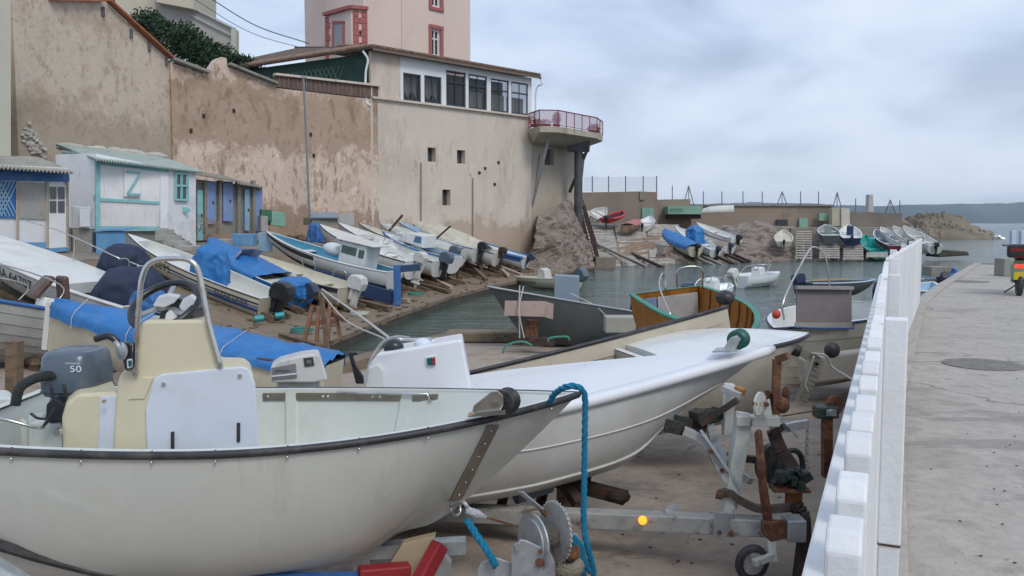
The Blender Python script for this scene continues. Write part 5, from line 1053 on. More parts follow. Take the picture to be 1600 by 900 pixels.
b.tarp('bright blue cover stretched over the front of the blue topped boat', .30, .97, .10, .28, seed=6); o = heap(b.M @ Vector((.4, 0, -.1)), (.6, .6, .35), 8).build('cover', blue_tarp, smooth=True); tag(o, 'small blue cover over the stern of the blue topped boat', 'tarpaulin')
b1 = b = Boat('motor_boat', 'white open boat numbered MA 812895 with blue stripes and black outboard, foremost on the slipway', W(199, 365, 28), W(428, 464, 26.3), B=1.9, D=.78, hull=cream, inner=mat('white_liner', (.58, .58, .54), .5), top=white, rail=rubber, rail_r=.018, group=LG, thwarts=(), sag=.06, rake=.6, e0=.7, deck=.12)
b.side_text('MA 812895', .70, .80, -1, .36); b.stripe(.0, .60, .83, .87, -1, navy_paint); b.stripe(.0, .55, .74, .77, -1, blue_txt); b.stripe(.0, .30, .60, .70, -1, blue_txt); b.side_text('CLEAR LINER', .16, .76, -1, .20, black_txt, 1.0, 'maker_lettering')
b.outboard(motor_black, sc=1.45, tilt=.02); b.put(MB().prism([(2.6, -.55, b.zf), (4.2, -.55, b.zf), (4.2, -.55, -.12), (2.6, -.55, -.1)], (0, 1.1, 0)), 'bow_locker', white, bevel=.04); b.put(MB().box((2.1, 0, b.zf + .3), (.5, .5, .75)), 'console', white, bevel=.03); cradle(b, 'timber cradle under the boat numbered MA 812895')
tag(heap(W(331, 414, 26.8), (.52, .45, .62), 4, square=.8, fold=.22).build('cover', blue_tarp, smooth=True), 'blue cloth cover draped over the console of boat MA 812895', 'tarpaulin')
# three boats nearest on the left
b = Boat('motor_boat', 'white boat numbered MA 64707 lying behind the blue rimmed one', W(-60, 352, 21), W(236, 476, 18.5), B=1.9, D=.8, hull=mat('grey_white_hull', (.42, .43, .43), .35, dirt=(.25, .24, .21), damt=.5, dscale=2), top=white, inner=white, rail=dull_white, deck=.72, group=LG, thwarts=(), sag=.08); b.side_text('MA 64707', .50, .80, -1, .32); cradle(b, 'timber cradle under the boat numbered MA 64707')
b.rails([[(1.1, -.9, .0), (1.15, -.85, .45), (1.15, -.55, .5)], [(1.7, -.9, .0), (1.75, -.85, .45), (1.75, -.55, .5)], [(1.1, -.85, .43), (1.75, -.85, .43)], [(1.75, -.6, .5), (3.6, -.5, .62), (4.8, -.3, .6)], [(3.2, -.6, .02), (3.2, -.55, .6)]], .014, steel)
tag(heap(b.M @ Vector((.7, -.1, -.15)), (.75, .6, .75), 5).build('dark_cover', navy_tarp, smooth=True), 'dark navy cover heaped over the console at the stern of boat MA 64707', 'tarpaulin')
tag(heap(W(196, 420, 21), (.6, .5, .62), 9, square=.85).build('dark_cover', navy_tarp, smooth=True), 'black bag standing behind boat MA 64707', 'bag')
tag(heap(W(232, 470, 18.4), (.35, .3, .25), 7).build('blue_bundle', deep_blue, smooth=True), 'bright blue bundle in the stern of boat MA 64707', 'bundle')
bc = Boat('fishing_boat', 'grey clinker planked boat with a bright blue rail at the left picture edge', W(-430, 388, 12.4), W(108, 486, 16.0), B=1.7, D=1.0, hull=mat('grey_clinker_paint', (.33, .33, .31), .55, var=.08, dirt=(.2, .19, .16), damt=.5, dscale=2.5), top=white, inner=white, rail=deep_blue, rail_r=.035, strakes=8, group=LG, thwarts=(), tr=.85, sag=.05); cradle(bc, 'timber cradle under the grey clinker boat')
bc.rails([[(.6, -.85, .02), (.55, -.8, .35), (1.6, -.7, .38)], [(.5, .3, -.1), (.4, .3, .45), (2.2, .3, .55), (2.6, .3, -.1)]], .014)
m = MB(); m.box((.55, -.1, .35), (.12, .42, .5), Matrix.Rotation(-.5, 3, 'Y')); m.box((.25, .1, .4), (.12, .4, .45), Matrix.Rotation(.3, 3, 'Y')); bc.put(m, 'seat_back', seat_br, bevel=.05); bc.put(MB().box((.35, 0, .02), (.4, .4, .3)), 'helm_box', white, bevel=.03)
bc.put(MB().box((.75, 0, -.12), (1.3, 1.45, .12)), 'stern_deck', white, bevel=.02)
bt = Boat('rowing_boat', 'white plumb stemmed boat under a long blue tarpaulin', W(78, 478, 14.2), W(524, 566, 13.2), B=1.45, D=.85, hull=cream, top=rubber, rail=mat('dark_red_wood_rail', (.06, .03, .03), .6), rake=.06, dbow=.95, tr=.5, group=LG, sag=.04, e0=.65, pw=2.0, thwarts=()); cradle(bt, 'timber cradle under the tarpaulined boat')
bt.tarp('long blue tarpaulin tied over the plumb stemmed boat', .0, .985, .20, .12, seed=2, wav=.05)
for t_ in (.3, .62, .86):
    q_ = [bt.P(t_, 1, s_) + Vector((0, s_ * .07, -.2)) for s_ in (1,)] + [bt.P(t_, 1, 1) + Vector((0, .075, -.02)), bt.P(t_, 1, 1) + Vector((0, 0, .09)), Vector((bt.L * t_, 0, bt.zs(t_) + .28)), bt.P(t_, 1, -1) + Vector((0, 0, .09)), bt.P(t_, 1, -1) + Vector((0, -.075, -.02)), bt.P(t_, 1, -1) + Vector((0, -.07, -.2))]
    bt.put(MB().tube(q_, .006, 5), 'lashing', rope_w)
m = MB(); m.bar(bt.M @ Vector((bt.L + .02, 0, -.75)), bt.M @ Vector((bt.L + .02, 0, .06)), .05, .09, up=(1, 0, 0)); m.build('stem_post', dull_white, bt.root)
# terrace clutter
wm = thing('water_heater_cabinet', 'white enamel cabinet on a concrete plinth between the sheds', 'cabinet', W(127, 392, 28)); panel(wm, 'cabinet', mat('white_enamel', (.55, .56, .57), .4, var=.05, dirt=(.3, .2, .12), damt=.3, dscale=6), 112, 322, 357, 142, 324, 357, 28, 28.2, th=.5, bevel=.02); panel(wm, 'cabinet_door', mat('white_enamel2', (.62, .64, .66), .35), 124, 326, 354, 140, 327, 354, 27.9, 28.1, proud=.03, th=.04); panel(wm, 'plinth', block_m, 113, 358, 398, 144, 358, 396, 28, 28.3, th=.6, bevel=.03)
bx = thing('blue_locker', 'large sky blue locker box behind the bow of boat MA 812895', 'locker', W(172, 402, 28.5)); panel(bx, 'box', blue_paint, 150, 362, 402, 196, 361, 400, 28.4, 28.9, th=.8, bevel=.02); MB().prism([W(148, 361, 28.3), W(197, 359.5, 28.8), W(197, 359.5, 28.8) + Vector((0, .9, .06)), W(148, 361, 28.3) + Vector((0, .9, .06))], (0, 0, .03)).build('lid', blue_paint, bx)
m = MB(); 
for i, (x0, x1, y0, y1) in enumerate(((249, 266, 358, 367), (249, 278, 367, 376), (262, 290, 376, 384), (280, 306, 384, 392))): p = W((x0 + x1) / 2, (y0 + y1) / 2, 32 - i * .4); m.box(p, ((x1 - x0) / 1333 * 32, .8, (y1 - y0) / 1333 * 32))
tag(m.build('steps', mat('pale_step_blocks', (.38, .37, .34), .9, var=.12), bevel=.02), 'pale block steps leading up to the white shed door', 'steps')
o = MB().prism([W(362, 365, 34), W(395, 366, 34), W(395, 384, 34), W(362, 384, 34)], (0, .6, 0)).build('blue_box', blue_paint, bevel=.02); tag(o, 'low sky blue box between the cream boat and the lockers', 'box')
o = MB().prism([W(334, 373, 33), W(356, 374, 33), W(356, 392, 33), W(334, 390, 33)], (0, .6, 0)).build('white_box', shed_in, bevel=.02); tag(o, 'small grey white box with dark lid beside the low blue box', 'box')
o = MB().prism([W(404, 363, 35.5), W(424, 364, 35.5), W(424, 394, 35.5), W(404, 392, 35.5)], (0, .2, 0)).build('blue_board', lt_blue, bevel=.01); tag(o, 'pale blue board leaning by the bow of the cabin boat', 'board')
cg = thing('green_cabinet', 'green topped metal cabinet against the stained wall', 'cabinet', W(418, 352, 40)); panel(cg, 'body', mint, 423, 330, 352, 446, 332, 354, 40, 40.4, th=.6, bevel=.02); panel(cg, 'top_box', mat('bottle_green', (.04, .14, .08), .6), 408, 327, 345, 425, 328, 346, 39.8, 40, th=.6, bevel=.02); panel(cg, 'white_side', shed_in, 408, 337, 362, 419, 338, 362, 39.5, 39.7, th=.5, bevel=.02)
ch = thing('grey_chest', 'slate blue topped chest against the stained wall base', 'chest', W(507, 352, 45)); panel(ch, 'body', block_m, 488, 340, 352, 528, 340, 352, 45, 46, th=1); MB().prism([W(485, 341, 44.8), W(530, 341, 45.8), W(528, 334, 48), W(490, 334, 47)], (0, 0, .08)).build('lid', grey_box_m, ch)
o = MB().prism([W(530, 335, 45), W(552, 332, 45), W(553, 352, 45), W(532, 352, 45)], (0, .15, 0)).build('white_board', mat('scuffed_white_panel', (.46, .46, .46), .7, var=.1)); tag(o, 'scuffed white board propped upright beside the chest', 'board')
o = heap(W(494, 363, 43), (.4, .4, .5), 2).build('blue_sack', deep_blue, smooth=True); tag(o, 'small blue tarpaulin bundle below the chest', 'bundle')
rs = random.Random(21); 
m = MB()
for k in range(70):
    px = rs.uniform(310, 345) + 0; py = rs.uniform(345, 366); p = W(px, py, rs.uniform(36, 37.5)); m.tube([p, p + Vector((rs.uniform(-.4, .4), rs.uniform(-.3, .3), rs.uniform(.0, .35)))], .012, 4)
tag(m.build('netting_pile', mat('dry_net', (.33, .22, .17), .95)), 'tangled heap of brown netting beside the lockers', 'netting', kind='stuff')
m = MB()
for k in range(260):
    px = rs.uniform(425, 590); py = rs.uniform(345, 362); p = W(px, py, 45 - abs(px - 500) * .01); p.z = gz_left(p.x, p.y) + .04; a = rs.uniform(0, 3.14); m.box(p, (rs.uniform(.1, .9), rs.uniform(.06, .2), rs.uniform(.05, .3)), Matrix.Rotation(a, 3, 'Z') @ Matrix.Rotation(rs.uniform(-.3, .3), 3, 'Y'))
tag(m.build('wall_foot_debris', wood), kind='stuff')
m = MB()
for k in range(260):
    u = rs.random(); p = G(rs.uniform(440, 800), 0, 0) if 0 else None; a = SH[1].lerp(SH[-3], u); o_ = rs.uniform(.4, 5.5); q = Vector((a.x - o_, a.y + rs.uniform(-.5, .5), 0)); q.z = gz_left(q.x, q.y) + .03; m.box(q, (rs.uniform(.05, .25), rs.uniform(.04, .15), rs.uniform(.03, .08)), Matrix.Rotation(rs.uniform(0, 3), 3, 'Z'))
tag(m.build('slipway_litter', wood), kind='stuff')
for i, (a, b_) in enumerate((((640, 425), (706, 450)), ((650, 432), (702, 455)), ((560, 455), (610, 482)), ((575, 448), (640, 470)), ((470, 455), (555, 486)), ((700, 410), (760, 437)), ((735, 405), (795, 432)), ((440, 500), (500, 540)), ((425, 505), (485, 548)), ((760, 412), (815, 430)))):
    q0 = G(*a, .95); q1 = G(*b_, .5); q0.z = gz_left(q0.x, q0.y) + .12; q1.z = gz_left(q1.x, q1.y) + .1; tag(MB().bar(q0, q1, .2, .14).build('timber_skid', mat('pale_skid_timber', (.38, .30, .24), .8, var=.3, scale=4) if i % 3 == 0 else wood), 'loose weathered timber skid lying on the left slipway towards the water', 'timber', 'timber skids on the left slipway')
tr_ = thing('timber_trestle', 'reddish brown timber trestle at the water edge of the left slipway', 'trestle', G(490, 530, .4)); m = MB(); 
for a, b_ in (((488, 478), (474, 540)), ((498, 478), (494, 545)), ((516, 472), (512, 530)), ((523, 480), (532, 532))): m.bar(W(*a, 21.5), W(b_[0], b_[1], 21.2), .09, .09, up=(1, 0, 0))
m.bar(W(484, 505, 21.4), W(524, 502, 21.4), .08, .12); m.bar(W(520, 490, 21.6), W(540, 500, 21.0), .12, .12); m.build('frame', mat('red_brown_timber', (.20, .10, .055), .8, var=.3, scale=5), tr_)
ps = thing('mooring_post', 'tall grey brown wooden post with mooring lines behind the foreground boat', 'post', G(520, 600, .3)); m = MB().bar(W(501, 452, 17), W(517, 596, 17), .085, .085, up=(1, 0, 0)); m.build('post', wood, ps)
tag(MB().tube(spline([W(503, 452, 17), W(560, 492, 14), W(607, 527, 11)], 6), .018, 6).build('mooring_line', rope_w), 'upper pale rope from the wooden post down to a foreground boat', 'rope'); tag(MB().tube(spline([W(501, 456, 17), W(540, 500, 14), W(600, 529, 11)], 6), .012, 6).build('mooring_line', rope_w), 'lower pale rope from the wooden post down to a foreground boat', 'rope')
ps = thing('wooden_post', 'short brown wooden post by the left picture edge', 'post', W(22, 622, 10)); MB().bar(W(23, 533, 10), W(22, 625, 10), .14, .14, up=(1, 0, 0)).build('post', wood, ps)
# winch frames among the boats
for i, (px, py, Y, s_, lb) in enumerate(((712, 475, 43, 1.0, 'rusty winch frame on thin legs left of the red engine'), (918, 460, 52, .9, 'tall rusty frame'))):
    if i == 1: px, py = 775, 438; lb = 'rusty iron winch frame nearest the water on the left slipway'
    p = W(px, py, Y); t = thing('iron_winch_stand', lb, 'winch stand', p, 'iron winch stands'); m = MB()
    m.bar(p, p + Vector((.1, 0, 1.7 * s_)), .08, .08, up=(1, 0, 0)); m.bar(p + Vector((-.9, 0, .9)), p + Vector((.9, 0, 1.0)), .07, .07); m.bar(p + Vector((.05, 0, 1.0)), p + Vector((.9, .2, .1)), .07, .07, up=(0, 1, 0)); m.bar(p + Vector((.1, 0, 1.7 * s_)), p + Vector((-.35, 0, 2.1 * s_)), .05, .05, up=(0, 1, 0)); m.bar(p + Vector((.1, 0, 1.7 * s_)), p + Vector((.5, 0, 2.0 * s_)), .05, .05, up=(0, 1, 0)); m.build('stand', dark_rust, t); MB().disc(p + Vector((.05, -.15, 1.05)), (1, 0, 0), .2, .3, 14).build('drum', rusty, t)
# ---------------------------------------------------------------- boats afloat
AG = 'boats afloat in the cove'
def float_boat(name, label, bow, stern, **k): return Boat(name, label, bow, stern, group=AG, **k)
b = float_boat('motor_boat', 'cream boat numbered MA 743005 afloat behind the grey hull', W(803, 431, 46), W(898, 434, 43.5), B=1.8, D=.62, hull=cream, top=cream, rail=cream, rail_r=.02, thwarts=(.3,), sag=.03, deck=.2); b.side_text('MA 743005', .6, .72, -1, .22); b.console(.48, .5, .6, .6, material=mat('grey_white_canvas', (.55, .54, .50), .8), wheel=False); b.outboard(motor_grey, tilt=.95, sc=1.5, leg=motor_grey, z=.15); b.rails([[(3.0, -.6, .02), (2.9, -.6, .3), (1.5, -.75, .32), (1.4, -.75, .02)], [(3.0, .6, .02), (2.9, .6, .3), (1.5, .75, .32), (1.4, .75, .02)]], .018)
b = float_boat('sport_boat', 'white boat with white engine, farther of the two white runabouts afloat', W(1217, 424, 49), W(1150, 431, 46), B=1.9, D=.75, hull=mat('bright_white_gelcoat', (.74, .76, .78), .25, var=.03), rail=None, deck=.3, thwarts=(.2,), sag=.02); b.console(.5, .5, .6, .6); b.outboard(motor_white, sc=1.3, tilt=.5); b.windscreen(.55, .35, .4, material=see_through('green_screen', (.2, .35, .3), .6)); b.rails([[(1.6, -.8, .0), (2.2, -.7, .38), (3.0, -.3, .45), (3.25, 0, .45), (3.0, .3, .45), (2.2, .7, .38), (1.6, .8, .0)]], .016); b.stripe(.1, .9, .55, .62, -1, mat('grey_swoosh', (.25, .3, .36), .3)); b.stripe(.1, .9, .55, .62, 1, mat('grey_swoosh', (.25, .3, .36), .3))
b = float_boat('sport_boat', 'white open runabout afloat just behind the orange boat', W(1140, 442, 38), W(1080, 456, 35.5), B=1.8, D=.7, hull=mat('bright_white_gelcoat', (.74, .76, .78), .25, var=.03), rail=None, thwarts=(.2,), sag=.02); b.console(.5, .5, .6, .6); b.outboard(motor_navy, sc=1.2, tilt=.3); b.windscreen(.55, .25, .4); b.rails([[(1.4, -.7, .0), (1.8, -.6, .3), (2.4, -.2, .35), (2.4, .2, .35), (1.8, .6, .3), (1.4, .7, .0)]], .014)
b = float_boat('rowing_boat', 'long low pale blue rimmed boat afloat beyond the grey panel', W(1368, 436, 33), W(1254, 441, 31.5), B=1.3, D=.6, hull=grey_hull, top=lt_blue, inner=grey_hull, rail=mat('pale_blue_rail', (.4, .52, .6), .5), sag=.03); b.outboard(motor_navy, tilt=.2); tag(MB().bar(b.M @ Vector((.6, .2, .04)), b.M @ Vector((2.2, -.1, .06)), .06, .05).build('oar', mat('yellow_oar', (.5, .33, .12), .5)), 'yellow brown oar lying across the long low boat', 'oar')
b = float_boat('rowing_boat', 'bright blue rowing boat moored right of the fence end', W(1490, 419, 40), W(1438, 427, 37), B=1.6, D=.7, hull=lt_blue, top=deep_blue, inner=deep_blue, rail=deep_blue)
b = float_boat('rowing_boat', 'grey boat with dark engine cover below the bright blue one', W(1425, 433, 33), W(1468, 436, 31), B=1.4, D=.6, hull=dull_white, inner=grey_hull, rail=dull_white); b.outboard(motor_navy, tilt=.7)
b = float_boat('rowing_boat', 'pale blue bow poking out right of the picket fence above the water', W(1458, 440, 27), W(1395, 452, 24), B=1.4, D=.6, hull=lt_blue, top=white, rail=white)
tag(MB().box(W(1463, 424, 31), (.7, .7, .35)).build('concrete_step', block_m), 'small concrete step at the pier edge by the moored boats', 'step')
# ---------------------------------------------------------------- boats on the near slipway, middle distance
NG = 'boats on the near slipway'
g = Boat('motor_boat', 'dark grey hulled boat with a pink board hung at its bow', W(762, 447, 21.5), W(992, 488, 25.5), B=2.1, D=1.3, hull=grey_hull, stem=1, top=mat('pale_grey_rail', (.35, .38, .40), .4), rail=mat('pale_grey_rail', (.35, .38, .40), .4), rake=1.45, dbow=.9, e0=.8, e1=1.6, inner=grey_hull, group=NG, sag=.05, pw=2.0)
MB().prism([W(866, 430, 24), W(905, 432, 24), W(905, 482, 24), W(866, 478, 24)], (.05, .6, 0)).build('console', grey_box_m, g.root, bevel=.02); g.outboard(motor_black, sc=1.1)
pb = thing('pink_board', 'faded pinkish board folded around the grey bow', 'board', W(826, 498, 20.9)); MB().prism([W(789, 470, 20.9), W(851, 471, 20.9), W(850, 495, 20.9), W(788, 493, 20.9)], (0, .05, 0)).build('front_panel', pinkboard, pb); MB().prism([W(851, 471, 20.9), W(865, 475, 21.3), W(864, 499, 21.3), W(850, 495, 20.9)], (0, .05, 0)).build('side_panel', pinkboard, pb)
for i, p_ in enumerate(([W(812, 446, 20.9), W(811, 480, 20.8), W(812, 528, 20.8)], [W(818, 447, 20.9), W(811, 485, 20.75), W(819, 528, 20.8)], [W(890, 458, 22.5), W(930, 478, 22.8), W(958, 506, 23)])): tag(MB().tube(spline(p_, 5), .016, 5).build('bow_line', rope_w), ('left of two pale ropes tied down over the grey bow', 'right of two pale ropes tied down over the grey bow', 'thin line along the grey hull side')[i], 'rope')
st_ = thing('trailer_stand', 'rusty winch stand under the grey bow', 'trailer', W(830, 530, 21.3)); MB().bar(W(832, 500, 21.3), W(830, 536, 21.3), .3, .3, up=(1, 0, 0)).build('post', rusty, st_); MB().bar(W(800, 532, 21), W(866, 534, 21), .2, .2).build('crossbar', dark_rust, st_)
o = MB().box(W(968, 506, 21), (.75, .5, .4)).build('cream_box', mat('grey_cream_lid', (.34, .34, .30), .6), bevel=.03); tag(o, 'grey cream cooler box between grey and orange boats', 'box')
og = Boat('fishing_boat', 'orange brown varnished boat with green gunwale and white panel', W(1173, 522, 15.2), W(1040, 453, 19.0), roll=.10, floor=.85, B=1.85, D=1.25, hull=ochre, inner=ochre, top=green_rim, rail=green_rim, rail_r=.03, group=NG, rake=.4, sag=-.05, thwarts=(), pw=2.4, tr=.9)
og.put(MB().box((.14, .22, -.42), (.05, .95, .62)), 'white_panel', mat('greyed_white_panel', (.42, .42, .43), .6, dirt=(.3, .3, .3), damt=.5, dscale=4)); og.put(MB().box((.14, -.42, -.42), (.05, .26, .62)), 'blue_panel', lilac_blue)
m = MB()
for k in range(7): t_ = .12 + k * .11; 
m = MB()
for k in range(7):
    t_ = .15 + k * .11
    for sg in (1, -1): m.tube([og.I(t_, q / 6, sg, .05) + Vector((0, 0, .01)) for q in range(1, 7)], .025, 5)
og.put(m, 'ribs', mat('dark_varnish', (.16, .05, .008), .5))
og.rails([[(.3, .75, .0), (.35, .7, .48), (.3, .2, .5), (.3, .15, .1)], [(.5, -.2, .1), (.5, -.25, .5), (1.4, -.7, .45), (2.2, -.8, .02)]], .018)
o = MB().ball(W(1133, 465, 14.6), (.17, .17, .13), 10, 7).build('fender', rubber, smooth=True); tag(o, 'dark rounded fender on the tip of the lapstrake bow', 'fender')
rb = Boat('motor_boat', 'beige clinker boat with a grey panel and tall hoop rail, next to the fence', W(1209, 513, 13.5), W(1378, 474, 16.0), B=1.9, D=1.15, hull=mat('beige_clinker', (.40, .38, .32), .5, dirt=(.25, .22, .17), damt=.5, dscale=2), top=white, inner=white, rail=navy_paint, rail_r=.02, strakes=7, rake=.25, dbow=.9, e0=.55, e1=.9, sag=-.04, group=NG, thwarts=())
rb.outboard(motor_black, sc=1.25, y=.2, x=.3); 
rb.rails([[(2.95, -.3, .02), (2.95, -.3, .35), (2.0, -.45, 1.0), (1.6, -.5, 1.15), (1.2, -.5, .95), (1.0, -.5, .3)]], .018)
gp_ = thing('hanging_mat', 'square grey textile panel with blue hem hung over the beige boat side', 'panel', W(1288, 514, 13.3)); MB().prism([W(1245, 450, 13.3), W(1331, 450, 13.6), W(1331, 504, 13.6), W(1245, 504, 13.3)], (0, .05, 0)).build('panel', greymat, gp_, bevel=.01); MB().bar(W(1244, 449, 13.25), W(1332, 450, 13.55), .08, .05).build('top_roll', mat('grey_pink_hem', (.30, .27, .27), .8), gp_); MB().prism([W(1243, 504, 13.28), W(1332, 504, 13.58), W(1332, 512, 13.58), W(1243, 511, 13.28)], (0, .05, 0)).build('hem_flap', mat('beige_hem', (.34, .31, .28), .8), gp_); MB().tube([W(1242, 511, 13.25), W(1288, 513, 13.3), W(1334, 513, 13.55), W(1334, 503, 13.55)], .013, 6).build('blue_hem', deep_blue, gp_)
sup = Boat('launch', 'beige boat with a low white bow pointing at the fence, behind the white foreground boats', W(1264, 521, 9.6), W(985, 556, 9.0), B=1.5, D=.85, hull=mat('beige_hull', (.42, .39, .33), .4, dirt=(.28, .24, .18), damt=.5, dscale=1.6), top=white, inner=white, rail=rubber, rail_r=.022, deck=.93, rake=.95, stem=.8, dbow=.6, sag=-.06, group=NG, thwarts=(), pw=2.1)
tag(MB().ball(W(1213, 491, 13.4), (.07, .07, .075), 12, 8).build('float', buoy_m, smooth=True), 'small orange red round float hanging by the hoop rail', 'float')
lp = Boat('motor_boat', 'cream lapstrake boat with black rubbing strip, bow up in the middle of the scene', W(1136, 478, 10.6), W(655, 603, 9.4), B=1.4, D=.80, hull=mat('cream_lapstrake', (.46, .41, .32), .4, var=.05, dirt=(.33, .28, .2), damt=.5, dscale=1.5), roll=-.27, top=white, inner=cream, rail=rubber, rail_r=.024, strakes=6, rake=.22, dbow=.9, e0=.75, e1=1.2, sag=.04, group=NG, thwarts=(), pw=1.6, tr=.8)
lp.side_text('MA', .20, .72, 1, .16); 
for q_ in ([(786, 552), (788, 543), (800, 536), (818, 534), (832, 540)], [(856, 534), (860, 528), (885, 526), (890, 532)]): MB().tube(spline([W(a, b_, 10.3) for a, b_ in q_], 5), .013, 7).build('green_handle', green_rim, lp.root, smooth=True)
for k in range(4): lp.put(MB().tube([(.85 + .13 * k, .58, -.13), (.85 + .13 * k, .56, -.05)], [.03, .02], 6), 'rubber_peg', rubber)

tag(MB().bar(W(607, 362, 46), W(629, 336, 46), .12, .12, up=(0, 1, 0)).build('leaning_pole', dark_rust), 'dark leaning wooden pole between the covered white boats', 'pole')
tag(MB().bar(W(668, 385, 45), W(704, 345 + 8, 45), .1, .1, up=(0, 1, 0)).build('leaning_pole', dark_rust), 'dark iron bar leaning beside boat 133268', 'pole')

for i, (px, py, lb) in enumerate(((405, 503, 'teal plastic cap lying left on the slipway below boat MA 812895'), (437, 498, 'teal plastic can lying right, towards the trestle'))):
    p = G(px, py, .6); tag(MB().disc(p + Vector((0, 0, .1)), (1, .4, .1), .1, .28, 14).build('teal_can', mat('teal_plastic', (.02, .28, .30), .4), bevel=.02), lb, 'can')
rs = random.Random(77)
for i, (px, py) in enumerate(((470, 505), (560, 480), (648, 452), (382, 520))):
    p = G(px, py, .7); p.z = gz_left(p.x, p.y) + .05; m = MB(); m.tube([p + Vector((math.cos(k * .5) * (.2 + .012 * (k % 13)), math.sin(k * .5) * (.2 + .012 * (k % 13)), .0 + k * .002)) for k in range(50)], .018, 5); tag(m.build('rope_coil', (rope_g, rope_w, rope_g, rope_w)[i], smooth=True), ('green rope coil beside the trestle', 'pale rope coil on the slipway below the white outboard', 'small green rope coil by the timbers beyond the blue post', 'pale rope coil on the slipway under the black outboard')[i], 'rope')
# ---------------------------------------------------------------- picket fence
fe = thing('picket_fence', 'white picket fence running along the pier edge from the camera to the cove', 'fence', (3.1, 7.1, 1.98))
rs = random.Random(2)
def fpos(s):      # s metres along the fence
    a = Vector((-.04 + .45 * .30, .30)); k = Vector((3.12, 7.1)); e_ = Vector((7.62, 15.9)); l1 = (k - a).length
    return (a + (k - a) * s / l1, (k - a).normalized()) if s < l1 else (k + (e_ - k).normalized() * (s - l1), (e_ - k).normalized())
LF = (Vector((3.12, 7.1)) - Vector((.095, .30))).length + (Vector((7.62, 15.9)) - Vector((3.12, 7.1))).length
SP = .189; npk = int(LF / SP)
for k in range(npk):
    p, d = fpos(.06 + k * SP); n = Vector((d.y, -d.x)); zt = 3.185 + rs.uniform(-.008, .008) + (.02 if k > 39 else 0); wd = .085; th = .036
    x = Vector((d.x, d.y, 0)); y = Vector((-n.x, -n.y, 0)); q = Matrix((x, y, Vector((0, 0, 1)))).transposed(); c = Vector((p.x, p.y, 0))
    q = Matrix.Rotation(rs.uniform(-.05, .05) * (1 if k > 39 else .3), 3, 'Z') @ Matrix.Rotation(rs.uniform(-.006, .006), 3, x) @ q
    z0 = 2.03; prof = [(-wd / 2, z0), (wd / 2, z0), (wd / 2, zt - .018), (wd / 2 - .018, zt), (-wd / 2 + .018, zt), (-wd / 2, zt - .018)]
    MB().prism([c + q @ Vector((u, -th / 2, 0)) + Vector((0, 0, z)) for u, z in prof], q @ Vector((0, th, 0))).build('picket', fence_w, fe, bevel=.004)
def fbar(s0, s1, off, z, w_, h_, name, mt=fence_w, bev=.004):
    m = MB(); 
    segs = [s0, s1] if (s0 > 7.44 or s1 < 7.44) else [s0, 7.43, s1]
    for a, b in zip(segs, segs[1:]):
        (p, d), (q, d2) = fpos(a + .001), fpos(b - .001); n = Vector((d.y, -d.x)); m.bar((p.x + n.x * off, p.y + n.y * off, z), (q.x + n.x * off, q.y + n.y * off, z), w_, h_)
    return m.build(name, mt, fe, bevel=bev)
posts = [.08, 2.53, 4.95, 7.38, 9.8, 12.2, 14.6, LF - .1]
for i, (a, b) in enumerate(zip(posts, posts[1:])):
    fbar(a, b, -.037, 3.02, .036, .09, 'rail'); fbar(a, b, -.037, 2.25, .036, .09, 'rail')
for s_ in posts:
    p, d = fpos(s_); n = Vector((d.y, -d.x)); c = p + n * (.055 if s_ < 7.5 else -.075); q = Matrix.Rotation(math.atan2(d.y, d.x), 3, 'Z'); po = MB().box((c.x, c.y, 2.86), (.066, .066, .70), q).build('post', fence_w, fe, bevel=.005)
    MB().box((c.x, c.y, 2.24), (.060, .060, .53), q).build('post_sleeve', fence_w, po, bevel=.004); MB().box((c.x, c.y, 2.508), (.0665, .0665, .004), q).build('rust_joint', rusty, po); MB().box((c.x, c.y, 1.995), (.14, .14, .02), q).build('foot_plate', fence_w, po)
# ---------------------------------------------------------------- foreground open boat
mb = Boat('foreground_boat', 'large cream white open boat with cream console, filling the lower left foreground', W(903, 616, 5.1), W(-14, 640, 4.98), B=1.66, D=.90, hull=main_hull_m, inner=main_in, top=main_in, rail=None, tr=.93, pw=2.0, sag=.085, rake=.98, stem=.80, dbow=.88, e0=.42, e1=1.2, gw=.05, group=NG, thwarts=(), floor=.62)
T = [i / 48 for i in range(49)]
m = MB(); pts = [mb.P(t, 1, 1) + Vector((0, .008, -.004)) for t in T] + [mb.P(t, 1, -1) + Vector((0, -.008, -.004)) for t in reversed(T[:-1])]; m.tube(pts, .021, 10); rr_ = mb.put(m, 'rub_rail', rubber, smooth=True)
for t in (.08, .16, .26, .36, .45, .55, .65, .75, .86, .95):
    p = mb.P(t, 1, -1); mb.put(MB().ball(p + Vector((0, -.018, -.035)), .008, 8, 5), 'rail_screw', chrome, parent=rr_, smooth=True); mb.put(MB().ball(p + Vector((0, -.006, .022)), .006, 8, 5), 'rail_screw', chrome, parent=rr_, smooth=True)
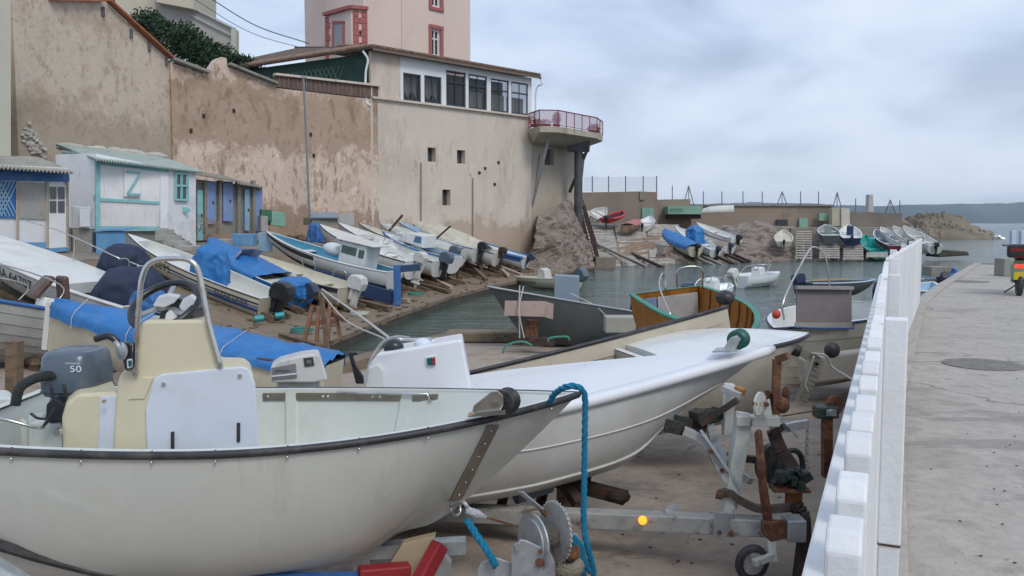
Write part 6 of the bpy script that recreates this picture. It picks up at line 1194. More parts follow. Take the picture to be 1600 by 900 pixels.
# console and seat in profile
def prof(name, px, Yn, depth, material, parent, bevel=.02):
    cx_ = sum(a for a, b in px) / len(px); sh_ = max(a for a, b in px); return MB().prism([W(a, b, Yn) for a, b in px], (depth * (sh_ - 800) / 1333 * 1.12, depth, -depth * .06)).build(name, material, parent, bevel=bevel)
con = prof('console', [(176, 720), (178, 660), (183, 600), (189, 582), (205, 577), (216, 520), (222, 503), (230, 501), (318, 500), (326, 506), (344, 573), (384, 574), (396, 584), (400, 620), (403, 720)], 4.62, .55, console_cream, mb.root, .018)
seat = prof('helm_seat', [(99, 720), (97, 655), (104, 630), (122, 616), (184, 612), (184, 720)], 4.66, .52, console_cream, mb.root, .018)
prof('seat_panel', [(152, 720), (157, 620), (184, 617), (181, 720)], 4.652, .02, white_plastic, seat, .004)
cp = prof('console_panel', [(230, 720), (227, 640), (240, 592), (252, 585), (378, 573), (388, 576), (399, 600), (405, 720)], 4.600, .03, white_plastic, con, .008)
prof('console_rib', [(200, 625), (226, 624), (240, 590), (222, 588)], 4.612, .02, console_cream, con, .006)
for a, b in ((256, 600), (375, 587), (163, 627)): MB().disc(W(a, b, 4.595), (0, 1, 0), .011, .014, 14).build('panel_screw', chrome, con)
m = MB()
for a, b, h_ in ((269, 675, 14), (372, 661, 28)): m.prism([W(a - 2.5, b + 30, 4.59), W(a - 2.5, b, 4.59), W(a + 2.5, b, 4.59), W(a + 2.5, b + 30, 4.59)], (0, .02, 0))
m.build('panel_latches', rubber, con, bevel=.003)
# arch rail, both sides of the console
for i, (Yr, dx) in enumerate(((4.60, 0), (5.18, 4))):
    m = MB(); m.tube(spline([W(a + dx, b, Yr) for a, b in ((211, 586), (213, 540), (217, 480), (221, 440), (230, 416), (246, 406), (268, 404), (290, 405), (305, 414), (313, 436), (325, 500), (334, 535), (345, 574))], 5), .0155, 10); ar = m.build('grab_arch' if i == 0 else 'grab_arch', steel, con, smooth=True) if i == 0 else None
# helm: wheel, instruments
wc = W(257, 477, 4.82); ax = Vector((-.12, -.62, .80)); m = MB(); m.torus(wc, ax, .188, .022, 36, 8); a_ = ax.normalized(); u_ = a_.orthogonal().normalized(); v_ = a_.cross(u_)
wh = m.build('steering_wheel', motor_black, con, smooth=True); m = MB()
for k in range(3): an = k * 2.094 + .6; m.bar(wc, wc + (u_ * math.cos(an) + v_ * math.sin(an)) * .16, .035, .012, up=a_)
m.disc(wc + a_ * .01, a_, .045, .03, 16); m.build('wheel_spokes', mat('wheel_silver', (.35, .35, .36), .35, .5), wh, bevel=.004)
MB().prism([W(246, 503, 4.8), W(252, 478, 4.8), (W(262, 463, 4.8)), W(292, 470, 4.8), W(302, 484, 4.8), W(298, 503, 4.8)], (0, .22, 0)).build('instrument_pod', motor_black, con, bevel=.015)
for q_ in ([(238, 479), (246, 465), (262, 461), (281, 464), (272, 474), (256, 481)], [(279, 481), (284, 470), (299, 462), (306, 468), (300, 482), (287, 488)], [(257, 500), (259, 490), (266, 485), (278, 491), (277, 501)]): MB().prism([W(a, b_, 4.76) for a, b_ in q_], (-.01, .05, .01)).build('gauge_cover', mat('white_gauge_cover', (.62, .63, .65), .3), con, bevel=.008)
# engine control lever
ec = prof('engine_control', [(192, 560), (193, 535), (206, 536), (210, 575), (196, 580)], 4.56, .09, motor_black, con, .01)
MB().ball(W(190, 549, 4.53), (.032, .03, .05), 12, 8).build('lever_hub', mat('silver_grey_plastic', (.33, .36, .40), .3, .3), ec, smooth=True)
MB().tube(spline([W(190, 553, 4.5), W(187, 541, 4.5), W(180, 531, 4.5), W(168, 525, 4.5), W(149, 530, 4.5)], 5), [.012] * 8 + [.019] * 13, 10).build('lever', motor_black, ec, smooth=True)
MB().tube([W(191, 556, 4.49), W(186, 542, 4.49), W(180, 533, 4.49)], .015, 8).build('lever_shaft', mat('silver_grey_plastic', (.33, .36, .40), .3, .3), ec, smooth=True)
prof('gauge_screen', [(198, 563), (200, 561), (207, 561), (207, 574), (199, 576)], 4.54, .01, white_plastic, ec, .002); prof('gauge_glass', [(200, 564), (206, 563), (206, 572), (201, 573)], 4.535, .006, mat('dark_teal_glass', (.01, .08, .09), .1), ec, 0)
# outboard: rounded cowl made from stacked sections
ob = prof('outboard_motor', [(80, 690), (74, 640), (84, 618), (150, 612), (150, 625), (108, 642), (104, 690)], 4.95, .2, motor_black, mb.root, .02)
rows = []; cx = 123
for py, x0, x1, dp in ((547, 100, 140, .10), (543.5, 93, 150, .17), (546, 85, 156, .22), (553, 80, 159, .25), (575, 78.5, 163, .27), (600, 79, 165, .27), (611, 84, 164, .26), (616, 100, 160, .22), (617, 105, 150, .12)):
    A = W(x0, py, 5.05); Bq = W(x1, py - 0, 5.05); c = (A + Bq) / 2; hx = (Bq - A).length / 2; row = []
    for k in range(33):
        an = 2 * math.pi * k / 32; ca, sa = math.cos(an), math.sin(an); e_ = .55; row.append(c + Vector((hx * math.copysign(abs(ca) ** e_, ca), dp * .72 * math.copysign(abs(sa) ** e_, sa), 0)))
    rows.append(row)
m = MB(); m.grid(rows); m.add(rows[0][:-1], [tuple(range(32))]); m.add(rows[-1][:-1], [tuple(range(32))]); cw = m.build('cowl', motor_grey, ob, smooth='auto')
def flat_text(s, size, px, py, Y, name, material, parent, rotz=0, sx=1, rx=0):
    vs, fs = text_mesh(s, size); c = W(px, py, Y); q = Matrix.Rotation(rotz, 3, 'Z'); return MB().add([c + q @ Vector((v.x * sx, 0, v.y)) for v in vs], fs).build(name, material, parent)
seam = rows[5]; m = MB(); m.tube([c_ + Vector((0, 0, -.02)) for c_ in seam[:-1]], .004, 5, closed=True); m.build('cowl_seam', motor_black, cw)
flat_text('50', .052, 118, 577, 4.848, 'number_50', white_txt, cw, sx=1.35); flat_text('YAMAHA', .016, 113, 568, 4.848, 'maker_lettering', white_txt, cw, sx=1.3)
m = MB(); m.tube(spline([W(24, 632, 4.7), W(30, 608, 4.7), W(48, 594, 4.75), (W(75, 587, 4.85)), W(98, 592, 4.9), W(112, 612, 4.95)], 6), .028, 10); m.build('corrugated_cable_hose', mat('dark_grey_hose', (.05, .06, .06), .6, bump=1, bscale=90), ob, smooth=True)
for k, pts in enumerate(([(48, 646), (62, 654), (90, 652), (110, 640)], [(78, 600), (84, 630), (76, 656), (66, 668)], [(100, 600), (104, 628), (96, 650), (100, 668)])): MB().tube(spline([W(a, b, 4.8) for a, b in pts], 5), .008, 6).build('cable', motor_black, ob, smooth=True)
m = MB(); m.prism([W(71, 655, 4.78), W(72, 632, 4.78), W(84, 622, 4.78), (W(100, 632, 4.78)), W(100, 660, 4.78)], (0, .1, 0)); m.bar(W(86, 636, 4.75), W(66, 668, 4.7), .012, .012, up=(0, 1, 0)); m.build('tilt_bracket', motor_black, ob, bevel=.006)
prof('transom_corner', [(-40, 668), (-40, 622), (15, 621), (22, 626), (30, 652), (44, 660), (44, 700), (-40, 700)], 5.2, .35, main_in, mb.root, .02); prof('motor_well', [(44, 700), (44, 662), (70, 656), (80, 664), (98, 662), (98, 720)], 4.9, .3, main_in, mb.root, .01)
MB().tube(spline([W(-30, 650, 4.45), W(10, 656, 4.45), W(55, 668, 4.5), W(68, 668, 4.6)], 5), .009, 8).build('stern_rail', steel, mb.root, smooth=True); MB().disc(W(91, 675, 4.62), (0, 1, 0), .02, .03, 16).build('drain_plug', chrome, mb.root)
# steel plates along the far gunwale and ribs in the liner
def inner_pt(t, dz, sg=1): p = mb.I(t, 1, sg, 0); return Vector((p.x, p.y - sg * .006, p.z + dz))
m = MB(); m.grid([[inner_pt(.40 + .35 * i / 12, -.012), inner_pt(.40 + .35 * i / 12, -.065)] for i in range(13)]); mb.put(m, 'steel_plate', steel_dull, solid=.006)
m = MB()
for t in (.41, .52, .53, .62, .635): m.ball(inner_pt(t, -.035) + Vector((0, -.008, 0)), .009, 8, 5)
mb.put(m, 'plate_bolts', chrome, smooth=True)
mb.put(MB().tube([inner_pt(.55, -.008) + Vector((0, -.02, 0)), inner_pt(.73, -.008) + Vector((0, -.02, 0)), inner_pt(.735, -.06) + Vector((0, -.02, 0))], .010, 8), 'steel_rod', steel, smooth=True)
for t in (.455, .69): 
    m = MB(); m.grid([[mb.I(t + dt, k / 10, 1, .05) + Vector((0, -.012 if abs(dt) < .012 else .01, 0)) for k in range(5, 11)] for dt in (-.017, -.010, .010, .017)]); mb.put(m, 'liner_rib', main_in)
# bow roller, strap, eye
br_ = MB().prism([W(738, 643, 4.60), W(740, 634, 4.60), W(768, 612, 4.60), W(778, 611, 4.60), W(786, 618, 4.60), W(787, 632, 4.60), W(780, 643, 4.60), W(758, 653, 4.60)], (0, .012, 0)).build('bow_roller_bracket', steel_dull, mb.root, bevel=.004)
MB().prism([W(730, 652, 4.58), W(745, 645, 4.58), W(790, 640, 4.58), W(790, 648, 4.62)], (0, .1, 0)).build('roller_base', chrome, br_)
m = MB(); c = W(790, 627, 4.70); ax = Vector((.45, .9, 0)).normalized(); m.tube([c - ax * .05, c - ax * .035, c - ax * .01, c + ax * .01, c + ax * .035, c + ax * .05], [.070, .074, .045, .045, .074, .070], 24); m.build('bow_roller', rubber, br_, smooth='auto'); MB().disc(W(775, 630, 4.592), (0, 1, 0), .013, .02, 6).build('roller_bolt', chrome, br_)
def hull_at(px, py, sg=-1):      # where the line of sight meets the near side of the hull
    best = None; inv = mb.M.inverted(); o = inv @ Vector((0, 0, CH)); d = (inv.to_3x3() @ ray(px, py)).normalized()
    for i in range(60, 99):
        for k in range(0, 41):
            p = mb.P(i / 100, k / 40, sg); v = p - o; e_ = (v - d * v.dot(d)).length
            if best is None or e_ < best[0]: best = (e_, p, i / 100, k / 40)
    e0, p0, t0, k0 = best; st = .01
    for _ in range(40):
        for dt, dk in ((st, 0), (-st, 0), (0, st), (0, -st)):
            t1, k1 = min(.995, t0 + dt), min(1, max(.001, k0 + dk)); p = mb.P(t1, k1, sg); v = p - o; e_ = (v - d * v.dot(d)).length
            if e_ < e0: e0, p0, t0, k0 = e_, p, t1, k1; break
        else: st *= .5
    return mb.M @ p0
sa, sb = hull_at(773, 668), hull_at(713, 780)
yb_ = Vector((0, -1, 0)); m = MB(); rows = []
for k in range(13):
    px, py = 772 + (712 - 772) * k / 12, 664 + (782 - 664) * k / 12; a = hull_at(px - 9, py); b = hull_at(px + 9, py); rows.append([a + yb_ * .012, b + yb_ * .012])
m.grid(rows); m.build('bow_strap_plate', steel_dull, mb.root, solid=.006)
m = MB()
for k in range(6): m.ball(hull_at(768 - 10 * k, 672 + 20 * k) + yb_ * .02, .006, 8, 5)
m.build('strap_screws', chrome, mb.root, smooth=True)
e0_ = hull_at(715, 795) + yb_ * .03; eye = MB().torus(e0_, (.8, -.5, .3), .045, .010, 22, 8).build('tow_eye', steel, mb.root, smooth=True)
# winch line and blue rope
sh = thing('snap_shackle', 'steel shackle and frayed cable end hooked into the tow eye', 'shackle', e0_); MB().tube(spline([e0_ + Vector((-.02, -.03, .02)), W(722, 784, 4.45), W(733, 795, 4.4), W(748, 802, 4.4)], 5), .011, 8).build('shackle', galv, sh, smooth=True); MB().tube([W(728, 797, 4.4), W(745, 803, 4.4), W(760, 809, 4.4)], [.02, .026, .010], 8).build('thimble', mat('frayed_white_rope', (.42, .43, .45), .8, bump=.6, bscale=60), sh, smooth=True); MB().tube([W(758, 808, 4.4), W(800, 820, 4.5)], .007, 6).build('wire_cable', rusty, sh)
tag(twisted(spline([W(729, 812, 4.38), W(742, 832, 4.35), W(762, 862, 4.3), W(775, 885, 4.3)], 6), .020, .12).build('blue_rope_tail', rope_b, smooth=True), 'short blue rope tail hanging from the tow eye towards the winch', 'rope')
tag(twisted(spline([W(859, 628, 4.9), W(866, 616, 4.85), W(880, 606, 4.75), (W(896, 603, 4.72)), W(908, 608, 4.72), W(914, 622, 4.74), W(914, 660, 4.76), W(913, 740, 4.77), W(912, 815, 4.75), W(917, 850, 4.7), W(926, 885, 4.7), W(932, 930, 4.7)], 6), .0185, .14).build('blue_rope', rope_b, smooth=True), 'thick bright blue rope looped over the foreground bow and hanging straight down', 'rope')
# ---------------------------------------------------------------- winch in the foreground
wn_ = thing('boat_winch', 'galvanised hand winch with two round flanges and rusty gear below the foreground bow', 'winch', W(850, 930, 4.4))
ax = Vector((.86, .50, -.05)).normalized(); c0 = W(833, 848, 4.40)
m = MB(); m.disc(c0, ax, .155, .012, 36); m.disc(c0 + ax * -.012, ax, .125, .012, 36); m.build('drum_flange', galv, wn_, bevel=.003)
c1 = c0 + ax * .14 + Vector((0, 0, .045)); m = MB(); m.disc(c1, ax, .152, .012, 36); 
for k in range(36):
    an = 2 * math.pi * k / 36; u_ = ax.orthogonal().normalized(); v_ = ax.cross(u_); m.box(c1 + (u_ * math.cos(an) + v_ * math.sin(an)) * .157, (.010, .012, .010))
m.build('gear_wheel', galv_rusty, wn_)
m = MB(); m.disc((c0 + c1) / 2, ax, .06, .13, 20); m.build('drum', mat('wound_cable', (.25, .22, .20), .5, .5, bump=1, bscale=60), wn_)
def side_plate(name, pts, Y, mt=galv): return MB().prism([W(a, b, Y) for a, b in pts], (.006, .012, 0)).build(name, mt, wn_, bevel=.004)
side_plate('side_plate', [(799, 860), (812, 843), (822, 845), (858, 862), (866, 880), (868, 960), (806, 960), (799, 900)], 4.30); side_plate('side_plate', [(862, 850), (880, 832), (900, 834), (911, 850), (914, 960), (862, 960)], 4.62)
side_plate('base_bracket', [(746, 890), (752, 878), (776, 872), (800, 880), (806, 960), (746, 960)], 4.34)
m = MB(); m.disc(W(808, 854, 4.29), (.3, -.95, 0), .018, .03, 6); m.build('axle_bolt', galv, wn_); MB().disc(W(843, 879, 4.292), (0, 1, 0), .022, .02, 14).build('rust_spot', rusty, wn_); MB().disc(W(844, 862, 4.292), (0, 1, 0), .009, .02, 10).build('bolt_head', rusty, wn_)
hd = MB().bar(W(846, 782 + 14, 4.5), W(812, 768, 4.45), .05, .012, up=(.5, .5, .4)).build('crank_handle', galv, wn_, bevel=.006); MB().bar(W(842, 792, 4.52), W(866, 820, 4.6), .02, .02).build('crank_arm', rusty, hd)
m = MB(); m.disc(W(882, 864, 4.5), (.8, -.3, .2), .032, .16, 16); m.disc(W(872, 858, 4.5), (.8, -.3, .2), .045, .03, 14); m.ball(W(890, 866, 4.45), .045, 10, 7); m.build('pinion', rusty, wn_)
rs = random.Random(8); m = MB()
for k in range(5): m.tube(spline([W(868 + rs.uniform(-3, 30), 820 + rs.uniform(0, 10), 4.62), W(885 + rs.uniform(0, 15), 832, 4.6), W(900 + rs.uniform(0, 10), 850 + 5 * k, 4.6), W(912 + rs.uniform(0, 12), 880 + 5 * k, 4.6)], 4), .014, 7)
m.build('rope_coil', rope_b, wn_, smooth=True)
MB().ball(W(885, 885, 4.5), (.10, .08, .07), 14, 8).build('rope_wad', mat('dirty_rope', (.40, .36, .28), .9, bump=.8, bscale=60), wn_, smooth=True)
# trailer bunks under the foreground boat
bk = thing('boat_trailer', 'trailer with faded red bunks and pale timber chock under the foreground boat', 'trailer', W(640, 930, 4.7)); MB().bar(W(560, 899, 4.6), W(640, 892, 4.7), .09, .09).build('bunk', red_p, bk, bevel=.01); MB().bar(W(688, 850, 4.75), W(648, 925, 4.6), .075, .09).build('bunk', red_p, bk, bevel=.01); MB().prism([W(628, 850, 4.8), W(680, 838, 4.8), W(658, 905, 4.8), W(600, 895, 4.8)], (0, .08, 0)).build('timber_chock', ply, bk, bevel=.005); MB().prism([W(668, 895, 4.9), W(690, 862, 4.9), W(705, 880, 4.9), W(700, 920, 4.9)], (0, .06, 0)).build('bracket', galv, bk, bevel=.004)
MB().tube([W(-40, 840, 4.2), W(60, 870, 4.3), W(200, 905, 4.4)], .03, 8).build('frame_tube', rubber, bk); MB().bar(W(-60, 850, 3.9), W(60, 925, 3.9), .10, .05).build('mudguard', galv, bk, bevel=.02); MB().bar(W(300, 905, 4.5), W(560, 903, 4.6), .06, .05).build('blue_beam', deep_blue, bk)
def under(b, tt, sy, z_off=0): q = b.M @ Vector((b.L * tt, sy * b.B * .25, -b.d(tt) * (.98 if not sy else .9))); return q
gk = lambda p: slip_z(p.x, p.y)
k0 = under(mb, .05, 0); k1 = under(mb, .80, 0); MB().bar(k0 + Vector((0, 0, -.10)), k1 + Vector((0, 0, -.10)), .10, .08).build('keel_beam', galv, bk)
ax_ = under(mb, .30, 0); ya = (mb.rot @ Vector((0, 1, 0))); ga = gk(ax_); MB().bar(Vector((ax_.x, ax_.y, ga + .2)) - ya * .78, Vector((ax_.x, ax_.y, ga + .2)) + ya * .78, .07, .07).build('axle', galv, bk)
for sy in (-1, 1):
    c_ = Vector((ax_.x, ax_.y, ga + .22)) + ya * .82 * sy; w_ = MB().torus(c_, ya, .16, .065, 26, 8).build('wheel', rubber, bk, smooth=True); MB().disc(c_, ya, .12, .10, 18).build('rim', galv, w_)
MB().box(Vector((ax_.x, ax_.y, (ga + ax_.z) / 2)), (.12, .3, max(.05, ax_.z - ga - .1))).build('axle_block', galv, bk)
for tt in (.12, .62):
    q = under(mb, tt, 0); MB().box(Vector((q.x, q.y, (gk(q) + q.z - .12) / 2)), (.1, .1, max(.05, q.z - .12 - gk(q)))).build('stand_leg', galv, bk)
# ---------------------------------------------------------------- second foreground boat
sb2 = Boat('foreground_boat', 'bright white boat with flared bow, green bow roller and boxy console, behind the largest boat', W(1205, 541, 7.3), W(505, 652, 6.7), B=1.62, D=.80, hull=mat('satin_white_hull', (.56, .56, .54), .3, dirt=(.36, .33, .28), damt=.55, dscale=1.3, dsharp=.4), top=mat('clean_white_gelcoat', (.74, .75, .78), .3, var=.03, dirt=[((.3, .28, .25), .5, 14, (1, 1, 1), .05, .68)]), inner=white, rail=None, deck=.74, stem=.8, rake=1.05, dbow=.6, sag=.02, e0=.55, e1=1.35, pw=1.25, tr=.88, gw=.06, group=NG, thwarts=())
m = MB(); pts = [sb2.P(t, 1, sg_) + Vector((0, sg_ * .004, -.03)) for sg_ in (1,) for t in T] + [sb2.P(t, 1, -1) + Vector((0, -.004, -.03)) for t in reversed(T[:-1])]; m.tube(pts, .045, 8); sb2.put(m, 'rounded_gunwale', sb2.root and MATS['clean_white_gelcoat'], smooth=True)
m = MB()
m.tube([sb2.P(t, .42, -1) + Vector((0, -.004, 0)) for t in T[:47]], .014, 6); m.tube([sb2.P(t, .80 - .12 * t, -1) + Vector((0, -.001, 0)) for t in T[10:48]], .008, 6)
sb2.put(m, 'spray_chine', MATS['satin_white_hull'], smooth=True)
cn = prof('console', [(566, 620), (574, 575), (590, 552), (618, 548), (722, 530), (735, 600), (735, 625)], 6.75, .7, MATS['clean_white_gelcoat'], sb2.root, .02)
prof('angled_corner', [(568, 620), (576, 576), (590, 568), (600, 580), (602, 620)], 6.72, .03, white, cn, .01); sw = prof('switch_housing', [(664, 558), (681, 555), (681, 571), (665, 573)], 6.74, .02, white, cn, .004); prof('switch', [(667, 560), (675, 559), (676, 571), (668, 571)], 6.725, .02, mat('dark_green_switch', (.01, .10, .08), .3), sw, 0); prof('red_switch', [(675.5, 559), (680, 558), (680.5, 570), (676.5, 571)], 6.725, .02, mat('red_switch', (.35, .02, .05), .3), sw, 0)
prof('throttle_lever', [(543, 550), (560, 550), (562, 554), (552, 556), (556, 570), (568, 588), (569, 600), (556, 600), (550, 575)], 6.6, .05, motor_black, sb2.root, .01)
m = MB(); m.tube(spline([W(575, 574, 6.6), W(585, 552, 6.6), (W(600, 533, 6.6)), W(620, 526, 6.6), W(640, 528, 6.7)], 5), .012, 8); m.build('screen_rail', perspex, sb2.root, smooth=True); MB().tube(spline([W(620, 530, 7.0), W(655, 530, 7.1), (W(672, 529, 7.2)), W(680, 537, 7.2)], 5), .012, 8).build('screen_rail', steel, sb2.root, smooth=True)
MB().ball(W(615, 543, 6.9), (.085, .07, .07), 14, 8).build('wheel_hub', motor_black, cn, smooth=True); MB().ball(W(660, 537, 6.9), (.07, .07, .05), 14, 8).build('compass_dome', white_plastic, cn, smooth=True)
jo = prof('outboard_motor', [(430, 625), (432, 597), (500, 597), (505, 625)], 6.5, .3, motor_white, sb2.root, .02); jc = prof('cowl', [(422, 598), (423, 573), (436, 565), (470, 556), (496, 553), (500, 556), (510, 586), (512, 594), (490, 598)], 6.42, .42, motor_white, jo, .03)
prof('grey_badge', [(424, 575), (462, 568), (464, 590), (425, 594)], 6.41, .02, mat('badge_grey', (.20, .20, .21), .4), jc, .003); prof('badge_stripe', [(424.5, 587), (463, 583), (463.5, 585), (424.5, 589)], 6.405, .02, white_txt, jc, 0); flat_text('Johnson', .034, 441, 579, 6.402, 'maker_lettering', mat('dark_logo', (.05, .05, .055), .4), jc); prof('dark_plate', [(474, 560), (489, 558), (491, 571), (476, 573)], 6.41, .02, mat('dark_badge', (.05, .05, .055), .4), jc, 0); flat_text('40', .04, 482.5, 565.5, 6.405, 'number_40', mat('badge_grey_text', (.35, .35, .36), .4), jc)
rl_ = MB().prism([W(1113, 549, 7.0), W(1132, 543, 7.0), W(1142, 528, 7.0), W(1152, 524, 7.0), W(1158, 530, 7.0), W(1150, 545, 7.0), W(1138, 551, 7.0)], (0, .02, 0)).build('bow_roller_bracket', galv, sb2.root, bevel=.005); MB().prism([W(1113, 551, 6.95), W(1152, 549, 6.95), W(1154, 543, 7.15), W(1120, 545, 7.15)], (0, 0, .01)).build('roller_base', galv, rl_)
m = MB(); c = W(1154, 530, 7.1); ax = Vector((.5, .86, 0)); m.tube([c - ax * .07, c - ax * .055, c - ax * .01, c + ax * .01, c + ax * .055, c + ax * .07], [.07, .085, .05, .05, .085, .07], 20); m.build('bow_roller', mat('dark_green_roller', (.02, .12, .10), .45, var=.3), rl_, smooth='auto')
# ---------------------------------------------------------------- trailers on the right of the slip
ta = thing('boat_trailer', 'galvanised trailer tongue with glowing amber reflector, rusty jockey wheel and white winch post', 'trailer', W(1000, 850, 6.0))
MB().bar(W(700, 800, 6.6), W(1235, 824, 5.75), .13, .12).build('drawbar', galv_rusty, ta, bevel=.008); MB().box(W(1240, 825, 5.72), (.13, .16, .15)).build('coupling_end', galv, ta, bevel=.01)
MB().bar(W(1035, 800, 6.15), W(1052, 822, 6.1), .16, .17).build('clamp', galv, ta, bevel=.01); MB().disc(W(1004, 813, 5.98), (0, -1, 0), .031, .03, 22).build('amber_reflector', amber_glow, ta, bevel=.006)  # amber disc is a passive reflector, no lamp; its glow is added
MB().bar(W(1134, 820, 5.9), W(1163, 645, 5.95), .125, .10, up=(1, 0, 0)).build('winch_post', white_iron, ta, bevel=.01); MB().prism([W(1115, 838, 5.82), W(1117, 800, 5.82), W(1150, 802, 5.82), W(1148, 840, 5.82)], (0, .015, 0)).build('post_foot', galv, ta, bevel=.004)
m = MB()
for a, b in ((1124, 832), (1141, 834)): m.disc(W(a, b, 5.815), (0, 1, 0), .016, .02, 6)
m.build('foot_bolts', rusty, ta); MB().bar(W(1150, 656, 5.9), W(1217, 657, 5.85), .10, .07).build('winch_table', white_iron, ta, bevel=.006)
m = MB(); c = W(1187, 632, 5.8); m.disc(c, (.75, -.65, 0), .088, .015, 30); wd_ = m.build('winch_drum', white_iron, ta); MB().disc(c + Vector((.06, .07, 0)), (.75, -.65, 0), .088, .015, 30).build('drum_flange', rusty, wd_); MB().prism([W(1178, 648, 5.76), W(1178, 632, 5.76), W(1203, 624, 5.76), W(1207, 650, 5.76)], (0, .012, 0)).build('winch_plate', white_iron, wd_)
m = MB()
for a, b in ((1179, 631), (1198, 632)): m.disc(W(a, b, 5.745), (0, 1, 0), .015, .02, 10)
m.build('drum_bolts', rusty, wd_)
m = MB(); m.bar(W(1211, 650, 5.9), W(1214, 562, 5.9), .05, .05, up=(1, 0, 0)); m.bar(W(1214, 562, 5.9), W(1231, 556, 5.85), .05, .05); m.ball(W(1222, 633, 5.9), (.055, .05, .06), 10, 7); m.ball(W(1228, 616, 5.95), (.03, .03, .06), 8, 6); m.build('crank', rusty, ta)
# bow cradle arms
rs = random.Random(6); m = MB()
for k in range(4): m.bar(W(1046 + 12 * k, 664 + rs.uniform(-3, 3), 6.05 + .07 * k), W(1060 + 12 * k, 668 + rs.uniform(-6, 2), 6.1 + .07 * k), rs.uniform(.08, .14), rs.uniform(.08, .13))
for k in range(4): m.bar(W(1084 + 9 * k, 654 + rs.uniform(-3, 3), 6.15 + .05 * k), W(1096 + 9 * k, 646 + rs.uniform(-3, 3), 6.2 + .05 * k), rs.uniform(.07, .11), rs.uniform(.07, .12))
m.build('bow_rest', mat('dirty_black_rest', (.03, .03, .025), .8, var=.4, scale=10, bump=.6, bscale=30), ta, bevel=.006)
m = MB(); q = spline([W(1068, 672, 6.05), W(1090, 682, 6.03), (W(1108, 700, 6.0)), W(1122, 728, 5.97), W(1140, 752, 5.93), (W(1158, 763, 5.9))], 4)
for a, b in zip(q, q[1:]): m.bar(a, b + (b - a) * .1, .05, .11, up=(0, 1, 0))
m.build('support_arm', galv_rusty, ta); m = MB(); q = spline([W(1106, 650, 6.3), W(1112, 680, 6.28), (W(1122, 700, 6.25)), W(1145, 732, 6.1), (W(1172, 752, 6.0))], 4)
for a, b in zip(q, q[1:]): m.bar(a, b + (b - a) * .1, .05, .10, up=(0, 1, 0))
m.build('support_arm', galv, ta); MB().bar(W(1095, 672, 5.96), W(1156, 762, 5.86), .02, .05, up=(0, 1, 0)).build('brace_strip', galv, ta)
m = MB()
for a, b in ((1110, 705), (1128, 735), (1145, 756)): m.disc(W(a, b, 5.9), (0, 1, 0), .014, .03, 10)
m.build('arm_bolts', rusty, ta)
m = MB(); m.bar(W(1096, 664, 6.0), W(1150, 626, 5.9), .03, .03); m.bar(W(1130, 640, 5.95), W(1152, 625, 5.9), .045, .045); m.build('strut_rod', dark_rust, ta); MB().bar(W(1132, 606, 6.2), W(1160, 618, 6.1), .10, .05).build('bracket', galv_rusty, ta, bevel=.005); MB().bar(W(1150, 608, 6.15), W(1162, 614, 6.1), .05, .05).build('orange_block', mat('rusty_orange', (.35, .16, .05), .8), ta)
MB().bar(W(1140, 600, 6.3), W(1136, 680, 6.3), .09, .07, up=(1, 0, 0)).build('rear_post', white_iron, ta, bevel=.008)
# jockey wheel
jk = MB().tube([W(1185, 678, 5.72), W(1192, 760, 5.72), W(1203, 835, 5.7)], [.026, .030, .034], 12).build('jockey_pole', rusty, ta, smooth=True); MB().tube([W(1184, 680, 5.66), W(1186, 676, 5.8)], .024, 10).build('pole_handle', rusty, jk); MB().bar(W(1203, 820, 5.72), W(1207, 878, 5.66), .06, .06, up=(1, 0, 0)).build('fork', white_iron, jk, bevel=.01); MB().bar(W(1207, 868, 5.66), W(1178, 880, 5.6), .05, .04).build('fork_arm', white_iron, jk); MB().prism([W(1192, 835, 5.66), W(1192, 815, 5.66), W(1240, 816, 5.66), W(1238, 840, 5.66), W(1205, 848, 5.66)], (0, .06, 0)).build('clamp_block', rusty, jk, bevel=.01)
c = W(1175, 879, 5.66); jw = MB().torus(c, (.25, -1, 0), .097, .030, 30, 8).build('wheel', rubber, jk, smooth=True); MB().disc(c, (.25, -1, 0), .085, .04, 24).build('rim', galv_rusty, jk)
# second trailer stand with black spool, right
tb_ = thing('boat_trailer', 'blackened trailer hitch with spool, curved legs and rusty iron head right of the jockey wheel', 'trailer', W(1245, 890, 6.0))
c = W(1205, 724, 6.5); m = MB(); m.disc(c, (.5, -.85, 0), .155, .05, 30); m.torus(c + Vector((.12, -.1, .0)), (.5, -.85, 0), .13, .022, 26, 7); m.build('spool', rubber, tb_, smooth='auto'); MB().bar(W(1120, 712, 6.4), W(1180, 718, 6.5), .06, .05).build('axle_bar', dark_rust, tb_)
m = MB(); q = spline([W(1208, 672, 6.2), W(1214, 690, 6.2), (W(1222, 706, 6.15)), W(1238, 730, 6.1), W(1243, 752, 6.0)], 4)
for a, b in zip(q, q[1:]): m.bar(a, b + (b - a) * .1, .09, .05, up=(0, 1, 0))
m.bar(W(1208, 676, 6.15), W(1226, 666, 6.1), .06, .05); m.build('hook_arm', dark_rust, tb_)
rs = random.Random(14); m = MB()
for k in range(14): m.box(W(rs.uniform(1215, 1256), rs.uniform(736, 760), rs.uniform(5.9, 6.1)), (rs.uniform(.04, .12), .08, rs.uniform(.03, .08)), Matrix.Rotation(rs.uniform(-.7, .7), 3, 'Y'))
m.build('coupling_head', mat('greasy_black_green', (.018, .03, .026), .45, var=.5, scale=12, bump=.6), tb_, bevel=.008); MB().bar(W(1205, 763, 5.95), W(1262, 764, 5.95), .14, .02).build('plate', rusty, tb_); MB().box(W(1240, 778, 5.98), (.10, .08, .12)).build('rust_box', mat('orange_rust', (.26, .10, .03), .9, var=.3, scale=8, bump=.4), tb_)
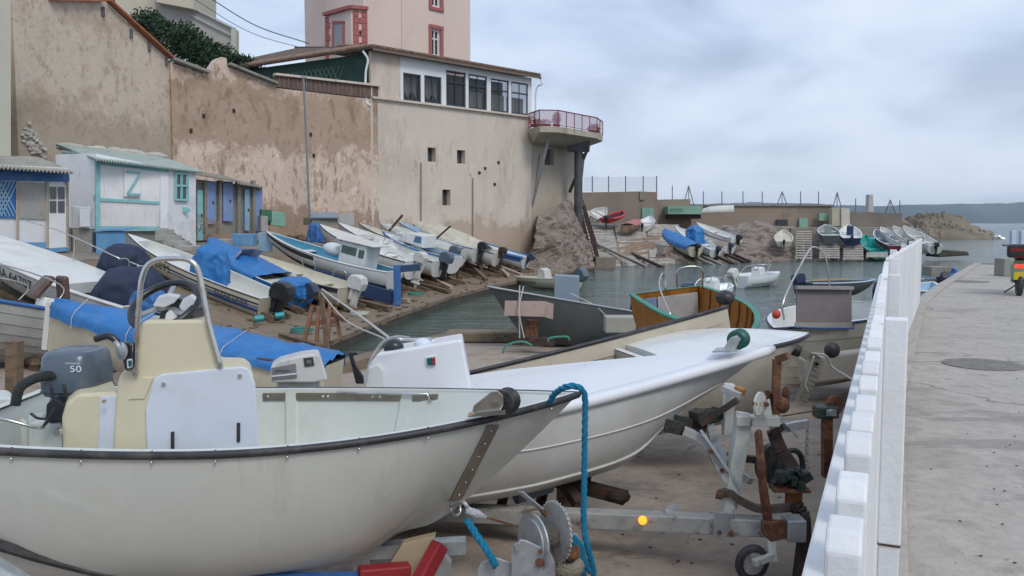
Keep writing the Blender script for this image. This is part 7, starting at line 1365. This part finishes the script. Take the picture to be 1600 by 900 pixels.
def ribbon(pts, w_, h_, mt, name, parent):
    m = MB(); q = spline(pts, 5)
    for a, b in zip(q, q[1:]): m.bar(a, b + (b - a) * .12, w_, h_, up=(0, 1, 0))
    return m.build(name, mt, parent)
ribbon([W(1124, 772, 5.85), W(1140, 770, 5.85), W(1158, 783, 5.85), W(1190, 795, 5.85), W(1245, 792, 5.9)], .05, .055, mat('brown_grey_iron', (.11, .09, .075), .7, .2, var=.3, scale=8, bump=.3), 'curved_lever', tb_); ribbon([W(1240, 792, 5.9), W(1254, 800, 5.85), W(1256, 840, 5.8), (W(1252, 880, 5.75)), W(1246, 930, 5.7)], .06, .12, dark_rust, 'curved_leg', tb_); MB().disc(W(1124, 774, 5.82), (1, -.3, -.2), .028, .05, 10).build('lever_tip', rusty, tb_)
# third winch post on the right
tc_ = thing('winch_post', 'rusty square post carrying a winch with round rusty drum near the fence', 'winch', W(1292, 745, 7.8)); MB().bar(W(1292, 745, 7.8), W(1292, 648, 7.8), .085, .085, up=(1, 0, 0)).build('post', rusty, tc_, bevel=.006); MB().box(W(1290, 643, 7.8), (.21, .14, .11)).build('winch_body', mat('greasy_green_iron', (.04, .055, .045), .5, var=.4, scale=10, bump=.4), tc_, bevel=.015); MB().disc(W(1304, 633, 7.85), (.3, -.95, 0), .095, .03, 28).build('drum', rusty, tc_, bevel=.006); MB().disc(W(1300, 645, 7.68), (0, 1, 0), .03, .04, 12).build('hub', galv, tc_); MB().box(W(1299, 645, 7.70), (.09, .01, .06)).build('maker_plate', galv, tc_)
tag(MB().tube([W(1278, 641, 7.75), W(1222, 650, 7.0)], .007, 6).build('wire_cable', rusty), 'thin rusty cable strung between the two winches', 'cable'); MB().tube([W(1318, 634, 7.9), W(1342, 628, 8.1)], .012, 6).build('crank_axle', dark_rust, tc_)
# arm with chain
ch_ = thing('swing_hoist', 'pale grey hoist arm with a hanging chain between the two winches', 'hoist arm', W(1262, 742, 7.0)); MB().bar(W(1205, 672, 6.9), W(1262, 662, 7.0), .05, .07).build('arm', galv, ch_); MB().bar(W(1232, 665, 6.9), W(1246, 684, 6.9), .02, .02).build('arm_brace', galv, ch_)
m = MB(); p0 = W(1262, 668, 7.0); p1 = W(1259, 742, 7.0)
for k in range(13):
    c = p0.lerp(p1, (k + .5) / 13); m.tube([c + Vector(((math.cos(a) * .013) if k % 2 else 0, 0 if k % 2 else math.cos(a) * .013, math.sin(a) * .024)) for a in [2 * math.pi * i / 10 for i in range(10)]], .0045, 5, closed=True)
m.build('chain', galv_rusty, ch_, smooth=True)
td = thing('trailer_coupling', 'dirty white trailer arm with black rollers and a rope knotted over it', 'trailer arm', W(1255, 640, 10.2)); ribbon([W(1245, 548, 10), W(1262, 556, 10), W(1278, 568, 10), W(1262, 600, 10), W(1250, 630, 10)], .10, .13, mat('dirty_white_iron', (.33, .30, .25), .7, var=.2, scale=4), 'arm', td); MB().disc(W(1243, 547, 9.9), (1, -.3, -.3), .07, .12, 18).build('roller', rubber, td, bevel=.01); MB().ball(W(1300, 547, 10.4), (.10, .08, .10), 12, 8).build('roller', rubber, td, smooth=True)
tag(MB().tube(spline([W(1268, 552, 9.9), W(1290, 556, 9.9), W(1300, 573, 9.9), W(1318, 585, 9.6), W(1334, 594, 9.2)], 6), .014, 6).build('tie_rope', rope_w, smooth=True), 'pale rope led from the white trailer arm to the fence', 'rope'); tag(MB().tube(spline([W(1272, 556, 9.85), W(1264, 580, 9.85), W(1258, 600, 9.85), W(1262, 612, 9.85)], 6), .014, 6).build('tie_rope', rope_w, smooth=True), 'slack pale rope hanging down along the white trailer arm', 'rope')
o = MB().bar(W(1300, 552, 11.5), W(1304, 592, 11.5), .9, .25, up=(0, 1, 0)); tag(o.build('beige_hull_support', mat('beige_pedestal', (.36, .33, .28), .8, var=.1), bevel=.03), 'beige block supporting the clinker boat stern', 'support')
# dark gear and pipe under the second boat
dg = thing('old_trailer', 'dark trailer frame and blue grey pipe in the shade under the white flared boat', 'trailer', W(860, 800, 6.6)); MB().tube([W(806, 778, 6.6), W(860, 760, 6.8)], .05, 12).build('pipe', mat('blue_grey_pipe', (.16, .20, .22), .6), dg); MB().bar(W(850, 745, 7.0), W(978, 778, 6.7), .12, .09).build('beam', dark_rust, dg); MB().bar(W(875, 745, 6.9), W(905, 790, 6.6), .08, .08).build('cross_member', dark_rust, dg); MB().ball(W(968, 776, 6.6), (.09, .08, .05), 10, 6).build('hub', dark_rust, dg)
for i in range(3): MB().bar(W(780 + 60 * i, 800, 7.2), W(800 + 60 * i, 730, 7.2), .08, .08, up=(1, 0, 0)).build('upright', dark_rust, dg)
for tt in (.15, .5):
    q = under(sb2, tt, 0); MB().box(Vector((q.x, q.y, (gk(q) + q.z) / 2)), (.16, .3, q.z - gk(q))).build('keel_block', wood, dg)
rs = random.Random(31); m = MB()
for k in range(90):
    px = rs.uniform(930, 1290); py = rs.uniform(640, 895); d = ray(px, py); z = .9
    for _ in range(4): p = Vector((0, 0, CH)) + d * ((z - CH) / d.z); z = slip_z(p.x, p.y)
    sz = rs.choice((.006, .01, .012, .02)); m.box(p + Vector((0, 0, sz * .3)), (sz * rs.uniform(.8, 2.4), sz, sz * .3), Matrix.Rotation(rs.uniform(0, 3), 3, 'Z') @ Matrix.Rotation(rs.uniform(-.3, .3), 3, 'Y'))
tag(m.build('slipway_leaves_and_debris', mat('dead_leaf', (.09, .055, .035), .9, var=.5, scale=20)), kind='stuff')
m = MB()
for k in range(70):
    px = rs.uniform(1452, 1600); py = rs.uniform(450, 895); p = G(px, py, 1.985); sz = rs.choice((.002, .003, .006)); m.ball(p, (sz * rs.uniform(.8, 1.8), sz, sz * .5), 6, 4)
tag(m.build('pier_grit', mat('dark_grit', (.08, .07, .06), .9)), kind='stuff')
# ---------------------------------------------------------------- scooter and pier end
sc = thing('scooter', 'pale green scooter with black top box and lit tail lamp at the right edge', 'scooter', G(1592, 462, 1.98))
o = sc.location; 
def SX(x, y, z): return Vector((sc.location.x + x, sc.location.y + y, 1.98 + z))
MB().torus(SX(0, .0, .24), (1, .15, 0), .20, .055, 26, 8).build('rear_wheel', rubber, sc, smooth=True); MB().torus(SX(.15, 1.25, .24), (1, .15, 0), .20, .05, 26, 8).build('front_wheel', rubber, sc, smooth=True); MB().disc(SX(0, 0, .24), (1, .15, 0), .14, .10, 18).build('wheel_hub', dark, sc)
m = MB(); rows = []
for y, z0, z1, w_ in ((-.12, .42, .62, .10), (-.05, .36, .74, .17), (.25, .30, .80, .19), (.55, .28, .74, .17), (.62, .22, .40, .17), (.95, .2, .35, .18), (1.02, .2, 1.0, .16), (1.12, .4, .95, .08)):
    row = [SX(w_ * math.copysign(abs(math.cos(a)) ** .6, math.cos(a)), y, (z0 + z1) / 2 + (z1 - z0) / 2 * math.copysign(abs(math.sin(a)) ** .7, math.sin(a))) for a in [2 * math.pi * i / 20 for i in range(21)]]; rows.append(row)
m.grid(rows); m.add(rows[0][:-1], [tuple(range(20))]); m.add(rows[-1][:-1], [tuple(range(20))]); bd = m.build('body', scoot_g, sc, smooth='auto')
MB().box(SX(0, .3, .83), (.28, .7, .1)).build('saddle', motor_black, sc, bevel=.04); MB().box(SX(-.02, -.16, .94), (.46, .38, .28)).build('top_box', mat('black_glossy_box', (.02, .02, .025), .25), sc, bevel=.06); MB().box(SX(-.02, -.353, .96), (.34, .01, .07)).build('reflector', mat('dark_red_reflector', (.2, .01, .01), .2), sc, bevel=.01)
MB().box(SX(0, -.14, .62), (.2, .05, .07)).build('tail_lamp', tail_red, sc, bevel=.015); MB().box(SX(0, -.17, .42), (.22, .01, .16)).build('number_plate', yellow_p, sc, bevel=.004); MB().box(SX(0, -.02, .36), (.24, .25, .16)).build('mudguard', motor_black, sc, bevel=.04)
m = MB(); m.tube([SX(-.36, .95, 1.03), SX(0, 1.05, 1.0), SX(.36, .95, 1.03)], .018, 8); m.build('handlebar', motor_black, sc)
for sx in (-1, 1): q = MB().tube(spline([SX(.25 * sx, 1.0, 1.03), SX(.3 * sx, .98, 1.15), SX(.40 * sx, .95, 1.2)], 4), .008, 6).build('mirror_stalk', chrome, sc); MB().ball(SX(.46 * sx, .95, 1.21), (.075, .03, .05), 12, 8).build('mirror', chrome, q, smooth=True)
MB().tube([SX(-.06, .45, .2), SX(-.28, .5, .02)], .014, 8).build('side_stand', dark, sc); MB().tube([SX(.16, .3, .3), SX(.18, -.25, .36)], .05, 12).build('exhaust', dark, sc)
o = MB().prism([G(1568, 432, 1.98), G(1590, 432, 1.98), G(1590, 432, 1.98) + Vector((0, .5, 0)), G(1568, 432, 1.98) + Vector((0, .5, 0))], (0, 0, .5)).build('concrete_bollard', block_m, bevel=.02); tag(o, 'grey concrete block on the pier beside the scooter', 'block')
for i, x in enumerate((1580.5, 1595)): c = G(x, 415, 1.98); tag(MB().box(c + Vector((0, 0, .62)), (.16, .16, 1.25)).build('bollard', mat('pale_blue_bollard', (.42, .50, .62), .5), bevel=.02), ('left pale blue post at the far end of the pier', 'right pale blue post at the far end of the pier')[i], 'post')

sc.rotation_euler.z = -R(31); bpy.context.view_layer.update()
